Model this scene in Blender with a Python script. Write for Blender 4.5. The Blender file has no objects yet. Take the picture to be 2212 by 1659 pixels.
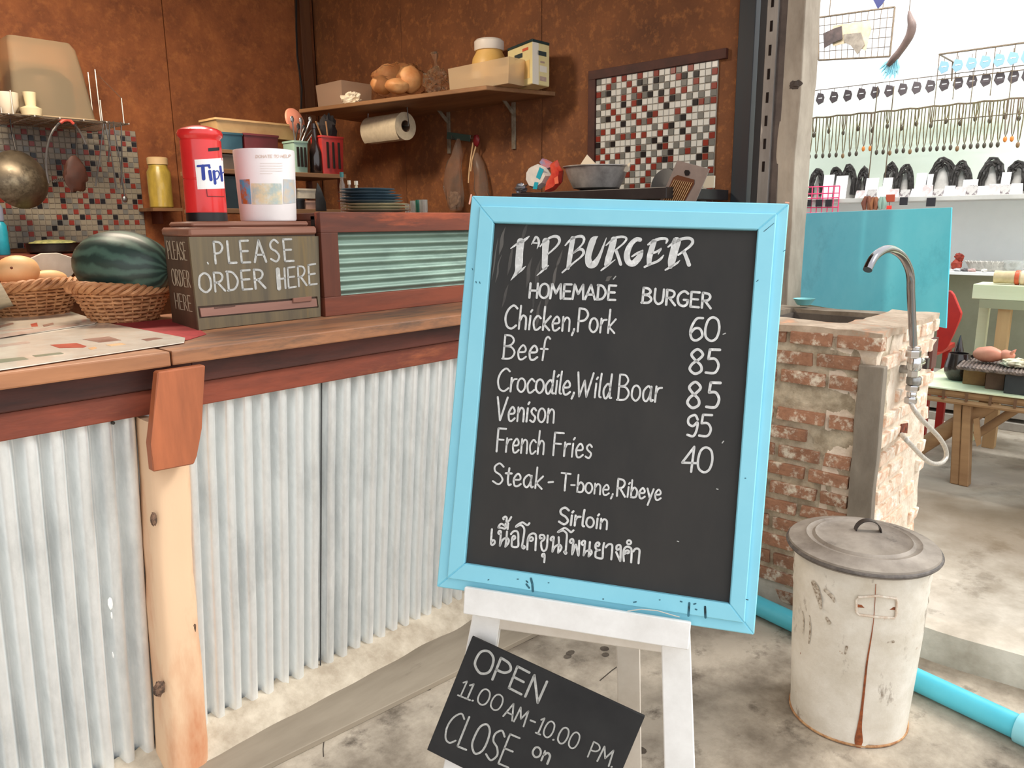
import bpy, bmesh, math, random
from mathutils import Vector, Matrix, noise
random.seed(7)
PI = math.pi
S = bpy.context.scene
C = S.collection
# ------------------------------------------------------------------ camera
FP, CX, CY = 1653.0, 1106.0, 829.5
TH, YA, RO, H = math.radians(11.9), math.radians(42.7), math.radians(-0.5), 1.4
F = Vector((math.cos(YA)*math.cos(TH), math.sin(YA)*math.cos(TH), -math.sin(TH)))
R0 = Vector((math.sin(YA), -math.cos(YA), 0))
U0 = R0.cross(F)
RX = math.cos(RO)*R0 + math.sin(RO)*U0
UX = -math.sin(RO)*R0 + math.cos(RO)*U0
O = Vector((0, 0, H))
cam = bpy.data.cameras.new('camera')
cam.sensor_width = 36.0; cam.lens = 36.0*FP/2212.0; cam.clip_start = 0.05; cam.clip_end = 200
co = bpy.data.objects.new('camera', cam); C.objects.link(co)
M = Matrix((RX, UX, -F)).transposed().to_4x4(); M.translation = O
co.matrix_world = M
S.camera = co
# ------------------------------------------------------------------ light
S.view_settings.view_transform = 'Standard'; S.view_settings.look = 'None'
S.view_settings.exposure = 0.0; S.view_settings.gamma = 1.0
S.view_settings.use_curve_mapping = False
wd = bpy.data.worlds.new('sky'); S.world = wd; wd.use_nodes = True
bg = wd.node_tree.nodes['Background']
bg.inputs[0].default_value = (0.975, 0.985, 1.0, 1); bg.inputs[1].default_value = 1.6
def area(name, loc, target, sx, sy, power, col):
    l = bpy.data.lights.new(name, 'AREA'); l.shape = 'RECTANGLE'; l.size = sx; l.size_y = sy
    l.energy = power; l.color = col
    o = bpy.data.objects.new(name, l); C.objects.link(o); o.location = loc
    o.rotation_euler = (Vector(target)-Vector(loc)).to_track_quat('-Z', 'Y').to_euler()
    return o
sun = bpy.data.lights.new('sun', 'SUN'); sun.energy = 2.3; sun.angle = math.radians(16); sun.color = (1, .975, .94)
so = bpy.data.objects.new('sun', sun); C.objects.link(so)
so.rotation_euler = Vector((-.56, .50, -.66)).to_track_quat('-Z', 'Y').to_euler(); so.location = (5, -4, 6)
area('kitchen_fill', (1.2, 3.4, 3.0), (1.4, 3.8, 0), 1.2, .2, 85, (1.0, .84, .66))  # added fill light, out of view, brightens the kitchen interior

area('stall_fill', (4.9, .8, 3.3), (6.2, .8, 1.9), 3.0, .3, 75, (1.0, .98, .95))  # unseen area light added to brighten the stall wall

# ------------------------------------------------------------------ pixel -> world helpers
def ray(x, y): return F + RX*((x-CX)/FP) - UX*((y-CY)/FP)
def at(x, y, ax, v):
    d = ray(x, y); return O + d*((v-O[ax])/d[ax])
def depth(p): return (Vector(p)-O).dot(F)
def mpp(p): return depth(p)/FP
def onpl(x, y, p0, n):
    d = ray(x, y); return O + d*((Vector(p0)-O).dot(n)/d.dot(n))
def px(p):
    d = Vector(p)-O; z = d.dot(F); return (CX+FP*d.dot(RX)/z, CY-FP*d.dot(UX)/z)

# ------------------------------------------------------------------ materials
MATS = {}
def lin(c):
    return tuple(((v/255.0)/12.92 if v/255.0 <= .04045 else ((v/255.0+.055)/1.055)**2.4) for v in c)
def mat(name, c, c2=None, rough=.6, metal=0.0, scale=8, stretch=(1,1,1), lo=.35, hi=.65, bump=0.0, bscale=None,
        det=6, trans=0.0, spec=.5, ior=1.45, rnd=0.0, c3=None, s3=3, t3=(.55,.7), alpha=1.0, coat=0, wave=None):
    if name in MATS: return MATS[name]
    m = bpy.data.materials.new(name); m.use_nodes = True; MATS[name] = m
    nt = m.node_tree; N = nt.nodes; L = nt.links; b = N['Principled BSDF']
    c = lin(c)+(1,)
    b.inputs['Base Color'].default_value = c
    b.inputs['Roughness'].default_value = rough; b.inputs['Metallic'].default_value = metal
    b.inputs['Specular IOR Level'].default_value = spec; b.inputs['IOR'].default_value = ior
    b.inputs['Transmission Weight'].default_value = trans; b.inputs['Alpha'].default_value = alpha
    b.inputs['Coat Weight'].default_value = coat
    tc = N.new('ShaderNodeTexCoord'); mp = N.new('ShaderNodeMapping'); mp.inputs['Scale'].default_value = stretch
    L.new(tc.outputs['Object'], mp.inputs[0])
    if c2 is not None or bump:
        nz = N.new('ShaderNodeTexNoise'); nz.inputs['Scale'].default_value = scale; nz.inputs['Detail'].default_value = det
        nz.inputs['Roughness'].default_value = .65
        L.new(mp.outputs[0], nz.inputs['Vector'])
    col = None
    if c2 is not None:
        cr = N.new('ShaderNodeValToRGB'); cr.color_ramp.elements[0].position = lo; cr.color_ramp.elements[1].position = hi
        cr.color_ramp.elements[0].color = c; cr.color_ramp.elements[1].color = lin(c2)+(1,)
        L.new(nz.outputs['Fac'], cr.inputs[0]); col = cr.outputs[0]
        if wave:
            wv = N.new('ShaderNodeTexWave'); wv.inputs['Scale'].default_value = wave[0]; wv.inputs['Distortion'].default_value = wave[1]
            wv.inputs['Detail'].default_value = 3; wv.bands_direction = wave[2]; L.new(tc.outputs['Object'], wv.inputs['Vector'])
            mx = N.new('ShaderNodeMixRGB'); mx.blend_type = 'MULTIPLY'; mx.inputs[0].default_value = wave[3]
            L.new(col, mx.inputs[1]); L.new(wv.outputs['Color'], mx.inputs[2]); col = mx.outputs[0]
    if c3 is not None:
        n3 = N.new('ShaderNodeTexNoise'); n3.inputs['Scale'].default_value = s3; n3.inputs['Detail'].default_value = 8
        n3.inputs['Roughness'].default_value = .7; L.new(mp.outputs[0], n3.inputs['Vector'])
        r3 = N.new('ShaderNodeValToRGB'); r3.color_ramp.elements[0].position = t3[0]; r3.color_ramp.elements[1].position = t3[1]
        L.new(n3.outputs['Fac'], r3.inputs[0])
        mx = N.new('ShaderNodeMixRGB'); mx.inputs[2].default_value = lin(c3)+(1,)
        if col is None: mx.inputs[1].default_value = c
        else: L.new(col, mx.inputs[1])
        L.new(r3.outputs[0], mx.inputs[0]); col = mx.outputs[0]
    if rnd:
        oi = N.new('ShaderNodeObjectInfo'); hs = N.new('ShaderNodeHueSaturation')
        mr = N.new('ShaderNodeMapRange'); mr.inputs[3].default_value = 1-rnd; mr.inputs[4].default_value = 1+rnd
        L.new(oi.outputs['Random'], mr.inputs[0]); L.new(mr.outputs[0], hs.inputs['Value'])
        if col is None: hs.inputs['Color'].default_value = c
        else: L.new(col, hs.inputs['Color'])
        col = hs.outputs[0]
    if col is not None: L.new(col, b.inputs['Base Color'])
    if bump:
        src = nz
        if bscale:
            src = N.new('ShaderNodeTexNoise'); src.inputs['Scale'].default_value = bscale; src.inputs['Detail'].default_value = 6
            L.new(mp.outputs[0], src.inputs['Vector'])
        bp = N.new('ShaderNodeBump'); bp.inputs['Strength'].default_value = min(1, bump); bp.inputs['Distance'].default_value = .01
        L.new(src.outputs['Fac'], bp.inputs['Height']); L.new(bp.outputs[0], b.inputs['Normal'])
    return m

# ------------------------------------------------------------------ objects
OFF = {}
def thing(name, label, cat, loc=(0,0,0), group=None):
    o = bpy.data.objects.new(name, None); C.objects.link(o); o.location = loc
    o.empty_display_size = .05
    OFF[o.name] = Vector(loc); o['label'] = label; o['category'] = cat
    if group: o['group'] = group
    return o
def tag(o, label, cat, group=None):
    o['label'] = label; o['category'] = cat
    if group: o['group'] = group
    return o
class MB:
    def __init__(s): s.bm = bmesh.new()
    def face(s, pts):
        return s.bm.faces.new([s.bm.verts.new(p) for p in pts])
    def obox(s, c, ax, hs, bev=0):
        c = Vector(c); vs = []
        for i in (-1,1):
            for j in (-1,1):
                for k in (-1,1):
                    vs.append(s.bm.verts.new(c+Vector(ax[0])*hs[0]*i+Vector(ax[1])*hs[1]*j+Vector(ax[2])*hs[2]*k))
        fs = [s.bm.faces.new([vs[i] for i in q]) for q in ((0,1,3,2),(4,6,7,5),(0,4,5,1),(2,3,7,6),(0,2,6,4),(1,5,7,3))]
        if bev:
            es = set(e for f in fs for e in f.edges)
            bmesh.ops.bevel(s.bm, geom=list(es), offset=bev, segments=2, affect='EDGES', profile=.6)
        return s
    def box(s, x0, x1, y0, y1, z0, z1, bev=0):
        return s.obox(((x0+x1)/2,(y0+y1)/2,(z0+z1)/2), ((1,0,0),(0,1,0),(0,0,1)), (abs(x1-x0)/2,abs(y1-y0)/2,abs(z1-z0)/2), bev)
    def prism(s, pts, ext, bev=0):
        ext = Vector(ext); a = [s.bm.verts.new(p) for p in pts]; b = [s.bm.verts.new(Vector(p)+ext) for p in pts]
        n = len(pts); fs = [s.bm.faces.new(a[::-1]), s.bm.faces.new(b)]
        for i in range(n): fs.append(s.bm.faces.new((a[i],a[(i+1)%n],b[(i+1)%n],b[i])))
        if bev:
            es = set(e for f in fs for e in f.edges)
            bmesh.ops.bevel(s.bm, geom=list(es), offset=bev, segments=1, affect='EDGES')
        return s
    def rings(s, rs, closed=False, cap=True):
        vr = [[s.bm.verts.new(p) for p in r] for r in rs]; n = len(vr[0]); m = len(vr)
        for i in range(m if closed else m-1):
            a, b = vr[i], vr[(i+1)%m]
            for j in range(n): s.bm.faces.new((a[j],a[(j+1)%n],b[(j+1)%n],b[j]))
        if cap and not closed:
            s.bm.faces.new(vr[0][::-1]); s.bm.faces.new(vr[-1])
        return s
    def lathe(s, prof, c=(0,0,0), seg=32, ax=(0,0,1), sq=(1,1), cap=True, wob=0):
        c = Vector(c); az = Vector(ax).normalized(); q = az.to_track_quat('Z','Y') if abs(az.z) < .999 else None
        X = q @ Vector((1,0,0)) if q else Vector((1,0,0)); Y = q @ Vector((0,1,0)) if q else Vector((0,1,0))
        rs = []
        for r, z in prof:
            rr = max(r, 1e-4)
            rs.append([c + az*z + X*(rr*sq[0]*math.cos(2*PI*i/seg)*(1+wob*math.sin(3*i))) + Y*(rr*sq[1]*math.sin(2*PI*i/seg)) for i in range(seg)])
        return s.rings(rs, cap=cap)
    def tube(s, pts, r, seg=8, closed=False):
        pts = [Vector(p) for p in pts]; n = len(pts); rs = []
        up = None
        for i in range(n):
            a = pts[i-1] if (i > 0 or closed) else pts[i]; b = pts[(i+1)%n] if (i < n-1 or closed) else pts[i]
            t = (b-a).normalized()
            if up is None:
                up = Vector((0,0,1)) if abs(t.z) < .9 else Vector((1,0,0))
            u = (up - t*up.dot(t)).normalized(); up = u; v = t.cross(u)
            rr = r[i] if isinstance(r, (list,tuple)) else r
            rs.append([pts[i] + (u*math.cos(2*PI*k/seg)+v*math.sin(2*PI*k/seg))*rr for k in range(seg)])
        return s.rings(rs, closed=closed)
    def ball(s, c, r, seg=20, rg=12, nz=0, ns=3, ax=None):
        c = Vector(c); r = (r,r,r) if not isinstance(r,(list,tuple)) else r; rs = []
        A = ax or (Vector((1,0,0)),Vector((0,1,0)),Vector((0,0,1)))
        for i in range(rg+1):
            a = -PI/2 + PI*i/rg; ring = []
            for j in range(seg):
                t = 2*PI*j/seg
                d = Vector((math.cos(a)*math.cos(t), math.cos(a)*math.sin(t), math.sin(a)))
                if i in (0, rg): d = d + Vector((math.cos(t),math.sin(t),0))*1e-3
                k = 1+nz*noise.noise(d*ns+c*7)
                ring.append(c + (A[0]*d.x*r[0] + A[1]*d.y*r[1] + A[2]*d.z*r[2])*k)
            rs.append(ring)
        return s.rings(rs)
    def grid(s, fn, nu, nv):
        vs = [[s.bm.verts.new(fn(i/nu, j/nv)) for j in range(nv+1)] for i in range(nu+1)]
        for i in range(nu):
            for j in range(nv): s.bm.faces.new((vs[i][j],vs[i+1][j],vs[i+1][j+1],vs[i][j+1]))
        return s
    def sheet(s, fn, nu, nv, t):
        s.grid(fn, nu, nv)
        bmesh.ops.recalc_face_normals(s.bm, faces=s.bm.faces[:]); bmesh.ops.solidify(s.bm, geom=s.bm.faces[:], thickness=t)
        return s
    def obj(s, name, m, parent=None, smooth=False, kind=None, auto=True):
        off = OFF[parent.name] if parent else Vector((0,0,0))
        bmesh.ops.recalc_face_normals(s.bm, faces=s.bm.faces[:])
        if off.length: bmesh.ops.translate(s.bm, verts=s.bm.verts[:], vec=-off)
        me = bpy.data.meshes.new(name); s.bm.to_mesh(me); s.bm.free()
        if smooth:
            for p in me.polygons: p.use_smooth = True
            if auto:
                me.set_sharp_from_angle(angle=math.radians(42))
        me.materials.append(m)
        o = bpy.data.objects.new(name, me); C.objects.link(o)
        if parent: o.parent = parent; OFF[o.name] = off
        else: OFF[o.name] = Vector((0,0,0))
        if kind: o['kind'] = kind
        return o
def dup(root, loc=None, rotz=None, label=None, group=None, scale=None):
    r = root.copy(); C.objects.link(r)
    if loc is not None: r.location = loc
    if rotz is not None: r.rotation_euler = (0,0,rotz)
    if scale is not None: r.scale = scale
    if label: r['label'] = label
    if group: r['group'] = group
    for ch in list(root.children):
        c = ch.copy(); C.objects.link(c); c.parent = r
        for g in ch.children:
            d = g.copy(); C.objects.link(d); d.parent = c
    return r
ORD = ['first','second','third','fourth','fifth','sixth','seventh','eighth','ninth','tenth','eleventh','twelfth','thirteenth','fourteenth','fifteenth','sixteenth','seventeenth','eighteenth','nineteenth','twentieth']
ORD += ['twenty-'+o_ for o_ in ORD[:9]]+['thirtieth','thirty-first','thirty-second']
def crom(pts, k=6, closed=False):
    n = len(pts); out = []
    if n < 3 and not closed: return pts
    rng = range(n) if closed else range(n-1)
    for i in rng:
        p0 = pts[(i-1)%n] if (closed or i > 0) else pts[i]
        p1, p2 = pts[i], pts[(i+1)%n]
        p3 = pts[(i+2)%n] if (closed or i+2 < n) else p2
        for j in range(k):
            t = j/k
            out.append(tuple(.5*((2*b)+(-a+c)*t+(2*a-5*b+4*c-d)*t*t+(-a+3*b-3*c+d)*t**3) for a,b,c,d in zip(p0,p1,p2,p3)))
    if not closed: out.append(tuple(pts[-1]))
    return out
V = Vector
XA, YAX, ZA = V((1,0,0)), V((0,1,0)), V((0,0,1))

# ------------------------------------------------------------------ chalk lettering: strokes laid on a real surface
GL = {
'A':(.7,'!0,0 .35,1 .7,0|!.13,.33 .57,.33'),'B':(.6,'!.05,0 .05,1|.05,1 .35,.97 .5,.78 .35,.58 .05,.53|.05,.53 .4,.5 .58,.27 .4,.03 0,0'),
'C':(.62,'.62,.88 .4,1 .12,.8 0,.45 .12,.1 .38,0 .62,.14'),'D':(.62,'!.05,0 .05,1|0,1 .35,.93 .6,.5 .4,.08 0,0'),
'E':(.57,'!.55,1 .05,1 .05,0 .57,0|!.05,.52 .48,.52'),'F':(.5,'!.55,1 .05,1 .05,0|!.05,.52 .45,.52'),
'G':(.64,'.62,.86 .38,1 .1,.8 0,.45 .12,.1 .4,0 .6,.15 .62,.42|!.38,.42 .64,.42'),'H':(.6,'!.05,0 .05,1|!.58,0 .58,1|!.05,.5 .58,.5'),
'L':(.5,'!.05,1 .05,0 .5,0'),'M':(.76,'!0,0 .08,1 .38,.35 .68,1 .76,0'),'N':(.58,'!.03,0 .05,1 .55,0 .58,1'),
'O':(.66,'@.33,0 .05,.2 0,.5 .08,.85 .33,1 .58,.85 .66,.5 .6,.17'),'P':(.55,'!.05,0 .05,1|.05,1 .4,.95 .55,.73 .38,.5 .05,.45'),
'R':(.6,'!.05,0 .05,1|.05,1 .4,.95 .52,.75 .38,.52 .05,.45|!.22,.46 .6,0'),
'S':(.56,'.55,.86 .32,1 .08,.83 .12,.6 .4,.45 .55,.22 .35,0 .03,.12'),'T':(.55,'!0,1 .6,1|!.3,1 .3,0'),
'U':(.6,'.05,1 .05,.3 .25,0 .5,.12 .57,.4 .58,1'),'V':(.6,'!0,1 .26,0 .62,1'),'W':(.9,'!0,1 .16,0 .42,.68 .58,0 .9,1'),'I':(.1,'!.05,1 .05,0'),
'a':(.5,'.42,.48 .26,.6 .04,.4 .04,.12 .2,0 .36,.2 .42,.5|.42,.58 .4,.2 .46,.02 .54,.06'),
'b':(.42,'!.03,1 .03,0|.03,.35 .22,.58 .42,.4 .38,.08 .2,0 .03,.03'),'c':(.4,'.4,.5 .22,.6 .03,.35 .1,.03 .25,0 .42,.12'),
'd':(.47,'.4,.45 .25,.6 .03,.35 .08,.05 .22,0 .4,.3|.43,1 .4,.5 .4,.06 .5,.02'),
'e':(.42,'.05,.3 .34,.33 .37,.48 .22,.6 .03,.35 .08,.04 .24,0 .42,.12'),'f':(.34,'.42,.92 .3,1 .19,.85 .16,.5 .13,0|!0,.48 .34,.48'),
'h':(.42,'!.05,1 .03,0|.05,.35 .2,.58 .37,.5 .4,.25 .4,0'),'i':(.1,'!.06,.58 .04,0|!.07,.76 .13,.84'),
'k':(.38,'!.05,1 .03,0|!.4,.6 .06,.25 .38,0'),'l':(.12,'.09,1 .05,.5 .05,.08 .14,.02'),'n':(.42,'!.03,.6 .03,0|.04,.35 .2,.58 .37,.5 .4,.25 .4,0'),
'o':(.44,'@.22,0 .04,.12 0,.3 .06,.52 .22,.6 .38,.5 .44,.3 .38,.1'),'r':(.3,'!.04,.6 .03,0|.04,.32 .15,.52 .33,.56'),
's':(.35,'.34,.5 .2,.6 .06,.48 .12,.35 .32,.2 .22,0 .02,.06'),'t':(.3,'.17,.82 .14,.3 .2,.03 .32,.05|!0,.56 .32,.58'),
'y':(.4,'!0,.6 .2,.08|!.42,.6 .1,-.35'),'0':(.56,'@.28,0 .07,.15 .02,.5 .1,.87 .28,1 .48,.87 .55,.5 .47,.13'),
'1':(.22,'!0,.84 .15,1 .12,0|!-.02,0 .27,0'),'4':(.5,'!.36,0 .4,1 0,.35 .52,.35'),
'5':(.5,'!.5,1 .12,1 .09,.62|.09,.62 .35,.62 .5,.36 .38,.06 .03,.06'),
'6':(.5,'.45,.95 .2,.9 .02,.45 .08,.08 .28,0 .48,.2 .38,.48 .18,.5 .03,.3'),
'8':(.5,'@.5,.8 .28,1 .06,.8 .2,.58 .45,.35 .48,.12 .25,0 .04,.18 .12,.4 .35,.58'),
'9':(.46,'.43,.78 .3,.98 .06,.85 .05,.6 .25,.48 .43,.65 .42,.3 .3,.03 .05,.08'),
',':(.14,'!.12,.1 .1,.0 .02,-.17'),'.':(.08,'!.03,.02 .06,.04'),'-':(.26,'!0,.36 .24,.38'),' ':(.22,''),"'":(.1,'!.05,1 .03,.8')}
def ribbon(mb, pts, w, proj, smooth=True, closed=False, k=6):
    """pts in photo pixels [(x,y[,w])]; proj maps a pixel onto the surface"""
    P = [(p[0], p[1], (p[2] if len(p) > 2 else w)) for p in pts]
    if smooth and len(P) > 2: P = crom(P, k, closed)
    elif len(P) == 2 and math.hypot(P[1][0]-P[0][0], P[1][1]-P[0][1]) > 14:
        P = [tuple(a*(1-t/6)+b*t/6 for a, b in zip(P[0], P[1])) for t in range(7)]
    n = len(P); Lf = []; Rt = []
    for i in range(n):
        a = P[i-1] if (i > 0 or closed) else P[i]; b = P[(i+1)%n] if (i < n-1 or closed) else P[i]
        dx, dy = b[0]-a[0], b[1]-a[1]; l = math.hypot(dx, dy) or 1
        nx, ny = -dy/l*P[i][2]/2, dx/l*P[i][2]/2
        Lf.append((P[i][0]+nx, P[i][1]+ny)); Rt.append((P[i][0]-nx, P[i][1]-ny))
    lv = [mb.bm.verts.new(proj(*p)) for p in Lf]; rv = [mb.bm.verts.new(proj(*p)) for p in Rt]
    for i in range(n if closed else n-1):
        j = (i+1)%n; mb.bm.faces.new((lv[i], lv[j], rv[j], rv[i]))
    if not closed:
        for e, s in ((0, -1), (n-1, 1)):
            x, y, ww = P[e]; q = P[1] if e == 0 else P[n-2]
            ang = math.atan2(y-q[1], x-q[0]); c = []
            for t in range(7):
                a = ang - PI/2 + PI*t/6; c.append(proj(x+math.cos(a)*ww/2, y+math.sin(a)*ww/2))
            mb.face(c)
def write(mb, text, p0, p1, h, w, proj, up=(.085,-1), sp=.14, fat=None, straight_join=False):
    tot = sum(GL[ch][0]+sp for ch in text)-sp
    ex, ey = (p1[0]-p0[0])/tot, (p1[1]-p0[1])/tot
    l = math.hypot(*up); ux, uy = up[0]/l*h, up[1]/l*h; cur = 0
    for ci, ch in enumerate(text):
        gw, gs = GL[ch]
        for st in [t for t in gs.split('|') if t]:
            mode = st[0] if st[0] in '!@' else ''
            pts = [tuple(float(v) for v in q.split(',')) for q in st.lstrip('!@').split()]
            pp = [(p0[0]+(cur+a)*ex+b*ux, p0[1]+(cur+a)*ey+b*uy) for a, b in pts]
            ww = w*random.uniform(.92, 1.08)
            if fat and ci == fat[0]: ww = w*fat[1] if pts[0][0] < .1 and len(pts) == 2 and pts[1][0] < .1 else ww
            if mode == '!':
                for a, b in zip(pp[:-1], pp[1:]): ribbon(mb, [a, b], ww, proj, False)
            else: ribbon(mb, pp, ww, proj, True, mode == '@')
        cur += gw+sp
def plproj(p0, n, lift=.0006):
    n = V(n); q = V(p0)+n*lift
    return lambda x, y: onpl(x, y, q, n)
def cylproj(c, r, lift=.0006):
    def f(x, y):
        d = ray(x, y); ox, oy = O.x-c[0], O.y-c[1]; R = r+lift
        a = d.x*d.x+d.y*d.y; b = 2*(ox*d.x+oy*d.y); cc = ox*ox+oy*oy-R*R; D = max(b*b-4*a*cc, 0)
        return O + d*((-b-math.sqrt(D))/(2*a))
    return f
CHALK = mat('chalk_white', (240,240,238), (205,205,203), .8, scale=90, lo=.3, hi=.5)
CHALK2 = mat('chalk_white_soft', (200,200,196), (170,170,166), .85, scale=90, lo=.3, hi=.5)

# ================================================================== SETTING
XR, YB, ZW = 3.5, 5.2, 1.12          # right kitchen wall, back kitchen wall, worktop height
concrete = mat('worn_concrete', (190,178,160), (130,119,104), .85, scale=3.2, lo=.4, hi=.62, bump=.45, bscale=34, c3=(96,86,74), s3=6, t3=(.56,.7), det=10)
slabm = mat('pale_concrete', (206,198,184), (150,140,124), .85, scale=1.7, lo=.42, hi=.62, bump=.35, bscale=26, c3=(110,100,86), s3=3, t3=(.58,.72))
def shade_patch(m, c0, sc, col, r0, r1):  # mixes a noise-edged patch of painted shade into a material's colour
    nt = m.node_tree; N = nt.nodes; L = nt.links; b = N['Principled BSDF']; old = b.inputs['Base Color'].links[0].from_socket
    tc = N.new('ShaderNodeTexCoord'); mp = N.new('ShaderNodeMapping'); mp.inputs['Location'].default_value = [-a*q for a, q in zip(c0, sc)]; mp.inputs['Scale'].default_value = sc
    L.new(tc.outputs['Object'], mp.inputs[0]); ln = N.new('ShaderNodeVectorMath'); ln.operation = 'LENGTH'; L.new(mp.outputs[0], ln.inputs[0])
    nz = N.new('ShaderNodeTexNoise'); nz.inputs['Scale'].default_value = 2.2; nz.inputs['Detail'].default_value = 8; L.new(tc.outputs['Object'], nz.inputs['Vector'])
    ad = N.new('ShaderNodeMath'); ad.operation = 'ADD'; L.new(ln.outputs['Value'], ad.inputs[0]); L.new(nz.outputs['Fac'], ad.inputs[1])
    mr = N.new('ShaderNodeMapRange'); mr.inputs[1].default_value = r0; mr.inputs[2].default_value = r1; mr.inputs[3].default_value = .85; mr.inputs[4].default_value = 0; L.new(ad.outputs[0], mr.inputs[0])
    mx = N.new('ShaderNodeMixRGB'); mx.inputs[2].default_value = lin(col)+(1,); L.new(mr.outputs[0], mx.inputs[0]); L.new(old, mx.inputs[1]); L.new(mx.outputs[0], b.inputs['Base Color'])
shade_patch(slabm, (3.75,.2,.1), (1/.55,1/1.6,1), (112,96,74), .9, 1.7)  # shade painted into the slab colour beyond the brick sink
def st(o): o['kind'] = 'structure'; return o
mb = MB(); mb.box(-6, 2.575, -6, 5.4, -.2, 0); st(mb.obj('floor', concrete))
# raised slab to the right of the drain pipe, rough front lip
def lipx(y): return 2.575 + .012*math.sin(y*9)+.01*noise.noise(V((y*6,0,3)))
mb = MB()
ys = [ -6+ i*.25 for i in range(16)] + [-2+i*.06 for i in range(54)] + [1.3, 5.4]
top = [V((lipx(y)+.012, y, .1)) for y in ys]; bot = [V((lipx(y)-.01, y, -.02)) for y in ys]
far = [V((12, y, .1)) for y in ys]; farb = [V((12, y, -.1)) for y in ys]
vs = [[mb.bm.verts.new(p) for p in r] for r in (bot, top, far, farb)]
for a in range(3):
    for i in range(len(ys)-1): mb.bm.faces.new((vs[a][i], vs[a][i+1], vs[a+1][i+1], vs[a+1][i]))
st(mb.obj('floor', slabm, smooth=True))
# cracks in the floor: shallow dark grooves
crackm = mat('crack_dark', (70,62,54), rough=1)
mb = MB()
def floorstrip(pts, w, z=.0008):
    pr = lambda x, y: at(x, y, 2, z)
    ribbon(mb, pts, w, pr, False)
floorstrip([(500,1690),(562,1661),(760,1562),(988,1451)], 3.2); floorstrip([(1010,1448),(1070,1412),(1150,1378)], 3); floorstrip([(1296,1470),(1322,1448),(1345,1432)], 2.2)
floorstrip([(700,1600),(698,1618),(699,1634)], 2)
st(mb.obj('trim_1', crackm))
stainm = mat('floor_stain', (72,62,52), (104,94,82), .9, scale=30)
mb = MB()
for x, y, a, b in ((1306,1401,10,5),(1308,1414,9,4),(1232,1410,12,4),(1226,1418,10,4),(1384,1620,11,7),(884,1484,7,3),(925,1488,6,3),(1936,1565,5,3),(962,1459,3,2)):
    q = at(x, y, 2, .0009); mb.face([q+V((math.cos(t*PI/5)*a*mpp(q)*(1+.25*noise.noise(V((t,x,0)))), math.sin(t*PI/5)*b*2*mpp(q), 0)) for t in range(10)])
st(mb.obj('trim_2', stainm))

# ---- kitchen shell of brown boards
osb = mat('osb_board', (156,92,50), (110,60,33), .75, scale=5, lo=.3, hi=.7, bump=.25, bscale=40, c3=(176,110,60), s3=22, t3=(.5,.86), det=9)
osb2 = mat('osb_board_flaky', (138,86,50), (98,60,37), .75, scale=5, lo=.3, hi=.7, bump=.35, bscale=30, c3=(182,118,66), s3=20, t3=(.5,.8), det=9)
darkm = mat('dark_gap', (30,18,12), rough=1)
mb = MB(); mb.box(-3.2, XR+.1, YB+.03, YB+.12, -.1, 3.2); wb = st(mb.obj('wall_back', darkm))
xs = [-3.2, -1.28, -.06, 1.16, 2.378, 3.5]
for a, b in zip(xs[:-1], xs[1:]):
    mb = MB(); mb.box(a+.003, b-.003, YB, YB+.03, 0, 3.2, .002); mb.obj('panel', osb, wb)
mb = MB(); mb.box(XR+.03, XR+.12, 1.70, YB+.1, -.1, 3.2); wr = st(mb.obj('wall_right', darkm))
for a, b in ((1.76, 2.98), (2.98, 4.2), (4.2, 5.2)):
    mb = MB(); mb.box(XR, XR+.03, a+.002, b-.002, 0, 3.2, .002); mb.obj('panel', osb2, wr)
wsh = st(MB().box(-3.3, -3.2, 1.2, YB+.1, 0, 3.2).obj('wall_left', osb))
ceilm = mat('roof_underside', (120,96,76), (90,70,56), .8, scale=5)
st(MB().box(-3.4, 3.62, .9, YB+.3, 3.2, 3.26).obj('ceiling', ceilm))
kfl = mat('kitchen_floor', (110,96,84), (84,72,62), .8, scale=4)
st(MB().box(-3.2, XR, 2.05, YB, 0, .3).obj('floor', kfl))
# corner post with cable, dark end trims
woodred = mat('wood_red_brown', (112,56,34), (70,34,22), .6, scale=9, stretch=(1,1,.12), lo=.3, hi=.7, bump=.2)
woodredx = mat('wood_red_brown_rail', (136,68,44), (84,44,32), .6, scale=9, stretch=(.14,1,1), lo=.35, hi=.65, bump=.2, c3=(176,84,48), s3=6, t3=(.56,.68))
p = at(650, 100, 1, YB)
mb = MB(); mb.box(p.x-.035, p.x+.05, YB-.07, YB, .3, 3.2, .004); st(mb.obj('trim_3', mat('wood_post_brown', (104,64,34), (76,44,24), .7, scale=6, stretch=(1,1,.1)), smooth=False))
mb = MB(); mb.tube([at(640,-40,1,YB-.09), at(640,60,1,YB-.09), at(642,120,1,YB-.09), at(652,190,1,YB-.09), at(650,240,1,YB-.09)], .008, 6)
tag(mb.obj('cable', mat('black_rubber', (26,24,24), rough=.5), smooth=True), 'black cable running down the corner post beside the back wall', 'cable')
st(MB().box(XR-.02, XR+.03, 1.70, 1.78, 0, 3.2, .003).obj('trim_4', mat('dark_teal_steel', (30,48,56), (44,40,44), .5, scale=8, stretch=(1,1,.1))))

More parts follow.
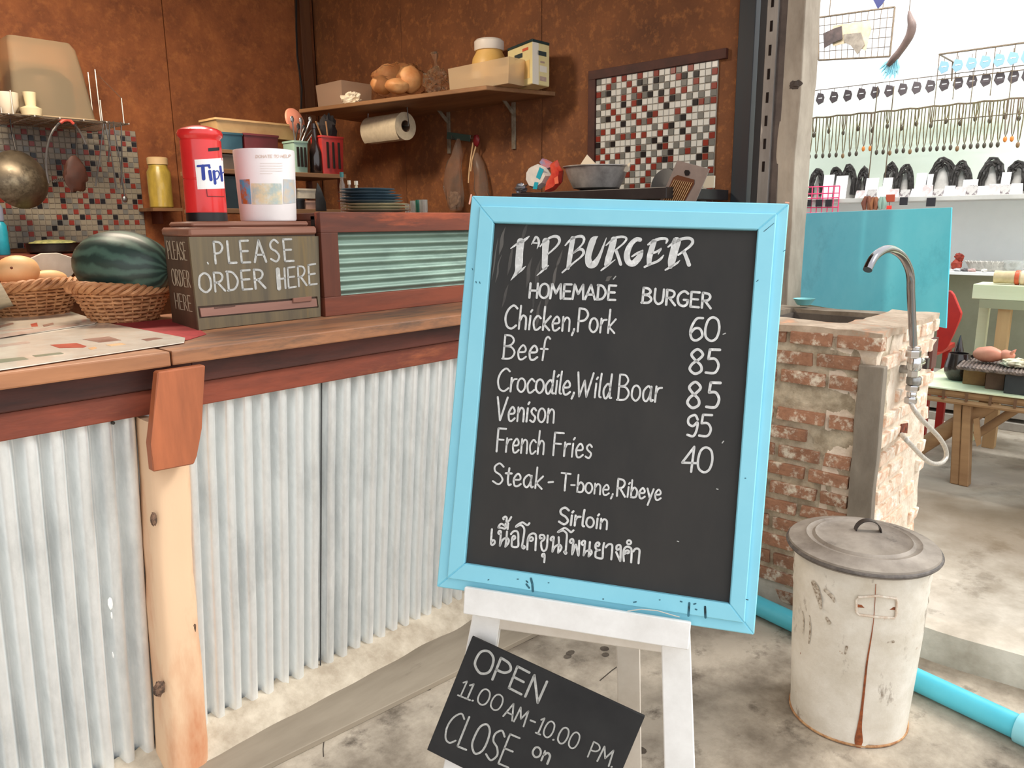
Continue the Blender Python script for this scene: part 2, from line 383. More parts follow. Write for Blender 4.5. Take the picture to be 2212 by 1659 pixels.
# ---- mosaic backsplashes: every tile in view is a part
tiw = mat('tile_white', (222,222,214), rough=.25, rnd=.06); tir = mat('tile_red', (140,54,42), rough=.25, rnd=.12)
tik = mat('tile_black', (34,32,34), rough=.25, rnd=.15); tig = mat('tile_grey', (122,122,116), rough=.25, rnd=.1)
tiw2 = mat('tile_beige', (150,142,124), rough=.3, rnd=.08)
tro = mat('tile_frame_brown', (84,44,34), (60,32,26), .6, scale=8)
grout = mat('grout', (150,142,130), rough=.9)
def mosaic(name, label, org, ux, n1, n2, pitch, seed, whites, frame):
    rr = random.Random(seed); nrm = ux.cross(ZA).normalized()
    t = thing(name, label, 'backsplash', org)
    w, h = n1*pitch, n2*pitch
    m0 = MB(); c = org + ux*w/2 + ZA*h/2; m0.obox(c - nrm*.0035, (ux, ZA, nrm), (w/2, h/2, .0035)); m0.obj('grout', grout, t)
    if frame:
        f = .045
        for cc, hs in ((org+ux*w/2+ZA*(h+f/2), (w/2+f, f/2)), (org-ux*f/2+ZA*h/2, (f/2, h/2))):
            MB().obox(cc+nrm*.004, (ux, ZA, nrm), (hs[0], hs[1], .012), .002).obj('frame', tro, t)
    mb = MB(); s = pitch*.45; a = .004
    b0 = [(-s,-s),(s,-s),(s,s),(-s,s)]
    lo = [mb.bm.verts.new(ux*x+ZA*z) for x, z in b0]; hi = [mb.bm.verts.new(ux*(x*.9)+ZA*(z*.9)+nrm*a) for x, z in b0]
    mb.bm.faces.new(hi)
    for i in range(4): mb.bm.faces.new((lo[i], lo[(i+1)%4], hi[(i+1)%4], hi[i]))
    bmesh.ops.recalc_face_normals(mb.bm, faces=mb.bm.faces[:])
    if hi[0].link_faces[0].normal.dot(nrm) < 0: bmesh.ops.reverse_faces(mb.bm, faces=mb.bm.faces[:])
    base = bpy.data.meshes.new('tile'); mb.bm.to_mesh(base); mb.bm.free()
    mm = []
    for m_ in (whites, tir, tik, tig):
        me = base.copy(); me.materials.append(m_); mm.append(me)
    cells = [(i, j) for i in range(n1) for j in range(n2)]
    rank = []
    for i, j in cells:
        q = org + ux*pitch*(i+.5) + ZA*pitch*(j+.5); X, Y = px(q)
        hid = Y > HID(X, name) or X < -8
        rank.append((hid, (q-O).length, i, j, q))
    rank.sort(key=lambda r: r[:2])
    rest = [MB() for _ in mm]
    pat = {}
    for i in range(n1):
        for j in range(n2):
            nb_ = [pat.get((i-1,j), 0), pat.get((i,j-1), 0)]; cnt = sum(1 for v in nb_ if v)
            u = rr.random()
            if u < (.36, .52, .80)[cnt]: pat[i,j] = 0
            else:
                ch = [c_ for c_ in (1,1,2,3,3) if c_ not in nb_] or [1]; pat[i,j] = rr.choice(ch)
    for k, (hid, d, i, j, q) in enumerate(rank):
        ci = pat[i,j]
        if k < 300 and not hid:
            o = bpy.data.objects.new('tile', mm[ci]); C.objects.link(o); o.parent = t
            o.location = q-org+nrm*.0005; o.rotation_euler = (rr.uniform(-.02,.02), rr.uniform(-.02,.02), rr.uniform(-.02,.02))
        else:
            r_ = rest[ci]; q2 = q+nrm*.0005
            l2 = [r_.bm.verts.new(q2+ux*x+ZA*z) for x, z in b0]; h2 = [r_.bm.verts.new(q2+ux*(x*.9)+ZA*(z*.9)+nrm*a) for x, z in b0]
            r_.bm.faces.new(h2)
            for e in range(4): r_.bm.faces.new((l2[e], l2[(e+1)%4], h2[(e+1)%4], h2[e]))
    # the tiles beyond the first 300, one joined part
    al = MB(); me = bpy.data.meshes.new('tile_rest')
    idx = []; 
    for ci, r_ in enumerate(rest):
        vm = {}
        for v in r_.bm.verts: vm[v] = al.bm.verts.new(v.co)
        for f in r_.bm.faces:
            nf = al.bm.faces.new([vm[v] for v in f.verts]); nf.material_index = ci
        r_.bm.free()
    bmesh.ops.translate(al.bm, verts=al.bm.verts[:], vec=-org); bmesh.ops.recalc_face_normals(al.bm, faces=al.bm.faces[:])
    al.bm.to_mesh(me); al.bm.free()
    for m_ in (whites, tir, tik, tig): me.materials.append(m_)
    o = bpy.data.objects.new('tile_field', me); C.objects.link(o); o.parent = t; o['kind'] = 'stuff'
    return t
def HID(x, name):
    if name == 'mosaic_backsplash': return 428
    return 560
a = at(1290, 172, 0, XR-.006); pit = .0322
n1, n2 = 22, 22
mosaic('mosaic_backsplash', 'framed panel of red, black, grey and white mosaic tiles behind the metal bowl', V((XR-.010, a.y, a.z-n2*pit)), V((0,-1,0)), n1, n2, pit, 11, tiw, True)
a = at(292, 284, 1, YB-.010)
n1, n2 = 32, 22
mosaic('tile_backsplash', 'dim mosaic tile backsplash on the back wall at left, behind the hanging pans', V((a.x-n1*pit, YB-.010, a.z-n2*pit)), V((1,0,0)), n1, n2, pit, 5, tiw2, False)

# ================================================================== COUNTER
lean = .09
zmt, ymt = .978, 1.81
metal = mat('galvanised_sheet', (243,245,244), (230,233,232), .30, metal=.45, scale=60, stretch=(1,1,.35), lo=.3, hi=.7, bump=.04, bscale=40, c3=(196,200,200), s3=7, t3=(.5,.8))
cf = thing('bar_counter_front', 'corrugated galvanised sheet front of the bar below the wooden counter top, framed in red-brown boards', 'counter', (0, 1.85, 0))
def corr(x0, x1, amp=.014, per=.0505, ph=0, seed=0, ztop=zmt+.01, zbot=.0):
    mb = MB(); nu = int((x1-x0)/per*12); nv = 16
    def fn(u, v):
        x = x0+(x1-x0)*u; z = ztop+(zbot-ztop)*v
        k = (zmt-z)/zmt
        s = 2.7*(.5+.5*math.sin(2*PI*(x/per)+ph))**2.6-.9
        y = ymt + lean*k + .009*s*(amp/.0085) + .002*noise.noise(V((x*3, z*3, seed))) + .0012*noise.noise(V((x*14, z*5, seed+5)))
        return V((x + .012*(1-k) + .003*noise.noise(V((z*4, x*5, seed))), y, z))
    return mb.grid(fn, nu, nv)
for x0, x1, ph, sd in ((-1.2, .735, 0, 1), (.70, 1.168, 1.0, 2), (1.172, 3.42, .4, 3)):
    mb = corr(x0, x1, ph=ph, seed=sd); o = mb.obj('corrugated_sheet', metal, cf, smooth=True, auto=False)
MB().prism([V((1.1725,ymt-.008,zmt)),V((1.1750,ymt-.008,zmt)),V((1.1635,ymt+lean-.010,.03)),V((1.161,ymt+lean-.010,.03))],(0,.004,0)).obj('seam_strip', mat('seam_dark', (60,60,60), rough=.6), cf)
MB().box(-1.2, 3.42, ymt+.12, 2.02, .0, 1.08).obj('backing', darkm, cf)
apron = mat('apron_red', (140,68,46), (84,42,32), .55, scale=9, stretch=(.2,1,1), lo=.36, hi=.62, bump=.3, c3=(178,98,60), s3=9, t3=(.5,.68))
apdark = mat('apron_dark', (94,46,34), (56,30,24), .55, scale=11, stretch=(.2,1,1), lo=.35, hi=.65, bump=.25)
for x0, x1 in ((-1.2, .80), (.80, 3.42)):
    MB().box(x0, x1, 1.775, 1.83, 1.032, ZW-.035, .003).obj('upper_rail', apdark, cf)
    MB().box(x0, x1, 1.785, 1.82, .972, 1.03, .003).obj('lower_rail', apron, cf)
# timber post
postm = mat('peeled_log', (232,196,160), (206,140,100), .6, scale=5, stretch=(1,1,.3), lo=.45, hi=.66, bump=.25, bscale=14, c3=(128,82,54), s3=5, t3=(.64,.76))
p0 = at(383, 1560, 1, 1.845); p0 = V((p0.x, 1.845, 0))
pa = at(359, 1015, 1, 1.785)
ptop = V((pa.x, 1.785, pa.z))
kk = 12; pts = []; rad = []
ptop = V((pa.x, 1.80, pa.z))
for i in range(kk+1):
    t = i/kk; q = p0.lerp(p0+(ptop-p0)*(.965/ptop.z), t)
    q = q + V((.003*math.sin(t*9), 0, 0)); pts.append(q); rad.append(.057 - .008*t + .002*noise.noise(V((t*8,2,1))))
mb = MB(); mb.tube(pts, rad, 36)
for v in mb.bm.verts:
    f_ = min(max(v.co.z/pts[-1].z, 0), 1); ax_ = p0.lerp(pts[-1], f_); dx_, dy_ = v.co.x-ax_.x, v.co.y-ax_.y; r_ = math.hypot(dx_, dy_)
    if r_ > 1e-4:
        q_ = .93/(abs(dx_/r_)**5+abs(dy_/r_)**5)**.2; v.co.x = ax_.x+dx_*q_; v.co.y = ax_.y+dy_*q_
for v in mb.bm.verts: v.co += V((noise.noise(v.co*9), noise.noise(v.co*9+V((5,0,0))), 0))*.005
tp = thing('timber_post', 'peeled round timber post with dark knots standing against the corrugated counter front', 'post', (p0.x, p0.y, 0))
mb.obj('trunk', postm, tp, smooth=True)
knotm = mat('knot_dark', (128,98,78), (78,60,48), .8, scale=90, lo=.42, hi=.58)
for x, y, a, b in ((333,1122,5,15),(418,1352,5,18),(346,1488,9,16),(340,1496,5,8)):
    zz = at(x, y, 1, 1.8).z; q = at(x, y, 1, p0.y-.06*zz-.046); r = mpp(q)
    MB().ball(q+V((0,.003,0)), (a*r*1.3, .0042, b*r), 14, 8, .5, 3).obj('knot', knotm, tp, smooth=True)
# wooden bracket block under the joint
blockm = mat('bracket_orange_wood', (182,104,66), (138,78,50), .5, scale=12, stretch=(1,1,.15), lo=.35, hi=.7, bump=.2, c3=(120,58,36), s3=5, t3=(.62,.75))
mb = MB(); yf = 1.705
fr = [at(x, y, 1, yf) for x, y in ((341,803),(444,785),(436,925),(425,985),(420,1003),(331,1020),(326,960))]
for q in fr[:2]: q.z = min(q.z, ZW-.037)
mb.prism(fr, (0, .026, 0), .003)
tag(mb.obj('bracket_block', blockm), 'tapered orange-brown wooden block fixed under the counter edge above the timber post', 'bracket')
# worktop planks
topm = mat('counter_top_wood', (178,122,84), (128,86,60), .5, scale=6, stretch=(.2,1,1), lo=.32, hi=.68, bump=.3, c3=(84,70,60), s3=9, t3=(.5,.66))
ct = thing('counter_top', 'worn wooden counter top running along the bar', 'worktop', (.8, 2.0, ZW-.035))
xj = at(370, 775, 1, 1.74).x
for x0, x1, y0 in ((-1.6, xj-.003, 1.736), (xj+.003, 3.45, 1.742)):
    mb = MB(); mb.box(x0, x1, y0, 2.50, ZW-.034, ZW, .004)
    for v in mb.bm.verts:
        pass
    mb.obj('plank', topm, ct)
MB().box(xj-.003, xj+.003, 1.75, 2.5, ZW-.033, ZW-.004).obj('joint', darkm, ct)
# cement kerb + fillet
cem = mat('cement_fillet', (204,192,172), (168,154,134), .9, scale=12, bump=.5, bscale=40)
kerbm = mat('kerb_board', (158,146,128), (118,106,90), .8, scale=2.4, stretch=(.25,1,1), lo=.38, hi=.66, bump=.2, c3=(88,76,64), s3=5, t3=(.62,.74))
k0, k1 = at(562,1659,2,.018), at(988,1449,2,.018)
sl = (k1.y-k0.y)/(k1.x-k0.x)
def ky(x): return k0.y + sl*(x-k0.x)
mb = MB(); mb.prism([V((-1.5, ky(-1.5), 0)), V((2.575, ky(2.575), 0)), V((2.575, 2.0, 0)), V((-1.5, 2.0, 0))], (0,0,.018), .002); st(mb.obj('baseboard_front', kerbm))
mb = MB()
def fil(u, v):
    x = -1.3+3.85*u; yw = 1.885 - .0*u; y = yw+.02 - v*(.105+.018*noise.noise(V((x*7,0,0))))
    z = (.074+.018*noise.noise(V((x*18,1,0)))+.010*noise.noise(V((x*50,4,0))))*(1-v)**.8 + .017*v + .004*noise.noise(V((x*30,v*3,2)))*(1-v)
    return V((x, y, z))
mb.grid(fil, 300, 8); st(mb.obj('baseboard_cement', cem, smooth=True))

# ================================================================== CHALKBOARD
ur = (RX*.969 - UX*.081 + F*(-.234)).normalized()
vd = (RX*(-.0847) - UX*.996 + F*.0)
vd = (vd - ur*vd.dot(ur)).normalized()
nb = ur.cross(vd)          # away from the viewer?
if nb.dot(F) > 0: nb = -nb # nb now faces the camera
D0 = 1.50
pc = O + ray(1300, 1340)*D0
blu = mat('paint_sky_blue', (146,216,234), (134,207,228), .45, scale=5, lo=.3, hi=.7, bump=.06, bscale=20, c3=(64,150,178), s3=12, t3=(.72,.78))
blusc = mat('paint_scuff', (24,44,52), (60,120,140), .7, scale=60)
blk = mat('blackboard', (50,50,50), (62,60,58), .75, scale=6, stretch=(1,1,.4), lo=.3, hi=.7, spec=.25)
def bp_(x, y, lift=0): return onpl(x, y, pc+nb*lift, nb)
TL, TRc, BR, BL = bp_(1016,420), bp_(1706,437), bp_(1630,1375), bp_(940,1270)
iTL, iTR, iBR, iBL = bp_(1066,480), bp_(1637,496), bp_(1576,1305), bp_(1003,1218)
cb = thing('menu_chalkboard', 'large black menu chalkboard in sky-blue wooden frame, resting on the white easel', 'chalkboard', tuple((BL+BR)/2))
MB().prism([iTL-nb*.012, iTR-nb*.012, iBR-nb*.012, iBL-nb*.012], -nb*.006).obj('board', blk, cb)
# board front lies 6 mm behind inner rails
def ring(o4, i4, f0, th, name, m, bev=.002):
    for k in range(4):
        a, b = o4[k], o4[(k+1)%4]; c, d = i4[(k+1)%4], i4[k]
        MB().prism([p + nb*f0 for p in (a, b, c, d)], -nb*th, bev).obj(name, m, cb)
def mix4(o4, i4, t): return [a.lerp(b, t) for a, b in zip(o4, i4)]
o4, i4 = [TL, TRc, BR, BL], [iTL, iTR, iBR, iBL]
mid = mix4(o4, i4, .40)
ring(mid, mix4(o4, i4, 1.0), 0, .024, 'frame_rail', blu)
ring(o4, mix4(o4, i4, .46), -.009, .03, 'outer_moulding', blu)
MB().prism([p-nb*.02 for p in mix4(o4, i4, .2)], -nb*.008).obj('back_panel', mat('back_wood', (150,110,80), rough=.8), cb)
# paint scuffs
mb = MB(); pr = plproj(pc+nb*.0, nb, .0006)
for pts, w in (([(1147,1250),(1150,1262),(1151,1277)],5),([(1137,1262),(1143,1270)],4),([(1137,1255),(1140,1258)],3),([(1489,1303),(1487,1330)],5),([(1523,1311),(1524,1334)],5),
               ([(1499,1305),(1503,1304)],3),([(1470,1299),(1473,1300)],3),([(1502,1316),(1505,1317)],3),([(1117,1251),(1120,1251)],2),([(1302,1294),(1304,1294)],2),
               ([(1424,1296),(1426,1296)],2),([(1054,1253),(1056,1252)],2),([(1369,1301),(1374,1300)],3),([(1184,1449-190),(1186,1259)],2),
               ([(1672,482),(1650,500)],1.2),([(1697,540),(1692,543)],1.5),([(1638,605),(1634,608)],1.5),([(1020,580),(1021,583)],2),([(1028,608),(1029,611)],2),([(1036,609),(1037,612)],2),([(1609,1033),(1611,1033)],2),([(1612,1295),(1616,1296)],2)):
    ribbon(mb, pts, w, pr, False)
mb.obj('paint_scuff', blusc, cb)
mb = MB()
for a, b in ((0,0),):
    ribbon(mb, [(1018,421),(1014,440)], 3.5, plproj(pc-nb*.009, nb, .0012), False); ribbon(mb, [(1704,438),(1697,437)], 3, plproj(pc-nb*.009, nb, .0012), False)
mb.obj('chipped_corner', mat('bare_wood_pink', (236,176,150), rough=.7), cb)
smud = mat('chalk_smudge', (96,92,88), (58,57,56), .85, scale=10, stretch=(1,1,.35), lo=.42, hi=.62)
BPR = plproj(pc-nb*.012, nb, .0009)
BP0 = plproj(pc-nb*.012, nb, .0004)
# erased chalk haze at upper left, irregular outline
mb = MB()
for x, y, w, l in ((1092,520,14,60),(1110,560,12,70),(1128,540,16,60),(1150,590,14,70),(1168,600,15,80),(1190,640,14,60),(1205,600,10,60),(1170,680,12,70),(1098,640,9,50),(1180,560,12,60),(1215,560,10,40),(1140,500,13,40),(1084,580,7,60),(1160,650,9,70),(1322,602,14,10),(1076,560,5,90)):
    ribbon(mb, [(x,y-l/2,.5),(x-6+random.uniform(-2,2),y-l/6,w*random.uniform(.4,.6)),(x-9,y+l/6,w*.55),(x-14,y+l/2,.5)], w, BP0)
mb.obj('erased_chalk', smud, cb, kind='stuff')
def line(text, p0, p1, h, w=4.4, **k):
    mb = MB(); write(mb, text, p0, p1, h, w, BPR, **k); mb.obj('chalk_lettering', CHALK, cb)
c1 = lambda pts: [(1080+a[0]/9.217, 490+a[1]/9.217, a[2]/9.217) for a in pts]
c2 = lambda pts: [(1300+a[0]/9.217, 490+a[1]/9.217, a[2]/9.217) for a in pts]
mb = MB()
for s in ([(215,430,20),(330,350,45),(480,270,60),(580,190,25)],[(412,300,150),(390,500,145),(375,750,150),(335,900,85),(215,1065,10)],[(330,940,30),(440,850,45),(515,780,8)],
          [(625,350,12),(680,260,38),(715,200,40),(760,240,50),(775,330,45),(737,440,8)],[(655,318,30),(735,325,30)],
          [(800,390,28),(880,300,35),(980,225,45),(1080,190,55),(1160,210,65),(1185,280,55),(1140,370,42),(1040,470,35),(950,545,30)],[(915,290,145),(900,500,122),(890,800,115)],[(735,970,15),(840,880,40),(965,770,20)],
          [(1300,370,30),(1370,290,38),(1440,225,38)],[(1450,235,100),(1415,450,95),(1385,650,95),(1355,820,70)],[(1430,240,40),(1540,195,50),(1640,195,60),(1675,260,50),(1620,370,36),(1450,530,32)],
          [(1450,530,32),(1560,455,45),(1640,455,60),(1665,525,55),(1600,610,38),(1500,690,34),(1380,790,40),(1240,910,32)],
          [(1950,190,12),(1860,260,120),(1790,450,125),(1755,620,125),(1790,745,150),(1880,735,130),(1960,620,80),(2015,500,55),(2060,380,40),(2120,220,14)]):
    ribbon(mb, c1(s), 4, BPR)
for s in ([(85,370,25),(160,300,36),(250,240,40)],[(240,255,125),(190,450,130),(130,650,130),(85,750,80)],[(200,260,40),(300,210,50),(430,200,50),(490,240,45),(440,320,38),(350,400,34),(260,475,34)],
          [(290,490,65),(330,600,62),(375,745,62)],[(-15,870,28),(100,780,40),(265,655,14)],
          [(760,255,85),(690,250,85),(600,320,92),(530,440,112),(498,580,122),(530,700,120),(620,730,125),(710,650,125),(770,560,100),(812,470,30)],[(600,590,32),(700,530,50),(800,490,55)],
          [(920,355,36),(1020,290,58),(1150,240,60),(1270,235,50),(1300,270,55),(1278,325,28)],[(1035,300,110),(990,450,112),(950,600,110),(940,735,90)],[(1010,525,45),(1100,490,45),(1180,430,28)],[(1172,445,45),(1125,540,20)],
          [(850,800,40),(960,745,48),(1100,690,50),(1180,630,48),(1230,565,22)],
          [(1320,400,32),(1400,340,50),(1500,280,60),(1600,240,60),(1720,225,60),(1795,255,62),(1805,320,58),(1745,395,52),(1650,470,44),(1520,560,38)],[(1490,290,175),(1440,480,160),(1390,680,150),(1365,790,90)],
          [(1452,240,40),(1420,310,60)],[(1635,500,75),(1680,600,75),(1735,755,82)],[(1265,860,34),(1390,785,48),(1500,720,40),(1555,665,12)]):
    ribbon(mb, c2(s), 4, BPR)
mb.obj('chalk_lettering', CHALK, cb)
line('HOMEMADE', (1142,643), (1329,648), 31, 5.0); line('BURGER', (1386,653.5), (1535,666), 32, 5.2)
line('Chicken,Pork', (1090,709), (1327,719.5), 50); line('Beef', (1085,774.5), (1181,778.5), 51)
line('Crocodile,', (1074,844), (1240,853), 49, 4.2, sp=.1); line('Wild', (1245,856), (1319,860.5), 52); line('Boar', (1333,863.5), (1426,868.5), 55)
line('Venison', (1071,907.5), (1196,913.5), 50, 4.2); line('French', (1071,975), (1174,981.5), 50, 4.2); line('Fries', (1193,983), (1277,990), 49, 4.2)
line('Steak', (1063,1044.5), (1170,1056), 45, 4.2); line('T-bone,', (1210,1058.5), (1324,1071), 37, 4.0); line('Ribeye', (1331,1071), (1427,1080.5), 37, 4.2)
line('Sirloin', (1206,1131), (1311,1143.5), 36, 4.6)
mb = MB(); ribbon(mb, [(1185,1042),(1194.5,1041)], 4.4, BPR, False); mb.obj('chalk_lettering', CHALK, cb)
line('60', (1489,734.5), (1552,737), 51, 5.6, sp=.06); line('85', (1487,807), (1550.5,808.5), 53, 5.6); line('85', (1482,880.5), (1551.5,883), 56, 5.6, sp=.26)
line('95', (1482,943), (1534,944.5), 48, 5.4, sp=.06); line('40', (1472,1018), (1537,1021), 54, 5.4, sp=.06)
t3 = lambda pts: [(1040+a/11.06, 1090+b/11.06) for a, b in pts]
t4 = lambda pts: [(1220+a/11.06, 1090+b/11.06) for a, b in pts]
mb = MB()
for s in ([(250,590),(240,700),(232,850),(232,945),(270,962),(315,920),(310,862),(270,850),(248,885)],
          [(462,700),(420,700),(402,672),(425,630),(462,640),(462,720),(450,850),(440,985)],[(440,985),(480,880),(540,815),(610,800),(655,850),(635,930),(570,1005)],[(610,645),(600,780),(587,900),(575,1000)],
          [(402,545),(440,480),(490,462),(570,520)],[(402,548),(480,555),(570,568),(578,455)],[(640,450),(625,585)],
          [(530,350),(520,320),(570,288),(605,320),(600,408),(650,390),(690,335),(712,298)],
          [(705,705),(760,645),(840,635),(878,700),(880,850),(870,1000),(735,1000),(725,900),(735,800),(765,750),(800,760),(800,810),(750,840)],
          [(1145,445),(1100,490),(1040,460),(980,425),(900,460),(820,530),(920,490),(990,520),(1025,600),(1010,750),(985,900),(970,1010),(1010,1050),(1035,1010),(1000,985),(972,1015)],
          [(1095,1070),(1100,950),(1110,820),(1150,730),(1220,690),(1290,710),(1305,800),(1295,950),(1290,1090)],[(1112,870),(1150,800),(1200,780),(1232,812),(1220,850),(1180,868),(1150,850)],
          [(1440,800),(1400,808),(1395,750),(1430,725),(1490,738),(1508,800),(1480,850),(1430,890),(1428,980),(1450,1080),(1500,1105),(1550,1060),(1570,950),(1575,830),(1585,740)],
          [(1485,1240),(1450,1235),(1455,1190),(1500,1180),(1510,1250),(1500,1375)],
          [(1700,850),(1660,850),(1658,805),(1700,768),(1730,785),(1722,850),(1705,1000),(1695,1125)],[(1697,1125),(1740,1030),(1800,975),(1870,960),(1912,1020),(1885,1090),(1830,1150)],[(1845,780),(1850,900),(1840,1020),(1830,1150)],
          [(2200,615),(2140,660),(2090,620),(2000,560),(1920,590),(1825,660),(1930,620),(2000,650),(2040,720),(2030,900),(2010,1100),(1970,1130)],[(1985,1120),(2030,1145),(2010,1180),(1988,1150)]):
    ribbon(mb, t3(s), 4.4, BPR)
for s in ([(190,910),(150,915),(122,885),(145,835),(190,828),(207,880),(190,1000),(175,1190)],[(175,1190),(220,1070),(262,955),(300,1100),(325,1220),(337,1100),(340,980),(345,865)],
          [(460,960),(425,962),(402,920),(440,870),(483,880),(477,960),(465,1100),(450,1212)],[(450,1212),(490,1130),(550,1100),(620,1090),(642,1150),(610,1200),(570,1238)],[(600,895),(590,1050),(580,1150),(570,1238)],
          [(770,985),(800,990),(828,940),(798,905),(750,930),(730,1000),(750,1060),(790,1090),(835,1085)],[(790,1092),(742,1120),(732,1180),(737,1248),(800,1278),(880,1285),(905,1250),(910,1100),(922,1000),(938,920)],
          [(980,1018),(1030,960),(1090,945),(1133,980),(1130,1100),(1110,1308)],
          [(1308,1050),(1265,1080),(1237,1060),(1242,990),(1300,965),(1333,1000),(1335,1150),(1325,1348)],[(1325,1348),(1280,1250),(1228,1135)],
          [(1412,1348),(1400,1200),(1412,1080),(1460,1015),(1530,1012),(1588,1060),(1595,1200),(1585,1378)],[(1432,1180),(1442,1120),(1490,1095),(1533,1112),(1528,1150),(1490,1160)],
          [(1638,1118),(1680,1062),(1740,1052),(1783,1090),(1780,1200),(1770,1300),(1762,1402)]):
    ribbon(mb, t4(s), 4.6, BPR)
ribbon(mb, t4([(1535+48*math.cos(a), 902+48*math.sin(a)) for a in [i*PI/4 for i in range(8)]]), 4.4, BPR, True, True)
mb.obj('chalk_lettering', CHALK, cb)
mb = MB()
for s in ([(1325,603),(1330,597)],[(1548,1056),(1551,1057)],[(1562,902-180),(1567,720)],[(1560,957),(1563,953)],[(1463,1169),(1466,1170)]): ribbon(mb, s, 2.4, BPR, False)
mb.obj('chalk_fleck', CHALK2, cb)

# ---- easel
wht = mat('paint_white', (244,243,240), (228,226,222), .5, scale=12, lo=.35, hi=.7, bump=.08, c3=(206,196,180), s3=20, t3=(.7,.78))
wht2 = mat('paint_offwhite', (222,214,202), (206,196,182), .55, scale=8)
ez = bp_(1250, 1318)
es = thing('easel', 'white-painted wooden easel holding up the blue-framed chalkboard', 'easel', (ez.x, ez.y, 0))
lp = pc + nb*.014       # front of ledge
pl = lambda x, y, q: onpl(x, y, q, nb)
L4 = [pl(1003,1268,lp), pl(1493,1345,lp), pl(1487,1405,lp), pl(1000,1326,lp)]
MB().prism(L4, -nb*.012, .002).obj('ledge_lip', wht, es)
lq = pc-nb*.041
zfl = 0.0
S4 = [pl(1006,1308,lp-nb*.012), pl(1485,1384,lp-nb*.012)]
mb = MB(); mb.prism([S4[0]-nb*.0, S4[1]-nb*.0, S4[1]+vd*.016, S4[0]+vd*.016], -nb*.06, .001); mb.obj('ledge_shelf', wht, es)
def leg_(pts, q, th, name='leg', m=wht2):
    MB().prism([pl(x, y, q) for x, y in pts], -nb*th, .002).obj(name, m, es)
def down(a, b, q):   # bottom points of a leg edge extended to the floor
    A, B = pl(*a, q), pl(*b, q); d = B-A; t = (0-A.z)/d.z; return A + d*t
def legp(lt, lb, rt, rb, q, th, ext, m):
    A, B = pl(*lt, q), pl(*rt, q)
    dl, dr = (pl(*lb, q)-A), (pl(*rb, q)-B)
    A0, B0 = A-dl.normalized()*ext, B-dr.normalized()*ext
    tl, tr = -A.z/dl.z, -B.z/dr.z
    mb = MB(); mb.prism([A0, B0, B+dr*tr, A+dl*tl], -nb*th, .002)
    for v in mb.bm.verts:
        if v.co.z < .03: v.co.z = max(0, min(v.co.z, 0.0)) if v.co.z < .0 else v.co.z
    mb.obj('leg', m, es)
legp((1020,1330), (957,1659), (1078,1352), (1036,1659), lq, .022, .42, wht)
legp((1428.5,1402), (1435,1659), (1492,1402), (1501,1659), lq, .022, .42, wht)
leg_([(1060,1290),(1440,1350),(1440,1412),(1060,1357)], lq-nb*.002, .018, 'cross_rail', wht2)
# rear leg swings back from the top
qb = pc - nb*.33
A, B = pl(1332,1402,qb), pl(1381,1405,qb); A2, B2 = pl(1335,1516,qb), pl(1383,1532,qb)
hd = vd - nb*.0
topc = pl(1349,900,lq-nb*.05)
w_ = (B-A)*.5
foot = at(1363,1750,2,.003)
dd = (foot-topc).normalized(); sd = (w_ - dd*w_.dot(dd)).normalized()*w_.length; n3 = dd.cross(sd).normalized()
mid_ = topc.lerp(foot,.6); w_ = V(sd)*(24.5*mpp(mid_)/w_.length); sd = sd.normalized()
MB().obox((topc+foot)/2, (dd, sd, n3), ((foot-topc).length/2, w_.length, .01), .002).obj('leg', wht2, es)
# string on the ledge
mb = MB(); mb.tube([pl(x, y, lp+nb*.002) for x, y in [(1355,1320),(1385,1316),(1420,1319),(1450,1328),(1468,1333)]], .0009, 5); mb.obj('string', wht2, es)

# ---- opening-hours board on the legs
sq = pc - nb*.012 + nb*.0
sp_ = lambda x, y: pl(x, y, sq)
sTL, sTR, sBL = sp_(1020,1375), sp_(1393,1548), sp_(922,1620)
sBR = sTR + (sBL-sTL)
hb = thing('hours_board', 'small tilted black board with chalked opening hours leaning on the easel legs', 'sign', tuple((sBL+sBR)/2))
blk2 = mat('hours_black', (40,40,41), (50,50,50), .7, scale=7, spec=.3)
MB().prism([sTL, sTR, sBR, sBL], -nb*.008, .001).obj('board', blk2, hb)
SPR = plproj(sq, nb, .0007); su = (.371,-.928)
def sline(text, p0, p1, h, w=3.6, **k):
    mb = MB(); write(mb, text, p0, p1, h, w, SPR, up=su, **k); mb.obj('chalk_lettering', CHALK2, hb)
sline('OPEN', (1020,1445), (1163,1519), 50, 5.2); sline('11.00', (990,1502), (1078,1538), 35); sline('AM', (1087,1547), (1131,1569), 34)
sline('10.00', (1158,1583), (1243,1620), 36); sline('PM.', (1268,1634), (1322,1658), 35)
sline('CLOSE', (955,1598), (1098,1658), 68, 4.2); sline('on', (1148,1631), (1183,1650), 36, 4.6)
mb = MB(); ribbon(mb, [(1146,1556),(1156,1560)], 4, SPR, False)
mb.obj('chalk_lettering', CHALK2, hb)

# ================================================================== ON THE COUNTER
Z1 = ZW+.0005
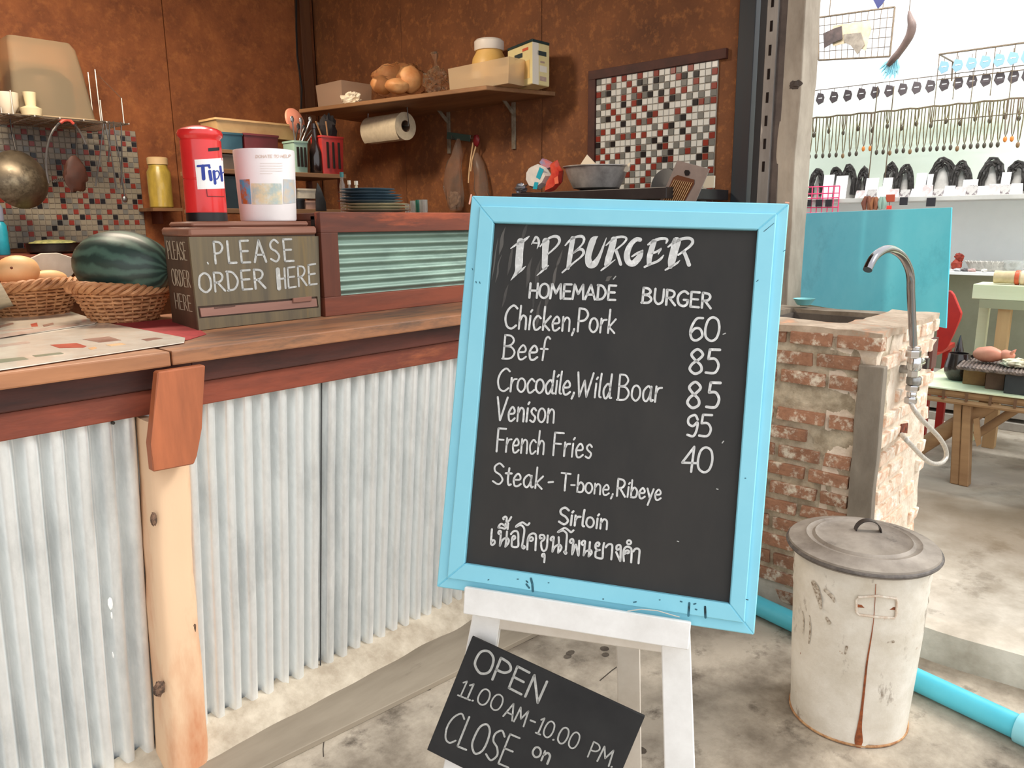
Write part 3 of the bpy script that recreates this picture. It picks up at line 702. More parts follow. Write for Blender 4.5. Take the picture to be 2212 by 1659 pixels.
# order box
boxm = mat('box_olive_woodgrain', (112,98,72), (82,74,60), .5, scale=26, stretch=(1,1,.06), lo=.3, hi=.7, c3=(128,104,58), s3=8, t3=(.55,.7))
boxside = mat('box_side_brown', (94,70,54), (74,56,44), .5, scale=26, stretch=(1,1,.06), lo=.3, hi=.7)
capm = mat('box_cap_brown', (142,98,80), (122,82,68), .5, scale=10, stretch=(.15,1,1))
b0, b1, b2 = at(430,715,2,ZW), at(693,685,2,ZW), at(378,690,2,ZW)
bx = (b1-b0).normalized(); by = ZA.cross(bx); W = (b1-b0).length; D = .30; b0 = b0+by*.0
zt = at(405,478,1,b0.y).z; zc = at(412,512,1,b0.y).z
ob = thing('order_box', 'wooden bread box chalked PLEASE ORDER HERE standing on the counter', 'box', tuple(b0+bx*W/2+by*D/2))
def bpt(u, v, z): return b0+bx*u+by*v+ZA*(z-ZW)
P_bl, P_br = b0+V((.036,.245,0)), b1+V((-.045,.245,0))
def plan(e, z, f=.0): return [q_+ZA*(z-ZW) for q_ in (b0+V((-e,-e+f,0)), b1+V((e,-e+f,0)), P_br+V((e,e,0)), P_bl+V((-e,e,0)))]
mb = MB(); mb.prism(plan(0, Z1, .006), (0,0,zc-Z1)); mb.obj('body', boxside, ob)
# front face built round the drawer recess
def fpx(x, y): d = ray(x, y); return O + d*((b0-O).dot(by)/d.dot(by))
F4 = [fpx(408,512), fpx(688,510), b1+ZA*.002, b0+ZA*.002]
R4 = [fpx(427,662), fpx(689,640), fpx(692,664), fpx(431,688)]
R4[1] = R4[1] - bx*.006; R4[2] = R4[2]-bx*.006
mb = MB()
for k in range(4): mb.prism([F4[k], F4[(k+1)%4], R4[(k+1)%4], R4[k]], by*.008)
mb.obj('front', boxm, ob)
MB().prism([p+by*.007 for p in R4], by*.002).obj('recess', darkm, ob)
pinkw = mat('drawer_pink_brown', (150,110,96), (128,92,80), .5, scale=12, stretch=(.15,1,1))
mb = MB(); mb.prism([R4[0]+bx*.006-ZA*.006, R4[1]-bx*.004-ZA*.006, R4[2]-bx*.004+ZA*.004, R4[3]+bx*.006+ZA*.004], by*.006); dr = mb.obj('drawer', pinkw, ob)
MB().prism([fpx(632,644)-by*.004, fpx(672,640)-by*.004, fpx(672,650)-by*.004, fpx(632,654)-by*.004], by*.008, .001).obj('handle', capm, dr)
MB().prism([fpx(463,664)-by*.001, fpx(508,659)-by*.001, fpx(508,662)-by*.001, fpx(463,667)-by*.001], by*.003).obj('slot', mat('slot_line', (90,64,54), rough=.7), dr)
mb = MB(); hz = (zt-zc)
mb.prism(plan(.004, zc), (0,0,hz*.6), .006); mb.obj('cap', capm, ob, smooth=True)
mb = MB(); mb.prism(plan(-.012, zc+hz*.6), (0,0,hz*.38), .006); mb.obj('top_moulding', capm, ob, smooth=True)
OPR = lambda x, y: fpx(x, y)-by*.0007
mb = MB(); write(mb, 'PLEASE', (464,569), (634,563.5), 47, 4.6, OPR, up=(-.1,-1), sp=.28); mb.obj('lettering', CHALK2, ob)
mb = MB(); write(mb, 'ORDER', (432,632), (573,622), 41, 4.6, OPR, up=(-.1,-1), sp=.16); ribbon(mb, [(448,567),(449.5,570)], 3, OPR, False); mb.obj('lettering', CHALK2, ob)
mb = MB(); write(mb, 'HERE', (599,625), (684,613), 43, 4.2, OPR, up=(-.06,-1), sp=.16); ribbon(mb, [(599.5,582),(602.5,623)], 9, lambda x, y: OPR(x, y)-by*.0004, False); mb.obj('lettering', CHALK2, ob)
sn = (P_bl-b0).cross(ZA).normalized(); sn = sn if sn.dot(O-b0) > 0 else -sn
def spx(x, y): return onpl(x, y, b0+sn*.0012, sn)
chs = mat('chalk_faint', (176,164,144), rough=.85)
for t_, a_, b_, h_ in (('PLEASE',(364,559),(404,562),39),('ORDER',(374,616),(412,621),36),('HERE',(380,666),(415,673),34)):
    mb = MB(); write(mb, t_, a_, b_, h_, 1.8, spx, up=(-.13,-1), sp=.18); mb.obj('lettering', chs, ob)

# framed corrugated screen and raised ledge behind it
sx0, sx1, sy = b1.x+.012, 3.38, b0.y+.0
szt = at(700, 458, 1, sy).z
scr = thing('raised_ledge', 'raised wooden ledge fronted by a green corrugated metal panel, right of the bread box', 'ledge', ((sx0+sx1)/2, sy+.2, ZW))
zi0, zi1 = at(735,640,1,sy).z, at(735,502,1,sy).z
xi0 = at(733,560,1,sy).x
for nm, x0, x1, z0, z1 in (('frame_rail', sx0, sx1, zi1, szt), ('frame_rail', sx0, sx1, Z1, zi0), ('frame_stile', sx0, xi0, zi0, zi1), ('frame_stile', sx1-.07, sx1, zi0, zi1)):
    MB().box(x0, x1, sy, sy+.03, z0, z1, .002).obj(nm, woodredx if nm == 'frame_rail' else woodred, scr)
grn = mat('green_zinc', (136,160,146), (104,126,116), .5, metal=.2, scale=10, stretch=(.3,1,1), lo=.3, hi=.7, c3=(160,188,172), s3=5, t3=(.5,.65))
mb = MB()
nz_ = 7.3
mb.grid(lambda u, v: V((xi0-.01+(sx1-.06-xi0)*u, sy+.020+.006*math.sin(2*PI*nz_*v)+.001*noise.noise(V((u*20,v*9,0))), zi0-.004+(zi1-zi0+.008)*v)), 40, 70)
mb.obj('corrugated_panel', grn, scr, smooth=True, auto=False)
MB().box(sx0, sx1, sy+.03, sy+.05, Z1, szt-.012).obj('backing', darkm, scr)
MB().box(sx0, sx1, sy+.03, sy+.42, szt-.024, szt-.002, .002).obj('ledge_board', woodred, scr)
MB().box(sx0, sx0+.02, sy+.05, sy+.42, Z1, szt-.025, .002).obj('side_board', woodred, scr)
MB().box(sx1-.02, sx1, sy+.05, sy+.42, Z1, szt-.025, .002).obj('side_board', woodred, scr)
ZL = szt-.0015

# red letterbox tin
redp = mat('red_enamel', (226,52,52), (214,44,46), .25, scale=6, coat=.4); blackp = mat('black_enamel', (26,22,24), rough=.35)
def cen(x, yb, yw, ztop):      # centre of a round thing whose bottom shows at pixel yb
    return at(x, yb, 2, ztop)
zb = zt+.0005
q = at(447, 470, 2, zb); q = V((q.x, b0.y+.085, zb)); q = V((at(447,466,1,q.y).x, q.y, zb))
k = mpp(q); hl = at(440,272,1,q.y).z-zb
lb = thing('letterbox_tin', 'red pillar-box shaped collecting tin standing on the bread box', 'tin', tuple(q))
r0 = 42*k
MB().lathe([(r0,0),(r0,hl*.09)], q, 48).obj('base', blackp, lb, smooth=True)
MB().lathe([(r0*.99,hl*.09),(r0*1.0,hl*.10),(r0*.985,hl*.43),(r0*.95,hl*.435),(r0*.95,hl*.445),(r0*.985,hl*.45),(r0*.985,hl*.84)], q, 48).obj('body', redp, lb, smooth=True)
MB().lathe([(r0*.94,hl*.84),(r0*.96,hl*.86),(r0*1.07,hl*.88),(r0*1.09,hl*.91),(r0*1.03,hl*.945),(r0*.85,hl*.965),(r0*.45,hl*.99),(r0*.1,hl*1.0)], q, 48).obj('lid', redp, lb, smooth=True)
cp = cylproj(q, r0*.985, .0008); cp2 = cylproj(q, r0*.985, .0014); cp3 = cylproj(q, r0*.985, .002)
def patch(pts4, proj, nu=10, nv=3):
    a, b, c, d = pts4
    def fn(u, v):
        x = (a[0]*(1-u)+b[0]*u)*(1-v)+(d[0]*(1-u)+c[0]*u)*v; y = (a[1]*(1-u)+b[1]*u)*(1-v)+(d[1]*(1-u)+c[1]*u)*v
        return proj(x, y)
    m_ = MB(); m_.grid(fn, nu, nv); return m_
paperm = mat('paper_white', (244,242,240), rough=.7)
patch([(450,320),(474,318),(474,325),(450,327)], cp, 8, 2).obj('slot', blackp, lb)
patch([(420,345),(481.5,341),(485,407),(427,409)], cp, 14, 3).obj('paper_label', paperm, lb)
navy = mat('ink_blue', (42,62,150), rough=.6)
mb = MB()
for s, w in (([(427,359),(452,357)],5),([(438,359),(440,386)],8),([(451,358),(453,362)],5),([(453,370),(456,388)],7),([(462,370),(465,396)],6),([(463,372),(470,369),(474,376),(470,386),(465,386)],2.6),([(476,360),(480,390)],5),([(480,374),(483,372)],2.5)):
    ribbon(mb, s, w, cp2, len(s) > 2)
mb.obj('lettering', navy, lb)
mb = MB()
for s, w in (([(446,409),(448,424)],2),([(448,424),(484,425)],2)): ribbon(mb, s, w, cp2, False)
mb.obj('door_line', mat('red_dark', (120,24,28), rough=.5), lb)

# white donation canister
q = V((0,0,zb)); yq = b0.y+.11; q = V((at(580,466,1,yq).x, yq, zb)); k = mpp(q)
hl = at(575,326,1,yq).z-zb; r1, r2 = 58*k, 63*k
can_w = mat('canister_white', (246,240,240), (238,232,232), .5, scale=5)
dc = thing('donation_canister', 'white round donation canister with a printed picture band, beside the red tin', 'canister', tuple(q))
MB().lathe([(r1*.97,0),(r1,.004),(r2,hl*.97),(r2*.985,hl),(r2*.9,hl),(r2*.88,hl*.96)], q, 56).obj('body', can_w, dc, smooth=True)
def coneproj(c, ra, rb, h, lift=.001):
    def f(x, y):
        r = ra
        for _ in range(4):
            p = cylproj(c, r, lift)(x, y); r = ra+(rb-ra)*(p.z-c[2])/h
        return p
    return f
cq = coneproj(q, r1, r2, hl); cq2 = coneproj(q, r1, r2, hl, .0018)
for p4, mm in (([(517,388),(539,387),(543,441),(522,440)], mat('print_blue_orange', (90,170,210), (190,110,60), .6, scale=18, lo=.45, hi=.55)),
               ([(542,396),(608,396),(611,441),(545,442)], mat('print_faces', (176,190,186), (224,206,170), .6, scale=24, lo=.4, hi=.6, c3=(214,214,206), s3=16, t3=(.5,.6))),
               ([(612,387),(636,388),(639,438),(613,440)], mat('print_grey_blue', (176,190,200), (206,190,170), .6, scale=26, lo=.4, hi=.6))):
    patch(p4, cq, 10, 3).obj('picture', mm, dc)
mb = MB(); write(mb, 'DONATE TO HELP', (552,341), (628,340), 6, 1.1, cq2); mb.obj('lettering', mat('ink_tan', (214,190,176), rough=.7), dc)
mb = MB()
for i in range(5): ribbon(mb, [(562,353+5.5*i),(610-(i==4)*22,352.5+5.5*i)], 1.1, cq2, False)
mb.obj('small_print', mat('ink_pale', (228,218,212), rough=.7), dc)

# watermelon, baskets, fruit
wick = mat('wicker', (214,160,112), (160,104,66), .6, scale=30, lo=.3, hi=.7, c3=(110,66,42), s3=14, t3=(.6,.72)); wickd = mat('wicker_dark', (186,130,86), (130,80,50), .6, scale=30, lo=.3, hi=.7)
def basket(name, label, c, rb, rt, h, sqy=1.0, seed=1):
    t = thing(name, label, 'basket', tuple(c)); rr = random.Random(seed)
    n = 28
    MB().lathe([(rb*.98,0),(rb,.004)], c, 32, sq=(1,sqy)).obj('bottom', wickd, t, smooth=True)
    MB().lathe([(rb*.94,.004),(rt*.93,h*.85)], c, 32, sq=(1,sqy), cap=False).obj('lining', wickd, t, smooth=True)
    rows = 9
    for j in range(rows):
        z = .008+(h*.86-.008)*j/(rows-1); r = rb+(rt*.97-rb)*(j/(rows-1))**.9; pts = []
        for i in range(n*4):
            a = 2*PI*i/(n*4); w = .0045*math.cos(a*n/2+(j%2)*PI)
            pts.append(V(c)+V(((r+w)*math.cos(a), (r+w)*sqy*math.sin(a), z+.0012*rr.uniform(-1,1))))
        MB().tube(pts, h*.042, 6, True).obj('weave_strand', wick, t, smooth=True)
    for i in range(n):
        a = 2*PI*(i+.5)/n
        o_ = MB(); o_.tube([V(c)+V((r_*math.cos(a), r_*sqy*math.sin(a), z_)) for r_, z_ in ((rb-.001,.003),((rb+rt)/2,h*.45),(rt*.97,h*.9))], .0032, 5)
        o_.obj('stake', wick, t)
    for s in range(4):
        pts = []
        for i in range(96):
            a = 2*PI*i/96; ph = a*9+s*PI/2
            rr_ = rt+.011*math.cos(ph); zz = h*.93+.012*math.sin(ph)
            pts.append(V(c)+V((rr_*math.cos(a), rr_*sqy*math.sin(a), zz+.006*math.sin(2*a+seed))))
        MB().tube(pts, .0072, 6, True).obj('rim_braid', wick, t, smooth=True)
    return t
bc = V((0,0,Z1)); yb_ = 2.42
bc = V((at(272,690,1,yb_).x, yb_, Z1)); k = mpp(bc)
basket('wicker_basket', 'wicker basket holding the watermelon, left of the bread box', bc, 64*k, 98*k, 80*k, .85, 1)
zc_ = at(262, 575, 1, yb_).z
wm = thing('watermelon', 'whole dark green striped watermelon with a dry curled stalk lying in the wicker basket', 'watermelon', (bc.x, bc.y, bc.z+.03))
c_ = V((at(267,578,1,yb_).x, yb_, zc_)); 
axl = (RX*.97 + V((0,0,-.12)) - F*.22).normalized(); a2 = ZA.cross(axl).normalized(); a3 = axl.cross(a2)
melm = bpy.data.materials.new('watermelon_rind'); melm.use_nodes = True
nt = melm.node_tree; N_ = nt.nodes; L_ = nt.links; bs = N_['Principled BSDF']; bs.inputs['Roughness'].default_value = .42
geo = N_.new('ShaderNodeTexCoord'); att = N_.new('ShaderNodeUVMap'); att.uv_map = 'UVMap'
sepn = N_.new('ShaderNodeSeparateXYZ'); L_.new(att.outputs[0], sepn.inputs[0])
nzz = N_.new('ShaderNodeTexNoise'); nzz.inputs['Scale'].default_value = 16; nzz.inputs['Detail'].default_value = 4; L_.new(geo.outputs['Object'], nzz.inputs['Vector'])
m1 = N_.new('ShaderNodeMath'); m1.operation = 'MULTIPLY'; m1.inputs[1].default_value = 2*PI*13; L_.new(sepn.outputs[0], m1.inputs[0])
m2 = N_.new('ShaderNodeMath'); m2.operation = 'MULTIPLY_ADD'; m2.inputs[1].default_value = 8.0; L_.new(nzz.outputs['Fac'], m2.inputs[0]); L_.new(m1.outputs[0], m2.inputs[2])
m3 = N_.new('ShaderNodeMath'); m3.operation = 'SINE'; L_.new(m2.outputs[0], m3.inputs[0])
m4 = N_.new('ShaderNodeMapRange'); m4.inputs[1].default_value = -1; m4.inputs[2].default_value = 1; L_.new(m3.outputs[0], m4.inputs[0])
crn = N_.new('ShaderNodeValToRGB'); crn.color_ramp.elements[0].color = lin((44,64,58))+(1,); crn.color_ramp.elements[1].color = lin((74,102,90))+(1,)
crn.color_ramp.elements[0].position = .25; crn.color_ramp.elements[1].position = .9; L_.new(m4.outputs[0], crn.inputs[0]); L_.new(crn.outputs[0], bs.inputs['Base Color'])
mb = MB(); uvl = mb.bm.loops.layers.uv.new('UVMap'); sg, rg = 48, 24
La, Lb = 112*k, 74*k
vr = []
for i in range(rg+1):
    a = PI*i/rg; row = []
    for j in range(sg):
        t = 2*PI*j/sg; x = -math.cos(a)*(1 if i not in (0, rg) else .985); s_ = max(math.sin(a), .02)
        row.append(mb.bm.verts.new(c_ + axl*(La*x) + (a2*math.cos(t)+a3*math.sin(t))*(Lb*s_*(1+.012*math.cos(13*t)))))
    vr.append(row)
for i in range(rg):
    for j in range(sg):
        f_ = mb.bm.faces.new((vr[i][j], vr[i][(j+1)%sg], vr[i+1][(j+1)%sg], vr[i+1][j]))
        for lp_, (u_, v_) in zip(f_.loops, ((j/sg,i/rg),((j+1)/sg,i/rg),((j+1)/sg,(i+1)/rg),(j/sg,(i+1)/rg))): lp_[uvl].uv = (u_, v_)
mb.bm.faces.new(vr[0][::-1]); mb.bm.faces.new(vr[-1])
mb.obj('rind', melm, wm, smooth=True)
dpl = depth(c_-axl*La*.9)
def atd(x, y, d): return O + ray(x, y)*(d/ray(x, y).dot(F))
mb = MB(); dd_ = dpl-.07
mb.tube([atd(x, y, dd_) for x, y in ((163,541),(172,536),(185,533),(196,537),(202,546),(200,556),(194,564),(187,567),(183,562),(187,557))], [.003,.004,.004,.0045,.004,.004,.0035,.003,.003,.002], 7)
mb.obj('stalk', mat('dry_stalk', (190,176,136), (150,130,96), .7, scale=60), wm, smooth=True)
yb2 = 2.78
bc2 = V((at(70,660,1,yb2).x, yb2, Z1)); k2 = mpp(bc2)
basket('wicker_basket', 'wicker basket of pale fruit at the left edge, behind the menus', bc2, 66*k2, 98*k2, 74*k2, .8, 4)
peach = mat('pale_fruit', (244,200,146), (232,168,112), .5, scale=5, lo=.3, hi=.7)
fb = None
for x, y, rx, rz, nm, lab in ((38,584,42,33,0,'large pale orange fruit with a dark eye, leftmost in the fruit basket'),(104,603,38,20,1,'pale orange fruit lying right of the larger one in the basket'),(30,622,36,22,2,'pale orange fruit underneath the two others in the left basket')):
    c3_ = at(x, y, 1, yb2-.02 if nm != 1 else yb2); kk_ = mpp(c3_)
    if nm == 2: c3_ = V((c3_.x, yb2+.02, Z1+.05))
    t_ = thing('fruit', lab, 'fruit', tuple(c3_-ZA*rz*kk_), 'pale fruit in the basket')
    MB().ball(c3_, (rx*kk_, rz*kk_*1.1, rz*kk_), 24, 14, .05, 1.2).obj('flesh', peach, t_, smooth=True)
    if nm == 0:
        c5 = O+(at(25,579,1,yb2-.02-rz*kk_*.93)-O)*1.0
        MB().ball(c5, .0045, 8, 6).obj('eye', mat('fruit_eye', (120,66,44), rough=.8), t_)
spk = mat('speckled_paper', (226,220,204), (204,196,178), .7, scale=8, c3=(120,116,100), s3=30, t3=(.62,.66))
c4 = at(118, 573, 1, yb2+.04)
mb = MB(); c4b = [at(x, y, 1, yb2+.10) for x, y in ((62,560),(90,547),(125,546),(156,556),(160,590),(150,602),(118,598),(80,580))]
mb.prism(c4b, (0,.012,0), .002); tag(mb.obj('speckled_dish', spk), 'white speckled dish standing behind the fruit in the left basket', 'dish')
# card at the far left
mb = MB(); mb.prism([at(-60,560,1,2.2), at(2,612,1,2.2), at(38,676,2,Z1+.001), at(-60,690,2,Z1+.001)], (0,.004,0)); tag(mb.obj('menu_card', mat('card_cream', (206,202,186), (178,176,160), .6, scale=14, c3=(120,120,104), s3=22, t3=(.62,.68))), 'pale menu card leaning at the left end of the counter', 'card')
# red cloth mat
redc = mat('red_cloth', (168,52,52), (140,40,42), .8, scale=40, lo=.3, hi=.7)
mb = MB(); mb.prism([at(x, y, 2, ZW+.0008) for x, y in ((240,700),(395,688),(446,722),(405,735),(330,740))], (0,0,.001)); tag(mb.obj('red_mat', redc), 'red cloth mat on the counter under the bread box corner', 'mat')
# laminated menus
lamw = mat('laminate_cream', (232,226,212), (214,200,182), .25, scale=9, lo=.35, hi=.7, coat=.5)
inks = [mat('print_red', (196,92,70), (160,60,50), .3, scale=20), mat('print_green', (120,128,104), (150,150,130), .3, scale=20), mat('print_brown', (132,92,80), (170,140,126), .3, scale=20), mat('print_orange', (222,170,120), (230,200,160), .3, scale=20), mat('print_grey', (176,150,136), (200,180,166), .3, scale=20)]
def menu(label, P4, z, pats, group):
    cc_ = [at(x, y, 2, z) for x, y in P4]
    t_ = thing('menu_sheet', label, 'menu', tuple((cc_[0]+cc_[2])/2), group)
    MB().prism(cc_, (0,0,.0022), .0006).obj('sheet', lamw, t_)
    for (pts, ik) in pats:
        m_ = MB(); m_.prism([at(x, y, 2, z+.0024) for x, y in pts], (0,0,.0003)); m_.obj('picture', inks[ik], t_)
    return t_
menu('laminated menu sheet with food pictures at the counter edge, its corner by the bread box', [(-140,822),(398,741),(400,731),(185,690),(-140,715)], ZW+.0022,
     [([(108,745),(165,741),(187,748),(180,751),(128,752)],0),([(178,733),(235,727),(262,735),(215,740)],2),([(305,733),(335,729),(352,731),(318,737)],2),([(0,776),(50,771),(62,776),(0,784)],1),([(70,768),(130,761),(138,764),(78,771)],1),([(190,752),(205,749),(210,752),(198,756)],3),([(228,745),(262,741),(272,744),(240,748)],3),([(0,745),(60,737),(66,741),(0,750)],4),([(-60,790),(-5,783),(0,790),(-55,797)],0)], 'laminated menus')
menu('laminated menu sheet lying further back on top of the other one', [(-140,735),(60,722),(205,700),(213,694),(150,673),(128,672),(-140,695)], ZW+.0052,
     [([(66,700),(80,697),(82,705),(68,706)],0),([(0,703),(28,697),(30,700),(0,708)],2),([(92,702),(115,697),(116,701),(95,706)],2),([(0,722),(160,700),(175,702),(0,730)],4),([(0,713),(70,708),(72,710),(0,717)],4)], 'laminated menus')

# ================================================================== KITCHEN
steel = mat('steel_brushed', (170,170,168), (130,130,128), .3, metal=.9, scale=30, stretch=(1,1,.2)); darksteel = mat('dark_steel', (74,70,66), (50,48,46), .4, metal=.7, scale=14)
alu = mat('aluminium_worn', (196,190,184), (140,134,130), .42, metal=.45, scale=9, bump=.05)
clearp = mat('clear_plastic', (238,232,222), rough=.12, trans=.75, spec=.4, alpha=.55)
milky = mat('milky_plastic', (222,196,156), rough=.35, trans=.25, alpha=.8); tanp = mat('tan_container', (196,160,112), (176,138,92), .5, scale=6)
wbrown = mat('shelf_wood', (168,124,84), (120,84,54), .6, scale=8, stretch=(1,.14,1), lo=.3, hi=.7, c3=(96,64,42), s3=5, t3=(.6,.72))
wbrownx = mat('shelf_wood_x', (150,110,74), (104,72,46), .6, scale=8, stretch=(.14,1,1), lo=.3, hi=.7)
# rear worktop along the back wall
zt2 = at(100, 548, 1, 4.75).z
bt = thing('rear_worktop', 'dim worktop against the back wall under the mosaic tiles', 'worktop', (.8, 4.85, .3))
MB().box(-2.5, 2.35, 4.55, YB-.015, zt2-.04, zt2, .003).obj('top', woodredx, bt)
for x in (-2.4, -.8, .8, 2.25): MB().box(x, x+.06, 4.6, 4.66, .3, zt2-.041).obj('leg', woodred, bt)
def pot(name, label, cat, prof, q, m, seg=36, group=None, sq=(1,1)):
    t = thing(name, label, cat, tuple(q), group); MB().lathe(prof, q, seg, sq=sq).obj('body', m, t, smooth=True); return t
def onY(x, Y, z): return V((at(x, 550, 1, Y).x, Y, z))
q = onY(118, 4.75, zt2+.001); k = mpp(q)
t = pot('cooking_pot', 'dark low pot on the rear worktop, between the fruit basket and the melon', 'pot', [(44*k,0),(50*k,.012),(52*k,22*k),(54*k,22*k),(50*k,20*k)], q, darksteel)
MB().ball(q+ZA*20*k, (46*k,46*k,9*k), 20, 8, .2, 5).obj('contents', mat('greens_yellow', (176,172,110), (110,120,80), .7, scale=30), t, smooth=True)
q = onY(7, 4.75, zt2+.001); k = mpp(q)
t = pot('spray_bottle', 'teal spray bottle with a grey cap at the far left edge', 'bottle', [(13*k,0),(14*k,.006),(14*k,62*k),(9*k,70*k)], q, mat('teal_plastic', (38,150,170), (30,120,140), .35, scale=8))
MB().lathe([(9*k,70*k),(11*k,72*k),(11*k,98*k),(8*k,106*k)], q, 20).obj('cap', mat('grey_plastic', (120,124,140), rough=.4), t, smooth=True)
# wire rack with tub, bowls and hanging tools
Yr = 4.88
rk = thing('wire_rack', 'wire wall rack with upright prongs above the tiles at left', 'rack', tuple(at(130,262,1,Yr)))
wire = mat('chrome_wire', (206,196,180), rough=.25, metal=.9)
zk = at(130, 264, 1, Yr).z; xa, xb = at(-60,262,1,Yr).x, at(267,262,1,Yr-.12).x
mb = MB()
for yy in (4.70, 4.76, 4.82, 4.88, 4.94, 5.0, 5.06, 5.12, 5.18): mb = MB(); mb.tube([V((xa,yy,zk)), V((xb,yy,zk))], .0035, 5); mb.obj('wire', wire, rk)
for i in range(7):
    x = xa+(xb-xa)*i/6; MB().tube([V((x,4.69,zk)), V((x,5.19,zk))], .0045, 5).obj('wire', wire, rk)
for x, y0, y1, Y in ((262,212,268,4.70),(216,216,262,4.76),(205,150,262,5.1),(190,156,262,5.14),(22,195,262,4.70),(14,140,262,5.12),(2,232,262,4.7)):
    MB().tube([at(x, y0, 1, Y), V((at(x,y0,1,Y).x+.0,Y,zk))], .004, 5).obj('prong', wire, rk)
MB().tube([at(262,212,1,4.70), at(212,162,1,5.1)], .003, 5).obj('wire', wire, rk)
q = V((at(105,250,1,4.92).x, 4.92, zk+.005)); k = mpp(q)
t = thing('plastic_tub', 'large milky plastic tub upside down on the wire rack', 'tub', tuple(q))
hz = at(100,95,1,4.92).z-q.z
mb = MB()
def rr(cx, cy, hx, hy, z, r=.03, n=5):
    out = []
    for sx, sy, a0 in ((1,1,0),(-1,1,PI/2),(-1,-1,PI),(1,-1,1.5*PI)):
        for i in range(n):
            a = a0+PI/2*i/(n-1); out.append(V((cx+sx*(hx-r)+r*math.cos(a), cy+sy*(hy-r)+r*math.sin(a), z)))
    return out
mb.rings([rr(q.x,q.y,78*k,.14,q.z+.01), rr(q.x-.01,q.y,70*k,.125,q.z+hz*.6), rr(q.x-.02,q.y,64*k,.12,q.z+hz*.92), rr(q.x-.025,q.y,58*k,.105,q.z+hz)])
mb.obj('body', mat('milky_tub', (246,226,190), rough=.3, trans=.8, ior=1.08), t, smooth=True)
MB().rings([rr(q.x,q.y,82*k,.145,q.z+.004), rr(q.x,q.y,82*k,.145,q.z+.012)]).obj('rim', milky, t)
for x, r, h, nm, lb_, m_ in ((18,24,44,'bowl','white bowl at the left end of the wire rack', mat('bowl_white', (224,212,190), rough=.35)),):
    q = V((at(x,250,1,4.76).x, 4.76, zk+.005)); k = mpp(q)
    pot(nm, lb_, 'bowl', [(r*.5*k,0),(r*.9*k,h*.4*k),(r*k,h*k),(r*.95*k,h*k),(r*.4*k,.01)], q, m_)
q = V((at(70,255,1,4.74).x, 4.74, zk+.005)); k = mpp(q)
pot('cup', 'cream cup standing in front of the plastic tub on the wire rack', 'cup', [(19*k,0),(22*k,14*k),(10*k,20*k),(13*k,48*k),(11*k,48*k)], q, mat('cup_cream', (222,206,168), rough=.4))
q = V((at(95,250,1,4.97).x, 4.97, zk+.02)); k = mpp(q)
pot('steel_pot', 'dark steel pot seen through the milky tub on the wire rack', 'pot', [(50*k,0),(62*k,20*k),(60*k,80*k),(40*k,96*k),(5*k,98*k)], q, mat('pot_brown_steel', (86,62,46), (60,44,36), .4, metal=.5, scale=8))
# hanging pan, handle, brown ladle, tongs
ut = YB-.25
wokm = mat('wok_worn', (132,120,100), (74,66,56), .4, metal=.65, scale=5, bump=.05, c3=(180,168,142), s3=3, t3=(.55,.7))
c_ = at(42, 388, 1, 4.80); k = mpp(c_)
t = thing('hanging_wok', 'large worn round pan hanging in front of the tiles at the left edge', 'pan', tuple(c_))
ax = (V((.25,-1,.12))).normalized()
MB().lathe([(2*k,.09),(24*k,.078),(48*k,.045),(62*k,.0),(60*k,-.006),(46*k,.035),(20*k,.066),(1*k,.078)], c_, 48, ax=ax).obj('bowl', wokm, t, smooth=True)
MB().tube([c_+V((0,0,62*k)), c_+V((0,.02,62*k+.08)), V((c_.x,4.82,zk-.012))], .004, 6).obj('handle', darksteel, t)
t = thing('strainer_handle', 'curved silver bail handle with a red grip hanging in front of the tiles', 'handle', tuple(at(140,268,1,4.74)))
MB().tube([at(x,y,1,4.74) for x, y in crom([(106,396),(101,370),(100,340),(104,310),(112,287),(124,270),(133,263)],4)], .006, 7).obj('left_arm', steel, t, smooth=True)
MB().tube([at(x,y,1,4.74) for x, y in crom([(156,266),(168,278),(178,294),(186,312)],4)], .006, 7).obj('right_arm', steel, t, smooth=True)
MB().tube([at(x,y,1,4.74) for x, y in ((130,266),(136,261),(144,259),(152,261),(159,268))], .009, 8).obj('grip', mat('grip_red', (196,80,66), rough=.5), t, smooth=True)
for i in range(6):
    c5 = at(116+i*4, 391-i*.6, 1, 4.74); MB().tube([c5+V((0,.009*math.cos(a),.009*math.sin(a))) for a in [j*PI/4 for j in range(8)]], .0022, 4, True).obj('coil', steel, t)
t = thing('brown_scoop', 'dark brown round scoop hanging right of the silver handle', 'scoop', tuple(at(163,380,1,4.78)))
MB().ball(at(163,378,1,4.78), (24*k,.02,38*k), 20, 12, .3, 2).obj('bowl', mat('scoop_brown', (76,40,26), (56,30,22), .6, scale=14), t, smooth=True)
MB().tube([at(165,342,1,4.78), V((at(168,300,1,4.80).x,4.80,zk-.01))], .004, 6).obj('handle', darksteel, t)
for i, (xa_, xb_, yb3, lab) in enumerate(((224,206,402,'thin steel skewer hanging from the rack, leftmost of the tools right of the scoop'),(237,234,350,'short thin steel hook hanging from the wire rack'),(228,252,410,'long steel tongs arm slanting right under the wire rack'),(246,270,430,'grey ladle hanging from the right end of the wire rack'),(262,262,400,'straight steel rod hanging at the right end of the rack'))):
    a = V((at(xa_,274,1,4.72).x, 4.72, zk-.008)); b = at(xb_, yb3, 1, 4.74)
    t = thing('kitchen_tool', lab, 'utensil', tuple(a), 'tools hanging from the wire rack')
    MB().tube([a, a.lerp(b,.5)+V((.004,0,0)), b], [.0035,.004,.006], 6).obj('shaft', steel, t)
    MB().tube([a+V((0,.006*math.cos(j),.010+.008*math.sin(j))) for j in [jj*PI/4 for jj in range(8)]], .002, 4, True).obj('hook', steel, t)
    if i == 3: MB().ball(b, (.016,.01,.02), 10, 8).obj('bowl', steel, t, smooth=True)
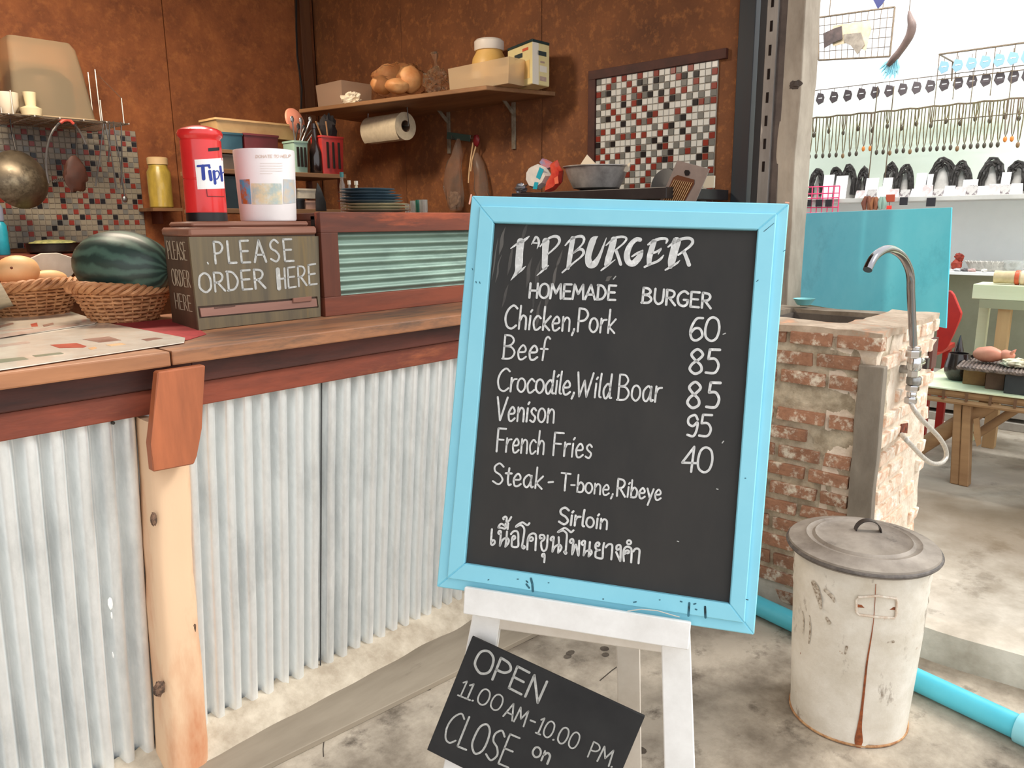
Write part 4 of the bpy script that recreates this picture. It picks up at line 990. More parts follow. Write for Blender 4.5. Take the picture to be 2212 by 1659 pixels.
# jar on a little wall bracket shelf
q = at(350, 449, 1, 5.05); k = mpp(q)
t = thing('jar_shelf', 'small wooden wall shelf carrying the yellow jar', 'shelf', (q.x, q.y, q.z))
MB().box(q.x-.09, q.x+.10, q.y-.08, YB-.002, q.z-.022, q.z-.001, .002).obj('board', wbrownx, t)
MB().box(q.x-.01, q.x+.01, q.y+.02, YB-.002, q.z-.1, q.z-.022, .002).obj('bracket', woodred, t)
jy = mat('jar_yellow', (206,178,78), (150,128,60), .25, scale=14, stretch=(1,1,.3), lo=.3, hi=.7, coat=.5)
t = thing('glass_jar', 'tall glass jar of yellow pickles with a cream lid, against the back wall', 'jar', tuple(q))
MB().lathe([(22*k,0),(24*k,.006),(24*k,74*k),(19*k,84*k),(19*k,92*k)], q, 28).obj('body', jy, t, smooth=True)
MB().lathe([(21*k,90*k),(21*k,103*k),(18*k,105*k)], q, 28).obj('lid', mat('lid_cream', (222,190,140), rough=.5), t, smooth=True)
q = at(393, 458, 1, 4.9); k = mpp(q)
# middle shelf unit, right part of the back wall
Ys = 3.6
def yz(x, y, Y=Ys): return at(x, y, 1, Y)
zs1, zs2, zs3 = yz(600,370).z, yz(560,352).z-.0, yz(690,452).z
xs0, xs1 = yz(458,360).x, yz(747,360).x
su_ = thing('shelf_unit', 'open wooden shelf unit full of boxes and caddies behind the red tin and canister', 'shelf', ((xs0+xs1)/2, Ys+.15, .3))
for z_ in (zs1, zs3, .9): MB().box(xs0, xs1, Ys-.0, Ys+.34, z_-.022, z_, .002).obj('shelf_board', wbrownx, su_)
xm = yz(478,320).x; xr_ = yz(640,320).x
zu = yz(560,322).z
MB().box(xm, xr_, Ys+.12, Ys+.34, zu-.018, zu, .002).obj('shelf_board', wbrownx, su_)
MB().box(xm, xm+.015, Ys+.12, Ys+.34, zs1+.001, zu-.019).obj('divider', wbrownx, su_); MB().box(xr_-.015, xr_, Ys+.12, Ys+.34, zs1+.001, zu-.019).obj('divider', wbrownx, su_)
for x in (xs0+.02, xs1-.04):
    for y in (Ys+.005, Ys+.31): MB().box(x, x+.025, y, y+.025, .3, zs1-.023, .001).obj('upright', woodred, su_)
def bxthing(name, label, cat, x0, x1, yt, z0, Y, dp, m, taper=0, lid=None, group=None, inner=None):
    a, b = at(x0, 350, 1, Y).x, at(x1, 350, 1, Y).x; z1 = at((x0+x1)/2, yt, 1, Y).z
    t = thing(name, label, cat, ((a+b)/2, Y+dp/2, z0), group); mb = MB(); r = .008
    cx, hx = (a+b)/2, (b-a)/2
    mb.rings([rr(cx,Y+dp/2,hx-taper,dp/2-taper,z0+.0006,r,3), rr(cx,Y+dp/2,hx,dp/2,z1,r,3)]); mb.obj('body', m, t, smooth=True)
    MB().rings([rr(cx,Y+dp/2,hx+.003,dp/2+.003,z1-.008,r,3), rr(cx,Y+dp/2,hx+.003,dp/2+.003,z1+.0015,r,3)]).obj('lid' if lid else 'rim', lid or m, t, smooth=True)
    return t, V((cx, Y+dp/2, z1))
bxthing('storage_box', 'long translucent tan food box lying on top of the blue and maroon boxes', 'box', 474, 650, 263, zu+.072, Ys+.13, .18, tanp, .012)
zb2 = zu+.0005
bxthing('storage_box', 'teal-blue box under the tan food box, right of the red tin', 'box', 472, 529, 287, zb2, Ys+.13, .18, mat('box_teal', (58,98,112), (44,80,96), .5, scale=5), .002)
bxthing('storage_box', 'maroon box under the tan food box, above the white canister', 'box', 531, 606, 291, zb2, Ys+.13, .18, mat('box_maroon', (112,40,44), (90,34,38), .5, scale=5), .006)
bxthing('storage_box', 'dark grey box on the middle board between tin and canister', 'box', 482, 560, 336, zs1+.001, Ys+.13, .17, mat('box_greybrown', (92,80,66), (74,64,54), .5, scale=5), .002)
bxthing('storage_box', 'dark blue-green box on the lower board between the red tin and the canister', 'box', 466, 560, 382, zs3, Ys+.06, .2, mat('box_dteal', (44,66,70), (36,54,60), .5, scale=5), .002)
# caddies
def caddy(lab, x0, x1, yt, m, ribs=True):
    t, c = bxthing('utensil_caddy', lab, 'caddy', x0, x1, yt, zs1+.001, Ys+.02, .11, m, .006)
    a, b = at(x0,350,1,Ys+.02).x, at(x1,350,1,Ys+.02).x
    for i in range(3):
        x = a+(b-a)*(.25+.25*i); MB().box(x-.006, x+.006, Ys+.016, Ys+.022, zs1+.03, c.z-.03, .001).obj('slot', darkm, t)
    return c
cm = caddy('pale mint plastic caddy holding metal spoons on the shelf unit', 637, 668, 305, mat('mint_plastic', (150,176,158), (128,156,140), .4, scale=6))
cr_ = caddy('red plastic caddy with a black brush, right end of the shelf unit', 697, 745, 295, mat('red_plastic', (176,48,42), (150,40,36), .4, scale=6))
q = V((yz(683,360,Ys+.06).x, Ys+.06, zs1+.001)); k = mpp(q)
t = pot('sauce_bottle', 'dark sauce bottle between the mint and red caddies', 'bottle', [(13*k,0),(14*k,.004),(14*k,45*k),(6*k,66*k),(5*k,92*k),(6.5*k,93*k),(6.5*k,103*k)], q, mat('bottle_dark', (36,26,24), rough=.15, coat=.6), 24)
rnd = random.Random(4)
for i in range(7):
    b = cm+V((rnd.uniform(-.02,.03), rnd.uniform(-.02,.02), -.05)); e = at(632+i*9+rnd.uniform(-4,4), 262+rnd.uniform(-8,16), 1, Ys+.07)
    t = thing('spoon', 'metal spoon in the mint caddy, %s from its left side' % ORD[i], 'spoon', tuple(b), 'cutlery in the mint caddy')
    MB().tube([b, b.lerp(e,.7), e], [.003,.0035,.005], 6).obj('handle', darksteel if i % 2 else steel, t)
    MB().ball(e, (.011,.004,.017), 10, 8).obj('bowl', darksteel if i % 2 else steel, t, smooth=True)
q = cr_+V((.012,0,-.02)); 
t = thing('brush', 'black bristle brush standing in the red caddy', 'brush', tuple(q))
k = mpp(q); MB().ball(q+ZA*22*k, (20*k,.035,30*k), 16, 10, .5, 4).obj('bristles', mat('bristle_black', (28,22,22), rough=.9), t, smooth=True)
MB().tube([q-ZA*.05, q+ZA*10*k], .008, 8).obj('handle', blackp, t)
for i, (x0_, x1_) in enumerate(((703,690),(708,712))):
    t = thing('wooden_stick', ['pale wooden stick leaning left out of the red caddy', 'pale wooden stick leaning in front of the black brush'][i], 'utensil', tuple(cr_))
    MB().tube([cr_+V((-.03+.02*i,-.03,-.05)), at(x1_-8, 262, 1, Ys+.03)], .0045, 6).obj('stick', wbrown, t)
# pink lid / pan
c_ = at(636, 262, 1, Ys+.16); k = mpp(c_)
tag(MB().lathe([(28*k,0),(27*k,.01),(14*k,.022),(1*k,.026)], c_, 32, ax=V((.3,-1,.3))).obj('pot_lid', mat('pink_enamel', (202,132,108), (184,112,90), .4, scale=6), smooth=True), 'salmon pink round lid leaning behind the spoons on the shelf unit', 'lid')
# lower shelf stuff: white boxes, knife, small bottles
bxthing('carton', 'flat white carton on the lower board just right of the canister', 'carton', 641, 683, 408, zs3+.055, Ys+.01, .12, mat('carton_white', (206,196,176), (180,168,148), .7, scale=12), .001)
bxthing('carton', 'small pinkish carton beneath the white carton right of the canister', 'carton', 655, 683, 434, zs3, Ys+.01, .12, mat('carton_pink', (176,140,122), (150,116,100), .7, scale=12), .001)
bxthing('carton', 'black carton beneath the flat white carton', 'carton', 636, 653, 430, zs3, Ys+.01, .12, blackp, .001)
yq = 2.36
t = thing('knife', 'dark broad knife blade standing point up behind the ledge', 'knife', tuple(at(700,455,1,yq)))
MB().prism([at(x,y,1,yq) for x, y in ((683,456),(682,420),(686,394),(694,408),(704,436),(706,456))], (0,.004,0), .001).obj('blade', darksteel, t)
# stacks of plates on the ledge
bluep = mat('plate_blue', (72,92,106), (96,120,132), .3, scale=8, coat=.4); whitep = mat('plate_cream', (208,200,168), (180,172,144), .3, scale=8, coat=.4)
ypl = sy+.235
def plate(xc, r, n, i, z, m, lab, grp, first=[None]):
    q = V((at(xc,440,1,ypl).x, ypl, z)); 
    t = thing('plate', lab, 'plate', tuple(q), grp)
    MB().lathe([(r*.5,0),(r*.55,.003),(r*.98,.011),(r,.013),(r*.97,.0135),(r*.55,.006),(r*.02,.005)], q, 36).obj('dish', m, t, smooth=True); return t
k = mpp(V((at(808,440,1,ypl).x,ypl,ZL))); 
z = ZL+.001; dz = 11.5*k/1.0*.36
for i in range(3):
    plate(812-i*1.2, (76-i*1.5)*k, 0, i, z, whitep, 'cream plate on the ledge, %s from the bottom of the stack' % ORD[i], 'cream plates in the stack'); z += .0105
for i in range(5):
    plate(800-i*2+(i%3)*4, (70-i*3)*k, 0, i, z, bluep, 'blue-grey plate on the ledge, %s above the cream plates' % ORD[i], 'blue plates in the stack'); z += .0100
# glasses and small bottles on the ledge
gl = mat('glass_tumbler', (220,226,220), rough=.05, trans=.85, alpha=.7); ggr = mat('glass_green', (30,104,84), rough=.1, coat=.5)
for x, r, h, m_, nm, lab, Y in ((892,6,28,gl,'glass','small clear glass just right of the plate stack',2.33),(903,5,30,ggr,'bottle','small green bottle between two clear glasses on the ledge',2.34),(915,9,30,gl,'glass','clear glass right of the small green bottle on the ledge',2.30),(880,5,22,gl,'glass','tiny clear glass touching the plate stack on the right',2.42)):
    q = V((at(x,450,1,Y).x, Y, ZL+.001)); k = mpp(q)
    pot(nm, lab, nm, [(r*.8*k,0),(r*k,.003),(r*k,h*k),(r*.9*k,h*k),(r*.75*k,.006)], q, m_, 20)
for x, y0, y1, r, m_, lab in ((742,398,372,6,gl,'small clear bottle with pale cap behind the plates'),(757,400,390,5,gl,'small spice bottle right of the other one behind the plates'),(772,402,391,6,whitep,'small white capped pot behind the plates')):
    q = at(x, 452, 1, 2.44); q.z = ZL+.001; k = mpp(q); h = (at(x, y1, 1, 2.44).z-q.z)
    t = pot('spice_bottle', lab, 'bottle', [(r*k,0),(r*k,h*.7),(r*.5*k,h*.8),(r*.5*k,h*.9)], q, m_, 16)
    MB().lathe([(r*.7*k,h*.88),(r*.7*k,h)], q, 16).obj('cap', mat('cap_pale', (214,206,190), rough=.4) if x != 742 else mat('cap_teal', (60,120,120), rough=.4), t, smooth=True)
q = V((at(735,450,1,2.40).x, 2.40, ZL+.001)); k = mpp(q)
# big shelf on the right wall
zsh = 2.115
A1, A2, A3, A4 = at(1050,184,2,zsh), at(645,236,2,zsh), at(1190,196,2,zsh), None
A3 = V((XR-.002, A3.y*XR/A3.x if False else at(1190,196,2,zsh).y, zsh)); A4 = V((XR-.002, A2.y+.12, zsh))
ws = thing('wall_shelf', 'long plank shelf on the right kitchen wall, carrying bread and containers', 'shelf', tuple((A1+A3)/2))
MB().prism([A1, A3, A4, A2], (0,0,-.0235), .003).obj('board', wbrown, ws)
ironw = mat('painted_iron', (150,140,122), (112,98,80), .6, scale=20)
for x, y0, y1 in ((1108,225,322),(967,238,332)):
    p_ = at(x, y0, 0, XR-.012); z1_ = at(x, y1, 0, XR-.012).z
    MB().box(XR-.012, XR-.003, p_.y-.014, p_.y+.014, z1_, zsh-.024, .001).obj('bracket', ironw, ws)
    MB().prism([V((XR-.012, p_.y-.004, zsh-.07)), V((XR-.012, p_.y-.004, zsh-.10)), V((XR-.10, p_.y-.004, zsh-.024)), V((XR-.07, p_.y-.004, zsh-.024))], (0,.008,0)).obj('bracket_arm', ironw, ws)
ZS = zsh+.0008
def onS(x, X): d = at(x, 190, 0, X); return V((X, d.y, ZS))
# paper roll on holder
Xh = 3.17
ra, rb_ = at(876,268,0,Xh), at(801,287,0,Xh); cz = (ra.z+rb_.z)/2; ra.z = rb_.z = cz
kr = mpp(ra)
pr_ = thing('paper_roll', 'roll of cream kitchen paper hanging under the wall shelf', 'paper roll', tuple((ra+rb_)/2))
L_ax = (ra-rb_).normalized(); R_ = 29*kr
off = V((0, 0, 0))
mb = MB(); seg = 40
def rg_(c, r): return [c + V((r*math.cos(2*PI*i/seg), 0, r*math.sin(2*PI*i/seg))) for i in range(seg)]
rbb = rb_+V((0,.0,0)); mb.rings([rg_(ra,R_), rg_(rbb,R_), rg_(rbb,R_*.42), rg_(ra,R_*.42)], closed=True)
pap = mat('paper_cream', (222,206,176), (206,190,160), .85, scale=30, bump=.1)
mb.obj('paper', pap, pr_, smooth=True)
MB().rings([rg_(ra-V((0,.001,0)),R_*.41), rg_(rbb+V((0,.001,0)),R_*.41), rg_(rbb+V((0,.001,0)),R_*.37), rg_(ra-V((0,.001,0)),R_*.37)], closed=True).obj('core', mat('cardboard_core', (104,80,62), rough=.9), pr_, smooth=True)
mb = MB(); mb.sheet(lambda u, v: V((ra.x-R_*math.cos(v*.9)-.0006, rbb.y+(ra.y-rbb.y)*u, ra.z-R_*math.sin(v*.9)*1.25)), 10, 8, .0006); mb.obj('loose_sheet', pap, pr_, smooth=True)
rh = thing('roll_holder', 'wire holder carrying the kitchen paper roll under the shelf', 'holder', tuple(ra))
MB().tube([V((ra.x,ra.y-.02,zsh-.024)), V((ra.x,ra.y-.03,ra.z)), V((ra.x,rbb.y+.03,rbb.z)), V((ra.x,rbb.y+.02,zsh-.024))], .004, 8).obj('wire', steel, rh)
# things on the wall shelf
def trayS(name, label, cat, P4, h, m, flare=.012, th=.003):
    cc_ = V((0,0,0)); 
    for p_ in P4: cc_ += p_/4
    t = thing(name, label, cat, tuple(cc_)); mb = MB()
    inn = [p_.lerp(cc_, .06) for p_ in P4]
    r0_ = P4; r1_ = [p_+(p_-cc_).normalized()*flare+ZA*h for p_ in P4]; r2_ = [p_-(p_-cc_).normalized()*th for p_ in r1_]; r3_ = [p_-(p_-cc_).normalized()*th+ZA*th for p_ in P4]
    mb.rings([r0_, r1_, r2_, r3_]); mb.obj('body', m, t); return t
def quadS(x0, x1, X0, dX): 
    a = onS(x0, X0); b = onS(x1, X0); return [a, b, V((X0+dX, b.y, ZS)), V((X0+dX, a.y, ZS))]
q4 = quadS(686, 738, 3.0, .22); t = trayS('plastic_tray', 'open brownish plastic tray at the left end of the wall shelf', 'tray', q4, .16, mat('smoky_plastic', (206,176,150), rough=.3, trans=.5, ior=1.1))
mb = MB(); c_ = onS(757, 2.98)+ZA*.03; k = mpp(c_); mb.ball(c_, (20*k,22*k,15*k), 18, 12, .55, 3)
tag(mb.obj('crumpled_paper', mat('paper_crumple', (240,226,200), rough=.8)), 'crumpled cream paper beside the plastic tray on the wall shelf', 'paper')
bun = mat('bread_crust', (200,130,76), (226,178,122), .55, scale=6, lo=.35, hi=.65, bump=.15, bscale=40)
bb = [(842,166,30,26,3.12),(884,172,30,28,3.08),(826,183,26,18,3.02),(866,160,26,22,3.2),(858,186,28,16,3.0)]
for i, (x, y, rx, rz, X) in enumerate(bb):
    c_ = at(x, y, 0, X); k = mpp(c_); c_.z = max(c_.z, ZS+rz*k)
    t = thing('bread_bun', ['upper middle bread bun','rightmost large bread bun','leftmost bread bun','rear top bread bun','low central bread bun'][i]+' inside the clear bag on the wall shelf', 'bun', (c_.x,c_.y,c_.z-rz*k), 'bagged bread buns')
    MB().ball(c_, (rx*k,rx*k*.9,rz*k), 20, 14, .12, 2).obj('crust', bun, t, smooth=True)
bagm = mat('clear_bag', (250,244,236), rough=.05, trans=1.0, ior=1.06, spec=1.0)
c_ = at(862,172,0,3.1); k = mpp(c_)
mb = MB(); mb.ball(V((c_.x,c_.y,ZS+39*k)), (.16,62*k,38*k), 26, 16, .22, 3); tag(mb.obj('bread_bag', bagm, smooth=True), 'clear plastic bag around the bread buns on the wall shelf', 'bag')
c_ = at(945,178,0,3.12); k = mpp(c_)
mb = MB(); mb.ball(V((c_.x,c_.y,ZS+28*k)), (.08,26*k,27*k), 22, 14, .5, 5); mb.tube([V((c_.x,c_.y,ZS+45*k)), V((c_.x,c_.y+.01,ZS+66*k)), V((c_.x,c_.y+.02,ZS+88*k))], [.03,.006,.022], 8)
tag(mb.obj('empty_bag', mat('crinkled_bag', (246,228,200), rough=.12, trans=.95, ior=1.2, spec=.9)), 'crinkled empty clear bag right of the bread on the wall shelf', 'bag')
q4 = quadS(972, 1098, 3.12, .15)
kk4 = mpp(q4[0]); t = trayS('food_container', 'long translucent food container in front of the yellow jar on the wall shelf', 'container', q4, 50*kk4, mat('container_cream', (240,218,182), rough=.3, trans=.6, ior=1.1), .01)
for i, (x, rx) in enumerate(((1025,22),(1058,18),(1092,20))):
    c_ = onS(x, 3.18)+ZA*.035; MB().ball(c_, (.04,rx*kk4,.03), 14, 10, .3, 3).obj('contents', mat('food_pale', (236,214,176), (206,160,110), .7, scale=14), t, smooth=True)
q = onS(1058, 3.34); k = mpp(q); yj = mat('jar_mustard', (222,176,96), (232,190,116), .45, scale=4)
t = pot('yellow_jar', 'yellow plastic jar with a white lid behind the food container', 'jar', [(34*k,0),(38*k,.01),(38*k,62*k),(36*k,74*k),(28*k,88*k),(28*k,92*k)], q, yj)
MB().lathe([(31*k,90*k),(32*k,92*k),(32*k,108*k),(28*k,112*k)], q, 32).obj('lid', mat('lid_white', (238,228,214), rough=.4), t, smooth=True)
MB().box(q.x-.105*1.0, q.x-.1, q.y-.03, q.y+.03, q.z+.06, q.z+.12).obj('label_patch', mat('label_pale', (226,214,206), rough=.6), t)
P_ = [onS(1097,3.30), onS(1150,3.22), onS(1187,3.36), onS(1135,3.44)]
t = thing('powder_tin', 'tall square yellow tin with a dark top edge, right end of the wall shelf', 'tin', tuple((P_[0]+P_[2])/2))
kt = mpp(P_[1]); hT = at(1150,82,0,P_[1].x).z-ZS
tinm = mat('tin_cream_yellow', (226,210,150), (234,222,170), .45, scale=5)
mb = MB(); mb.prism(P_, (0,0,hT*.93), .004); mb.obj('body', tinm, t)
mb = MB(); mb.prism([p_.lerp((P_[0]+P_[2])/2,-.01)+ZA*hT*.93 for p_ in P_], (0,0,hT*.06), .003); mb.obj('top_band', mat('tin_teal_dark', (32,56,58), rough=.5), t)
def facepatch(a, b, u0, u1, v0, v1, m, nm='print'):
    n = (b-a).cross(ZA).normalized()
    if n.dot(O-a) < 0: n = -n
    pt = lambda u, v: a.lerp(b,u)+ZA*hT*v+n*.0012
    MB().prism([pt(u0,v0),pt(u1,v0),pt(u1,v1),pt(u0,v1)], n*.0004).obj(nm, m, t)
dk = mat('print_dark_teal', (48,62,64), rough=.6); rd = mat('print_red2', (206,96,66), rough=.6); wh = mat('print_white', (236,230,214), rough=.6); gg = mat('print_grey', (150,146,130), rough=.6)
fa, fb_, fc = P_[0], P_[1], P_[2]
facepatch(fa,fb_,.30,.62,.66,.76,dk); facepatch(fa,fb_,.62,.85,.78,.84,rd); facepatch(fa,fb_,.15,.9,.15,.55,mat('print_ochre', (226,190,120), rough=.6)); facepatch(fb_,fc,.0,.35,.0,.92,wh)
facepatch(fb_,fc,.30,.80,.66,.76,dk); facepatch(fb_,fc,.40,.82,.30,.44,wh); facepatch(fb_,fc,.42,.8,.1,.2,gg); facepatch(fb_,fc,.45,.7,.50,.54,gg)
# bag and tongs hanging from hooks on the wall
Xw = XR-.03
t = thing('hook_rail', 'short green strip of hooks under the shelf', 'hooks', tuple(at(992,296,0,XR-.01)))
MB().prism([at(x,y,0,XR-.01) for x, y in ((968,285),(1018,292),(1016,306),(966,300))], (-.008,0,0), .001).obj('strip', mat('green_dull', (70,92,82), rough=.6), t)
for x in (985, 1026): a_ = at(x, 298, 0, XR-.014); MB().tube([a_, a_+V((-.035,0,-.006)), a_+V((-.04,0,.012))], .003, 6).obj('hook', steel, t)
bagt = mat('bag_smoky', (240,226,208), rough=.22, trans=.92, ior=1.12, spec=.9)
def bagshape(xs_, m, name, label, X, nz):
    mb = MB(); rs = []
    for (xc, y, w) in xs_:
        c_ = at(xc, y, 0, X); k = mpp(c_); ring = []
        for i in range(20):
            a = 2*PI*i/20; f_ = 1+nz*noise.noise(V((math.cos(a)*2, math.sin(a)*2, y*.06)))
            ring.append(c_+V((.035*math.sin(a)*f_*min(1,w/20), w/2*k*math.cos(a)*f_, 0)))
        rs.append(ring)
    mb.rings(rs); tag(mb.obj(name, m, smooth=True), label, 'bag')
bagshape([(990,300,5),(990,318,16),(988,335,24),(983,350,34),(980,370,44),(978,400,52),(980,425,50),(984,445,40),(985,455,24)], bagt, 'plastic_bag', 'limp clear plastic bag of scraps hanging below the wall shelf', XR-.075, .45)
c_ = at(982,432,0,XR-.075); MB_ = MB(); MB_.ball(c_, (.025,.045,.05), 14, 10, .5, 3); tag(MB_.obj('bag_scraps', mat('scraps', (170,140,116), (120,92,74), .7, scale=30)), 'pale scraps lying in the bottom of the hanging plastic bag', 'scraps')
bagshape([(1030,330,6),(1034,350,20),(1038,380,32),(1040,410,36),(1042,424,34)], bagt, 'plastic_bag', 'second clear bag hanging behind the blue board frame corner', XR-.04, .4)
t = thing('tongs', 'tongs with cream arms and a dark red head hanging under the shelf', 'tongs', tuple(at(1030,300,0,XR-.06)))
MB().ball(at(1029,304,0,XR-.06), (.012,.026,.036), 16, 10, .2, 3).obj('head', mat('dark_red_plastic', (128,26,34), rough=.4), t, smooth=True)
for xs_ in (((1022,308),(1018,335),(1014,365),(1012,395)),((1028,316),(1020,345),(1017,370))): MB().tube([at(x,y,0,XR-.06) for x, y in xs_], .005, 6).obj('arm', mat('arm_cream', (222,186,140), rough=.5), t, smooth=True)
# stove worktop and what stands on it
zst = at(1290, 414, 0, 3.15).z
sw = thing('stove_bench', 'dark bench with gas hob under the mosaic panel on the right', 'bench', (3.2, 2.6, .3))
ysb = at(1105,425,0,2.92).y
MB().box(2.92, XR-.02, 1.79, ysb, zst-.05, zst-.002, .003).obj('top', mat('hob_black', (36,32,34), (52,48,48), .35, scale=6), sw)
for y in (2.56, ysb-.06):
    for x in (2.94, 3.40): MB().box(x, x+.05, y, y+.05, .3, zst-.051).obj('leg', darksteel, sw)
for y in (2.36, 2.72):
    for a in range(4): MB().tube([V((3.15,y,zst+.004)), V((3.15+.09*math.cos(a*PI/2),y+.09*math.sin(a*PI/2),zst+.004))], .005, 5).obj('pan_support', darksteel, sw)
q = V((3.15, at(1288,410,0,3.15).y, zst+.011)); k = mpp(q)
t = pot('aluminium_bowl', 'wide dented aluminium bowl of white paper on the hob', 'bowl', [(40*k,0),(50*k,.006),(60*k,22*k),(68*k,44*k),(73*k,46*k),(73*k,48*k),(66*k,46*k),(56*k,20*k),(38*k,.008)], q, alu, 44)
for i, pts in enumerate((((1245,368),(1268,334),(1300,368)),((1288,368),(1312,350),(1320,368)),((1338,368),(1362,350),(1356,372)))):
    mb = MB(); mb.prism([at(x,y,0,q.x+.02*i-.02) for x, y in pts], (.003,.0,0)); tag(mb.obj('paper_sheet', mat('paper_warm', (240,226,202), rough=.7)), ['largest white paper corner sticking up out of the aluminium bowl','small middle paper corner in the aluminium bowl','folded paper corner at the right rim of the aluminium bowl'][i], 'paper')
# packets left of the bowl
def packet(lab, pts, X, m, th=.03, extra=()):
    a = [at(x,y,0,X) for x, y in pts]; t = thing('food_packet', lab, 'packet', tuple(a[0]))
    c_ = sum((V(p_) for p_ in a), V((0,0,0)))/len(a)
    mb = MB(); mb.rings([[c_+(p_-c_)*.8+V((-th,0,0)) for p_ in a], a, [c_+(p_-c_)*.8+V((th,0,0)) for p_ in a]]); mb.obj('packet', m, t, smooth=False)
    for pp, mm in extra: MB().prism([at(x,y,0,X-th-.001) for x, y in pp], (-.001,0,0)).obj('print', mm, t)
    return t
packet('round white packet with a turquoise stripe left of the aluminium bowl', [(1141,372),(1148,360),(1162,354),(1180,362),(1192,380),(1182,398),(1166,410),(1148,406),(1140,390)], 3.1, mat('packet_white', (226,222,214), (206,204,200), .5, scale=14), .03,
       [([(1166,361),(1175,366),(1166,388),(1158,383)], mat('packet_turquoise', (36,166,190), rough=.4)), ([(1155,393),(1163,394),(1160,409),(1151,408)], mat('packet_turquoise', (36,166,190), rough=.4))])
packet('twisted red packet between the white packet and the aluminium bowl', [(1192,352),(1204,345),(1208,358),(1216,368),(1213,395),(1200,410),(1178,420),(1182,398),(1196,375)], 3.07, mat('packet_red', (190,46,40), (220,90,66), .4, scale=12, lo=.4, hi=.65), .02, [([(1197,385),(1205,380),(1207,396),(1199,398)], mat('packet_orange', (236,120,90), rough=.4))])
packet('small twisted packet with blue and pink ends behind the white packet', [(1166,350),(1172,342),(1180,344),(1196,352),(1200,362),(1186,366),(1172,360)], 3.14, mat('packet_pink', (206,110,104), (120,150,190), .5, scale=20), .015)
c_ = at(1126,401,0,3.08); k = mpp(c_); mb = MB(); mb.ball(V((c_.x,c_.y,zst+12*k)), (14*k,13*k,11*k), 14, 10, .5, 4); tag(mb.obj('foil_ball', mat('foil', (150,152,160), rough=.3, metal=.8)), 'small crumpled foil ball at the left end of the hob', 'foil')
# flat grater
gp = at(1480, 400, 0, 2.98)
gX = 2.98
gpt = lambda x, y, dX=0: at(x, y, 0, gX+dX)
t = thing('flat_grater', 'flat steel grater with golden slots leaning against the tiles', 'grater', tuple(gpt(1480,440)))
G4 = [gpt(1463,346), gpt(1533,365), gpt(1488,470), gpt(1418,450)]
MB().prism(G4, (.004,0,0), .001).obj('plate', mat('grater_steel', (176,164,160), (156,146,142), .35, metal=.6, scale=8), t)
mb = MB(); mb.prism([gpt(x,y,-.0015) for x, y in ((1454,384),(1464,378),(1478,382),(1492,386),(1500,388),(1500,396),(1464,462),(1425,452))], (-.001,0,0)); mb.obj('slot_field', mat('grater_bronze', (96,52,26), rough=.5), t)
for i in range(10):
    f_ = i/9.0; MB().tube([gpt(1457+f_*38, 388+f_*6, -.005), gpt(1420+f_*38, 458+f_*10, -.005)], .0016, 5).obj('slot', mat('grater_gold', (232,200,150), rough=.3, metal=.5), t)
mb = MB(); c_ = gpt(1484,373,-.002); k = mpp(c_); mb.prism([c_+V((0,.0,0))+V((0,a_*k,b_*k)) for a_, b_ in ((7,2),(4,-6),(-4,-6),(-7,0),(-4,5),(4,6))], (-.001,0,0)); mb.obj('hang_hole', blackp, t)
c_ = at(1437,400,0,3.2); k = mpp(c_)
tag(MB().lathe([(36*k,0),(34*k,.012),(2*k,.016)], c_-V((0,0,.0)), 32, ax=V((-1,.1,.2))).obj('pan_lid', mat('lid_blueblack', (30,36,44), rough=.4), smooth=True), 'dark round pan lid standing behind the steel grater', 'lid')
mb = MB(); mb.prism([at(x,y,0,3.25) for x, y in ((1519,380),(1542,380),(1541,415),(1516,415))], (.012,0,0), .002) if False else mb.box(3.25, 3.262, at(1542,400,0,3.25).y, at(1519,400,0,3.25).y, zst+.0, at(1530,380,0,3.25).z, .002); tag(mb.obj('cutting_board', mat('board_cream', (206,198,178), rough=.5)), 'cream board standing right of the grater', 'board')
mb = MB(); mb.tube([at(1388,425,0,2.96), at(1396,417,0,2.96), at(1404,426,0,2.96)], .004, 6); tag(mb.obj('hob_knob', steel), 'small steel rod on the front edge of the hob', 'knob')

# ================================================================== PILLAR, BRICK SINK, BIN, PIPE
ccol = mat('pillar_concrete', (186,174,158), (142,130,116), .9, scale=3.4, stretch=(1,1,.5), lo=.36, hi=.66, bump=.4, bscale=26, c3=(104,92,80), s3=4, t3=(.6,.74))
py0, py1 = at(1742,10,0,XR-.02).y, at(1698,10,0,XR-.02).y
pl_ = thing('concrete_pillar', 'rough grey concrete pillar at the end of the kitchen wall, behind the brick sink', 'pillar', (XR+.1, (py0+py1)/2, 0))
mb = MB(); mb.box(XR-.02, at(1774,10,1,py0).x, py0, py1, .1, 3.4, .006)
bmesh.ops.subdivide_edges(mb.bm, edges=[e for e in mb.bm.edges if e.calc_length() > .5], cuts=30)
for v in mb.bm.verts: v.co += V((noise.noise(v.co*5), noise.noise(v.co*5+V((9,0,0))), 0))*.008
mb.obj('shaft', ccol, pl_)
chn = mat('steel_channel', (156,152,148), (122,116,112), .45, metal=.4, scale=8, stretch=(1,1,.2), c3=(196,190,182), s3=12, t3=(.6,.7))
yc0, yc1, yc2 = at(1683,10,0,XR-.03).y, at(1659,10,0,XR-.03).y, at(1700,10,0,XR-.03).y
MB().box(XR-.035, XR+.02, yc0, yc1, .1, 3.4, .002).obj('slotted_channel', chn, pl_)
MB().box(XR-.022, XR+.02, yc2-.0, yc0-.001, .1, 3.4).obj('channel_side', mat('steel_dark_brown', (96,84,78), (74,64,60), .6, scale=10), pl_)
for i in range(9):
    z = 1.62+i*.1; MB().box(XR-.037, XR-.0352, (yc0+yc1)/2-.004, (yc0+yc1)/2+.008, z, z+.045, .0005).obj('slot', darkm, pl_)
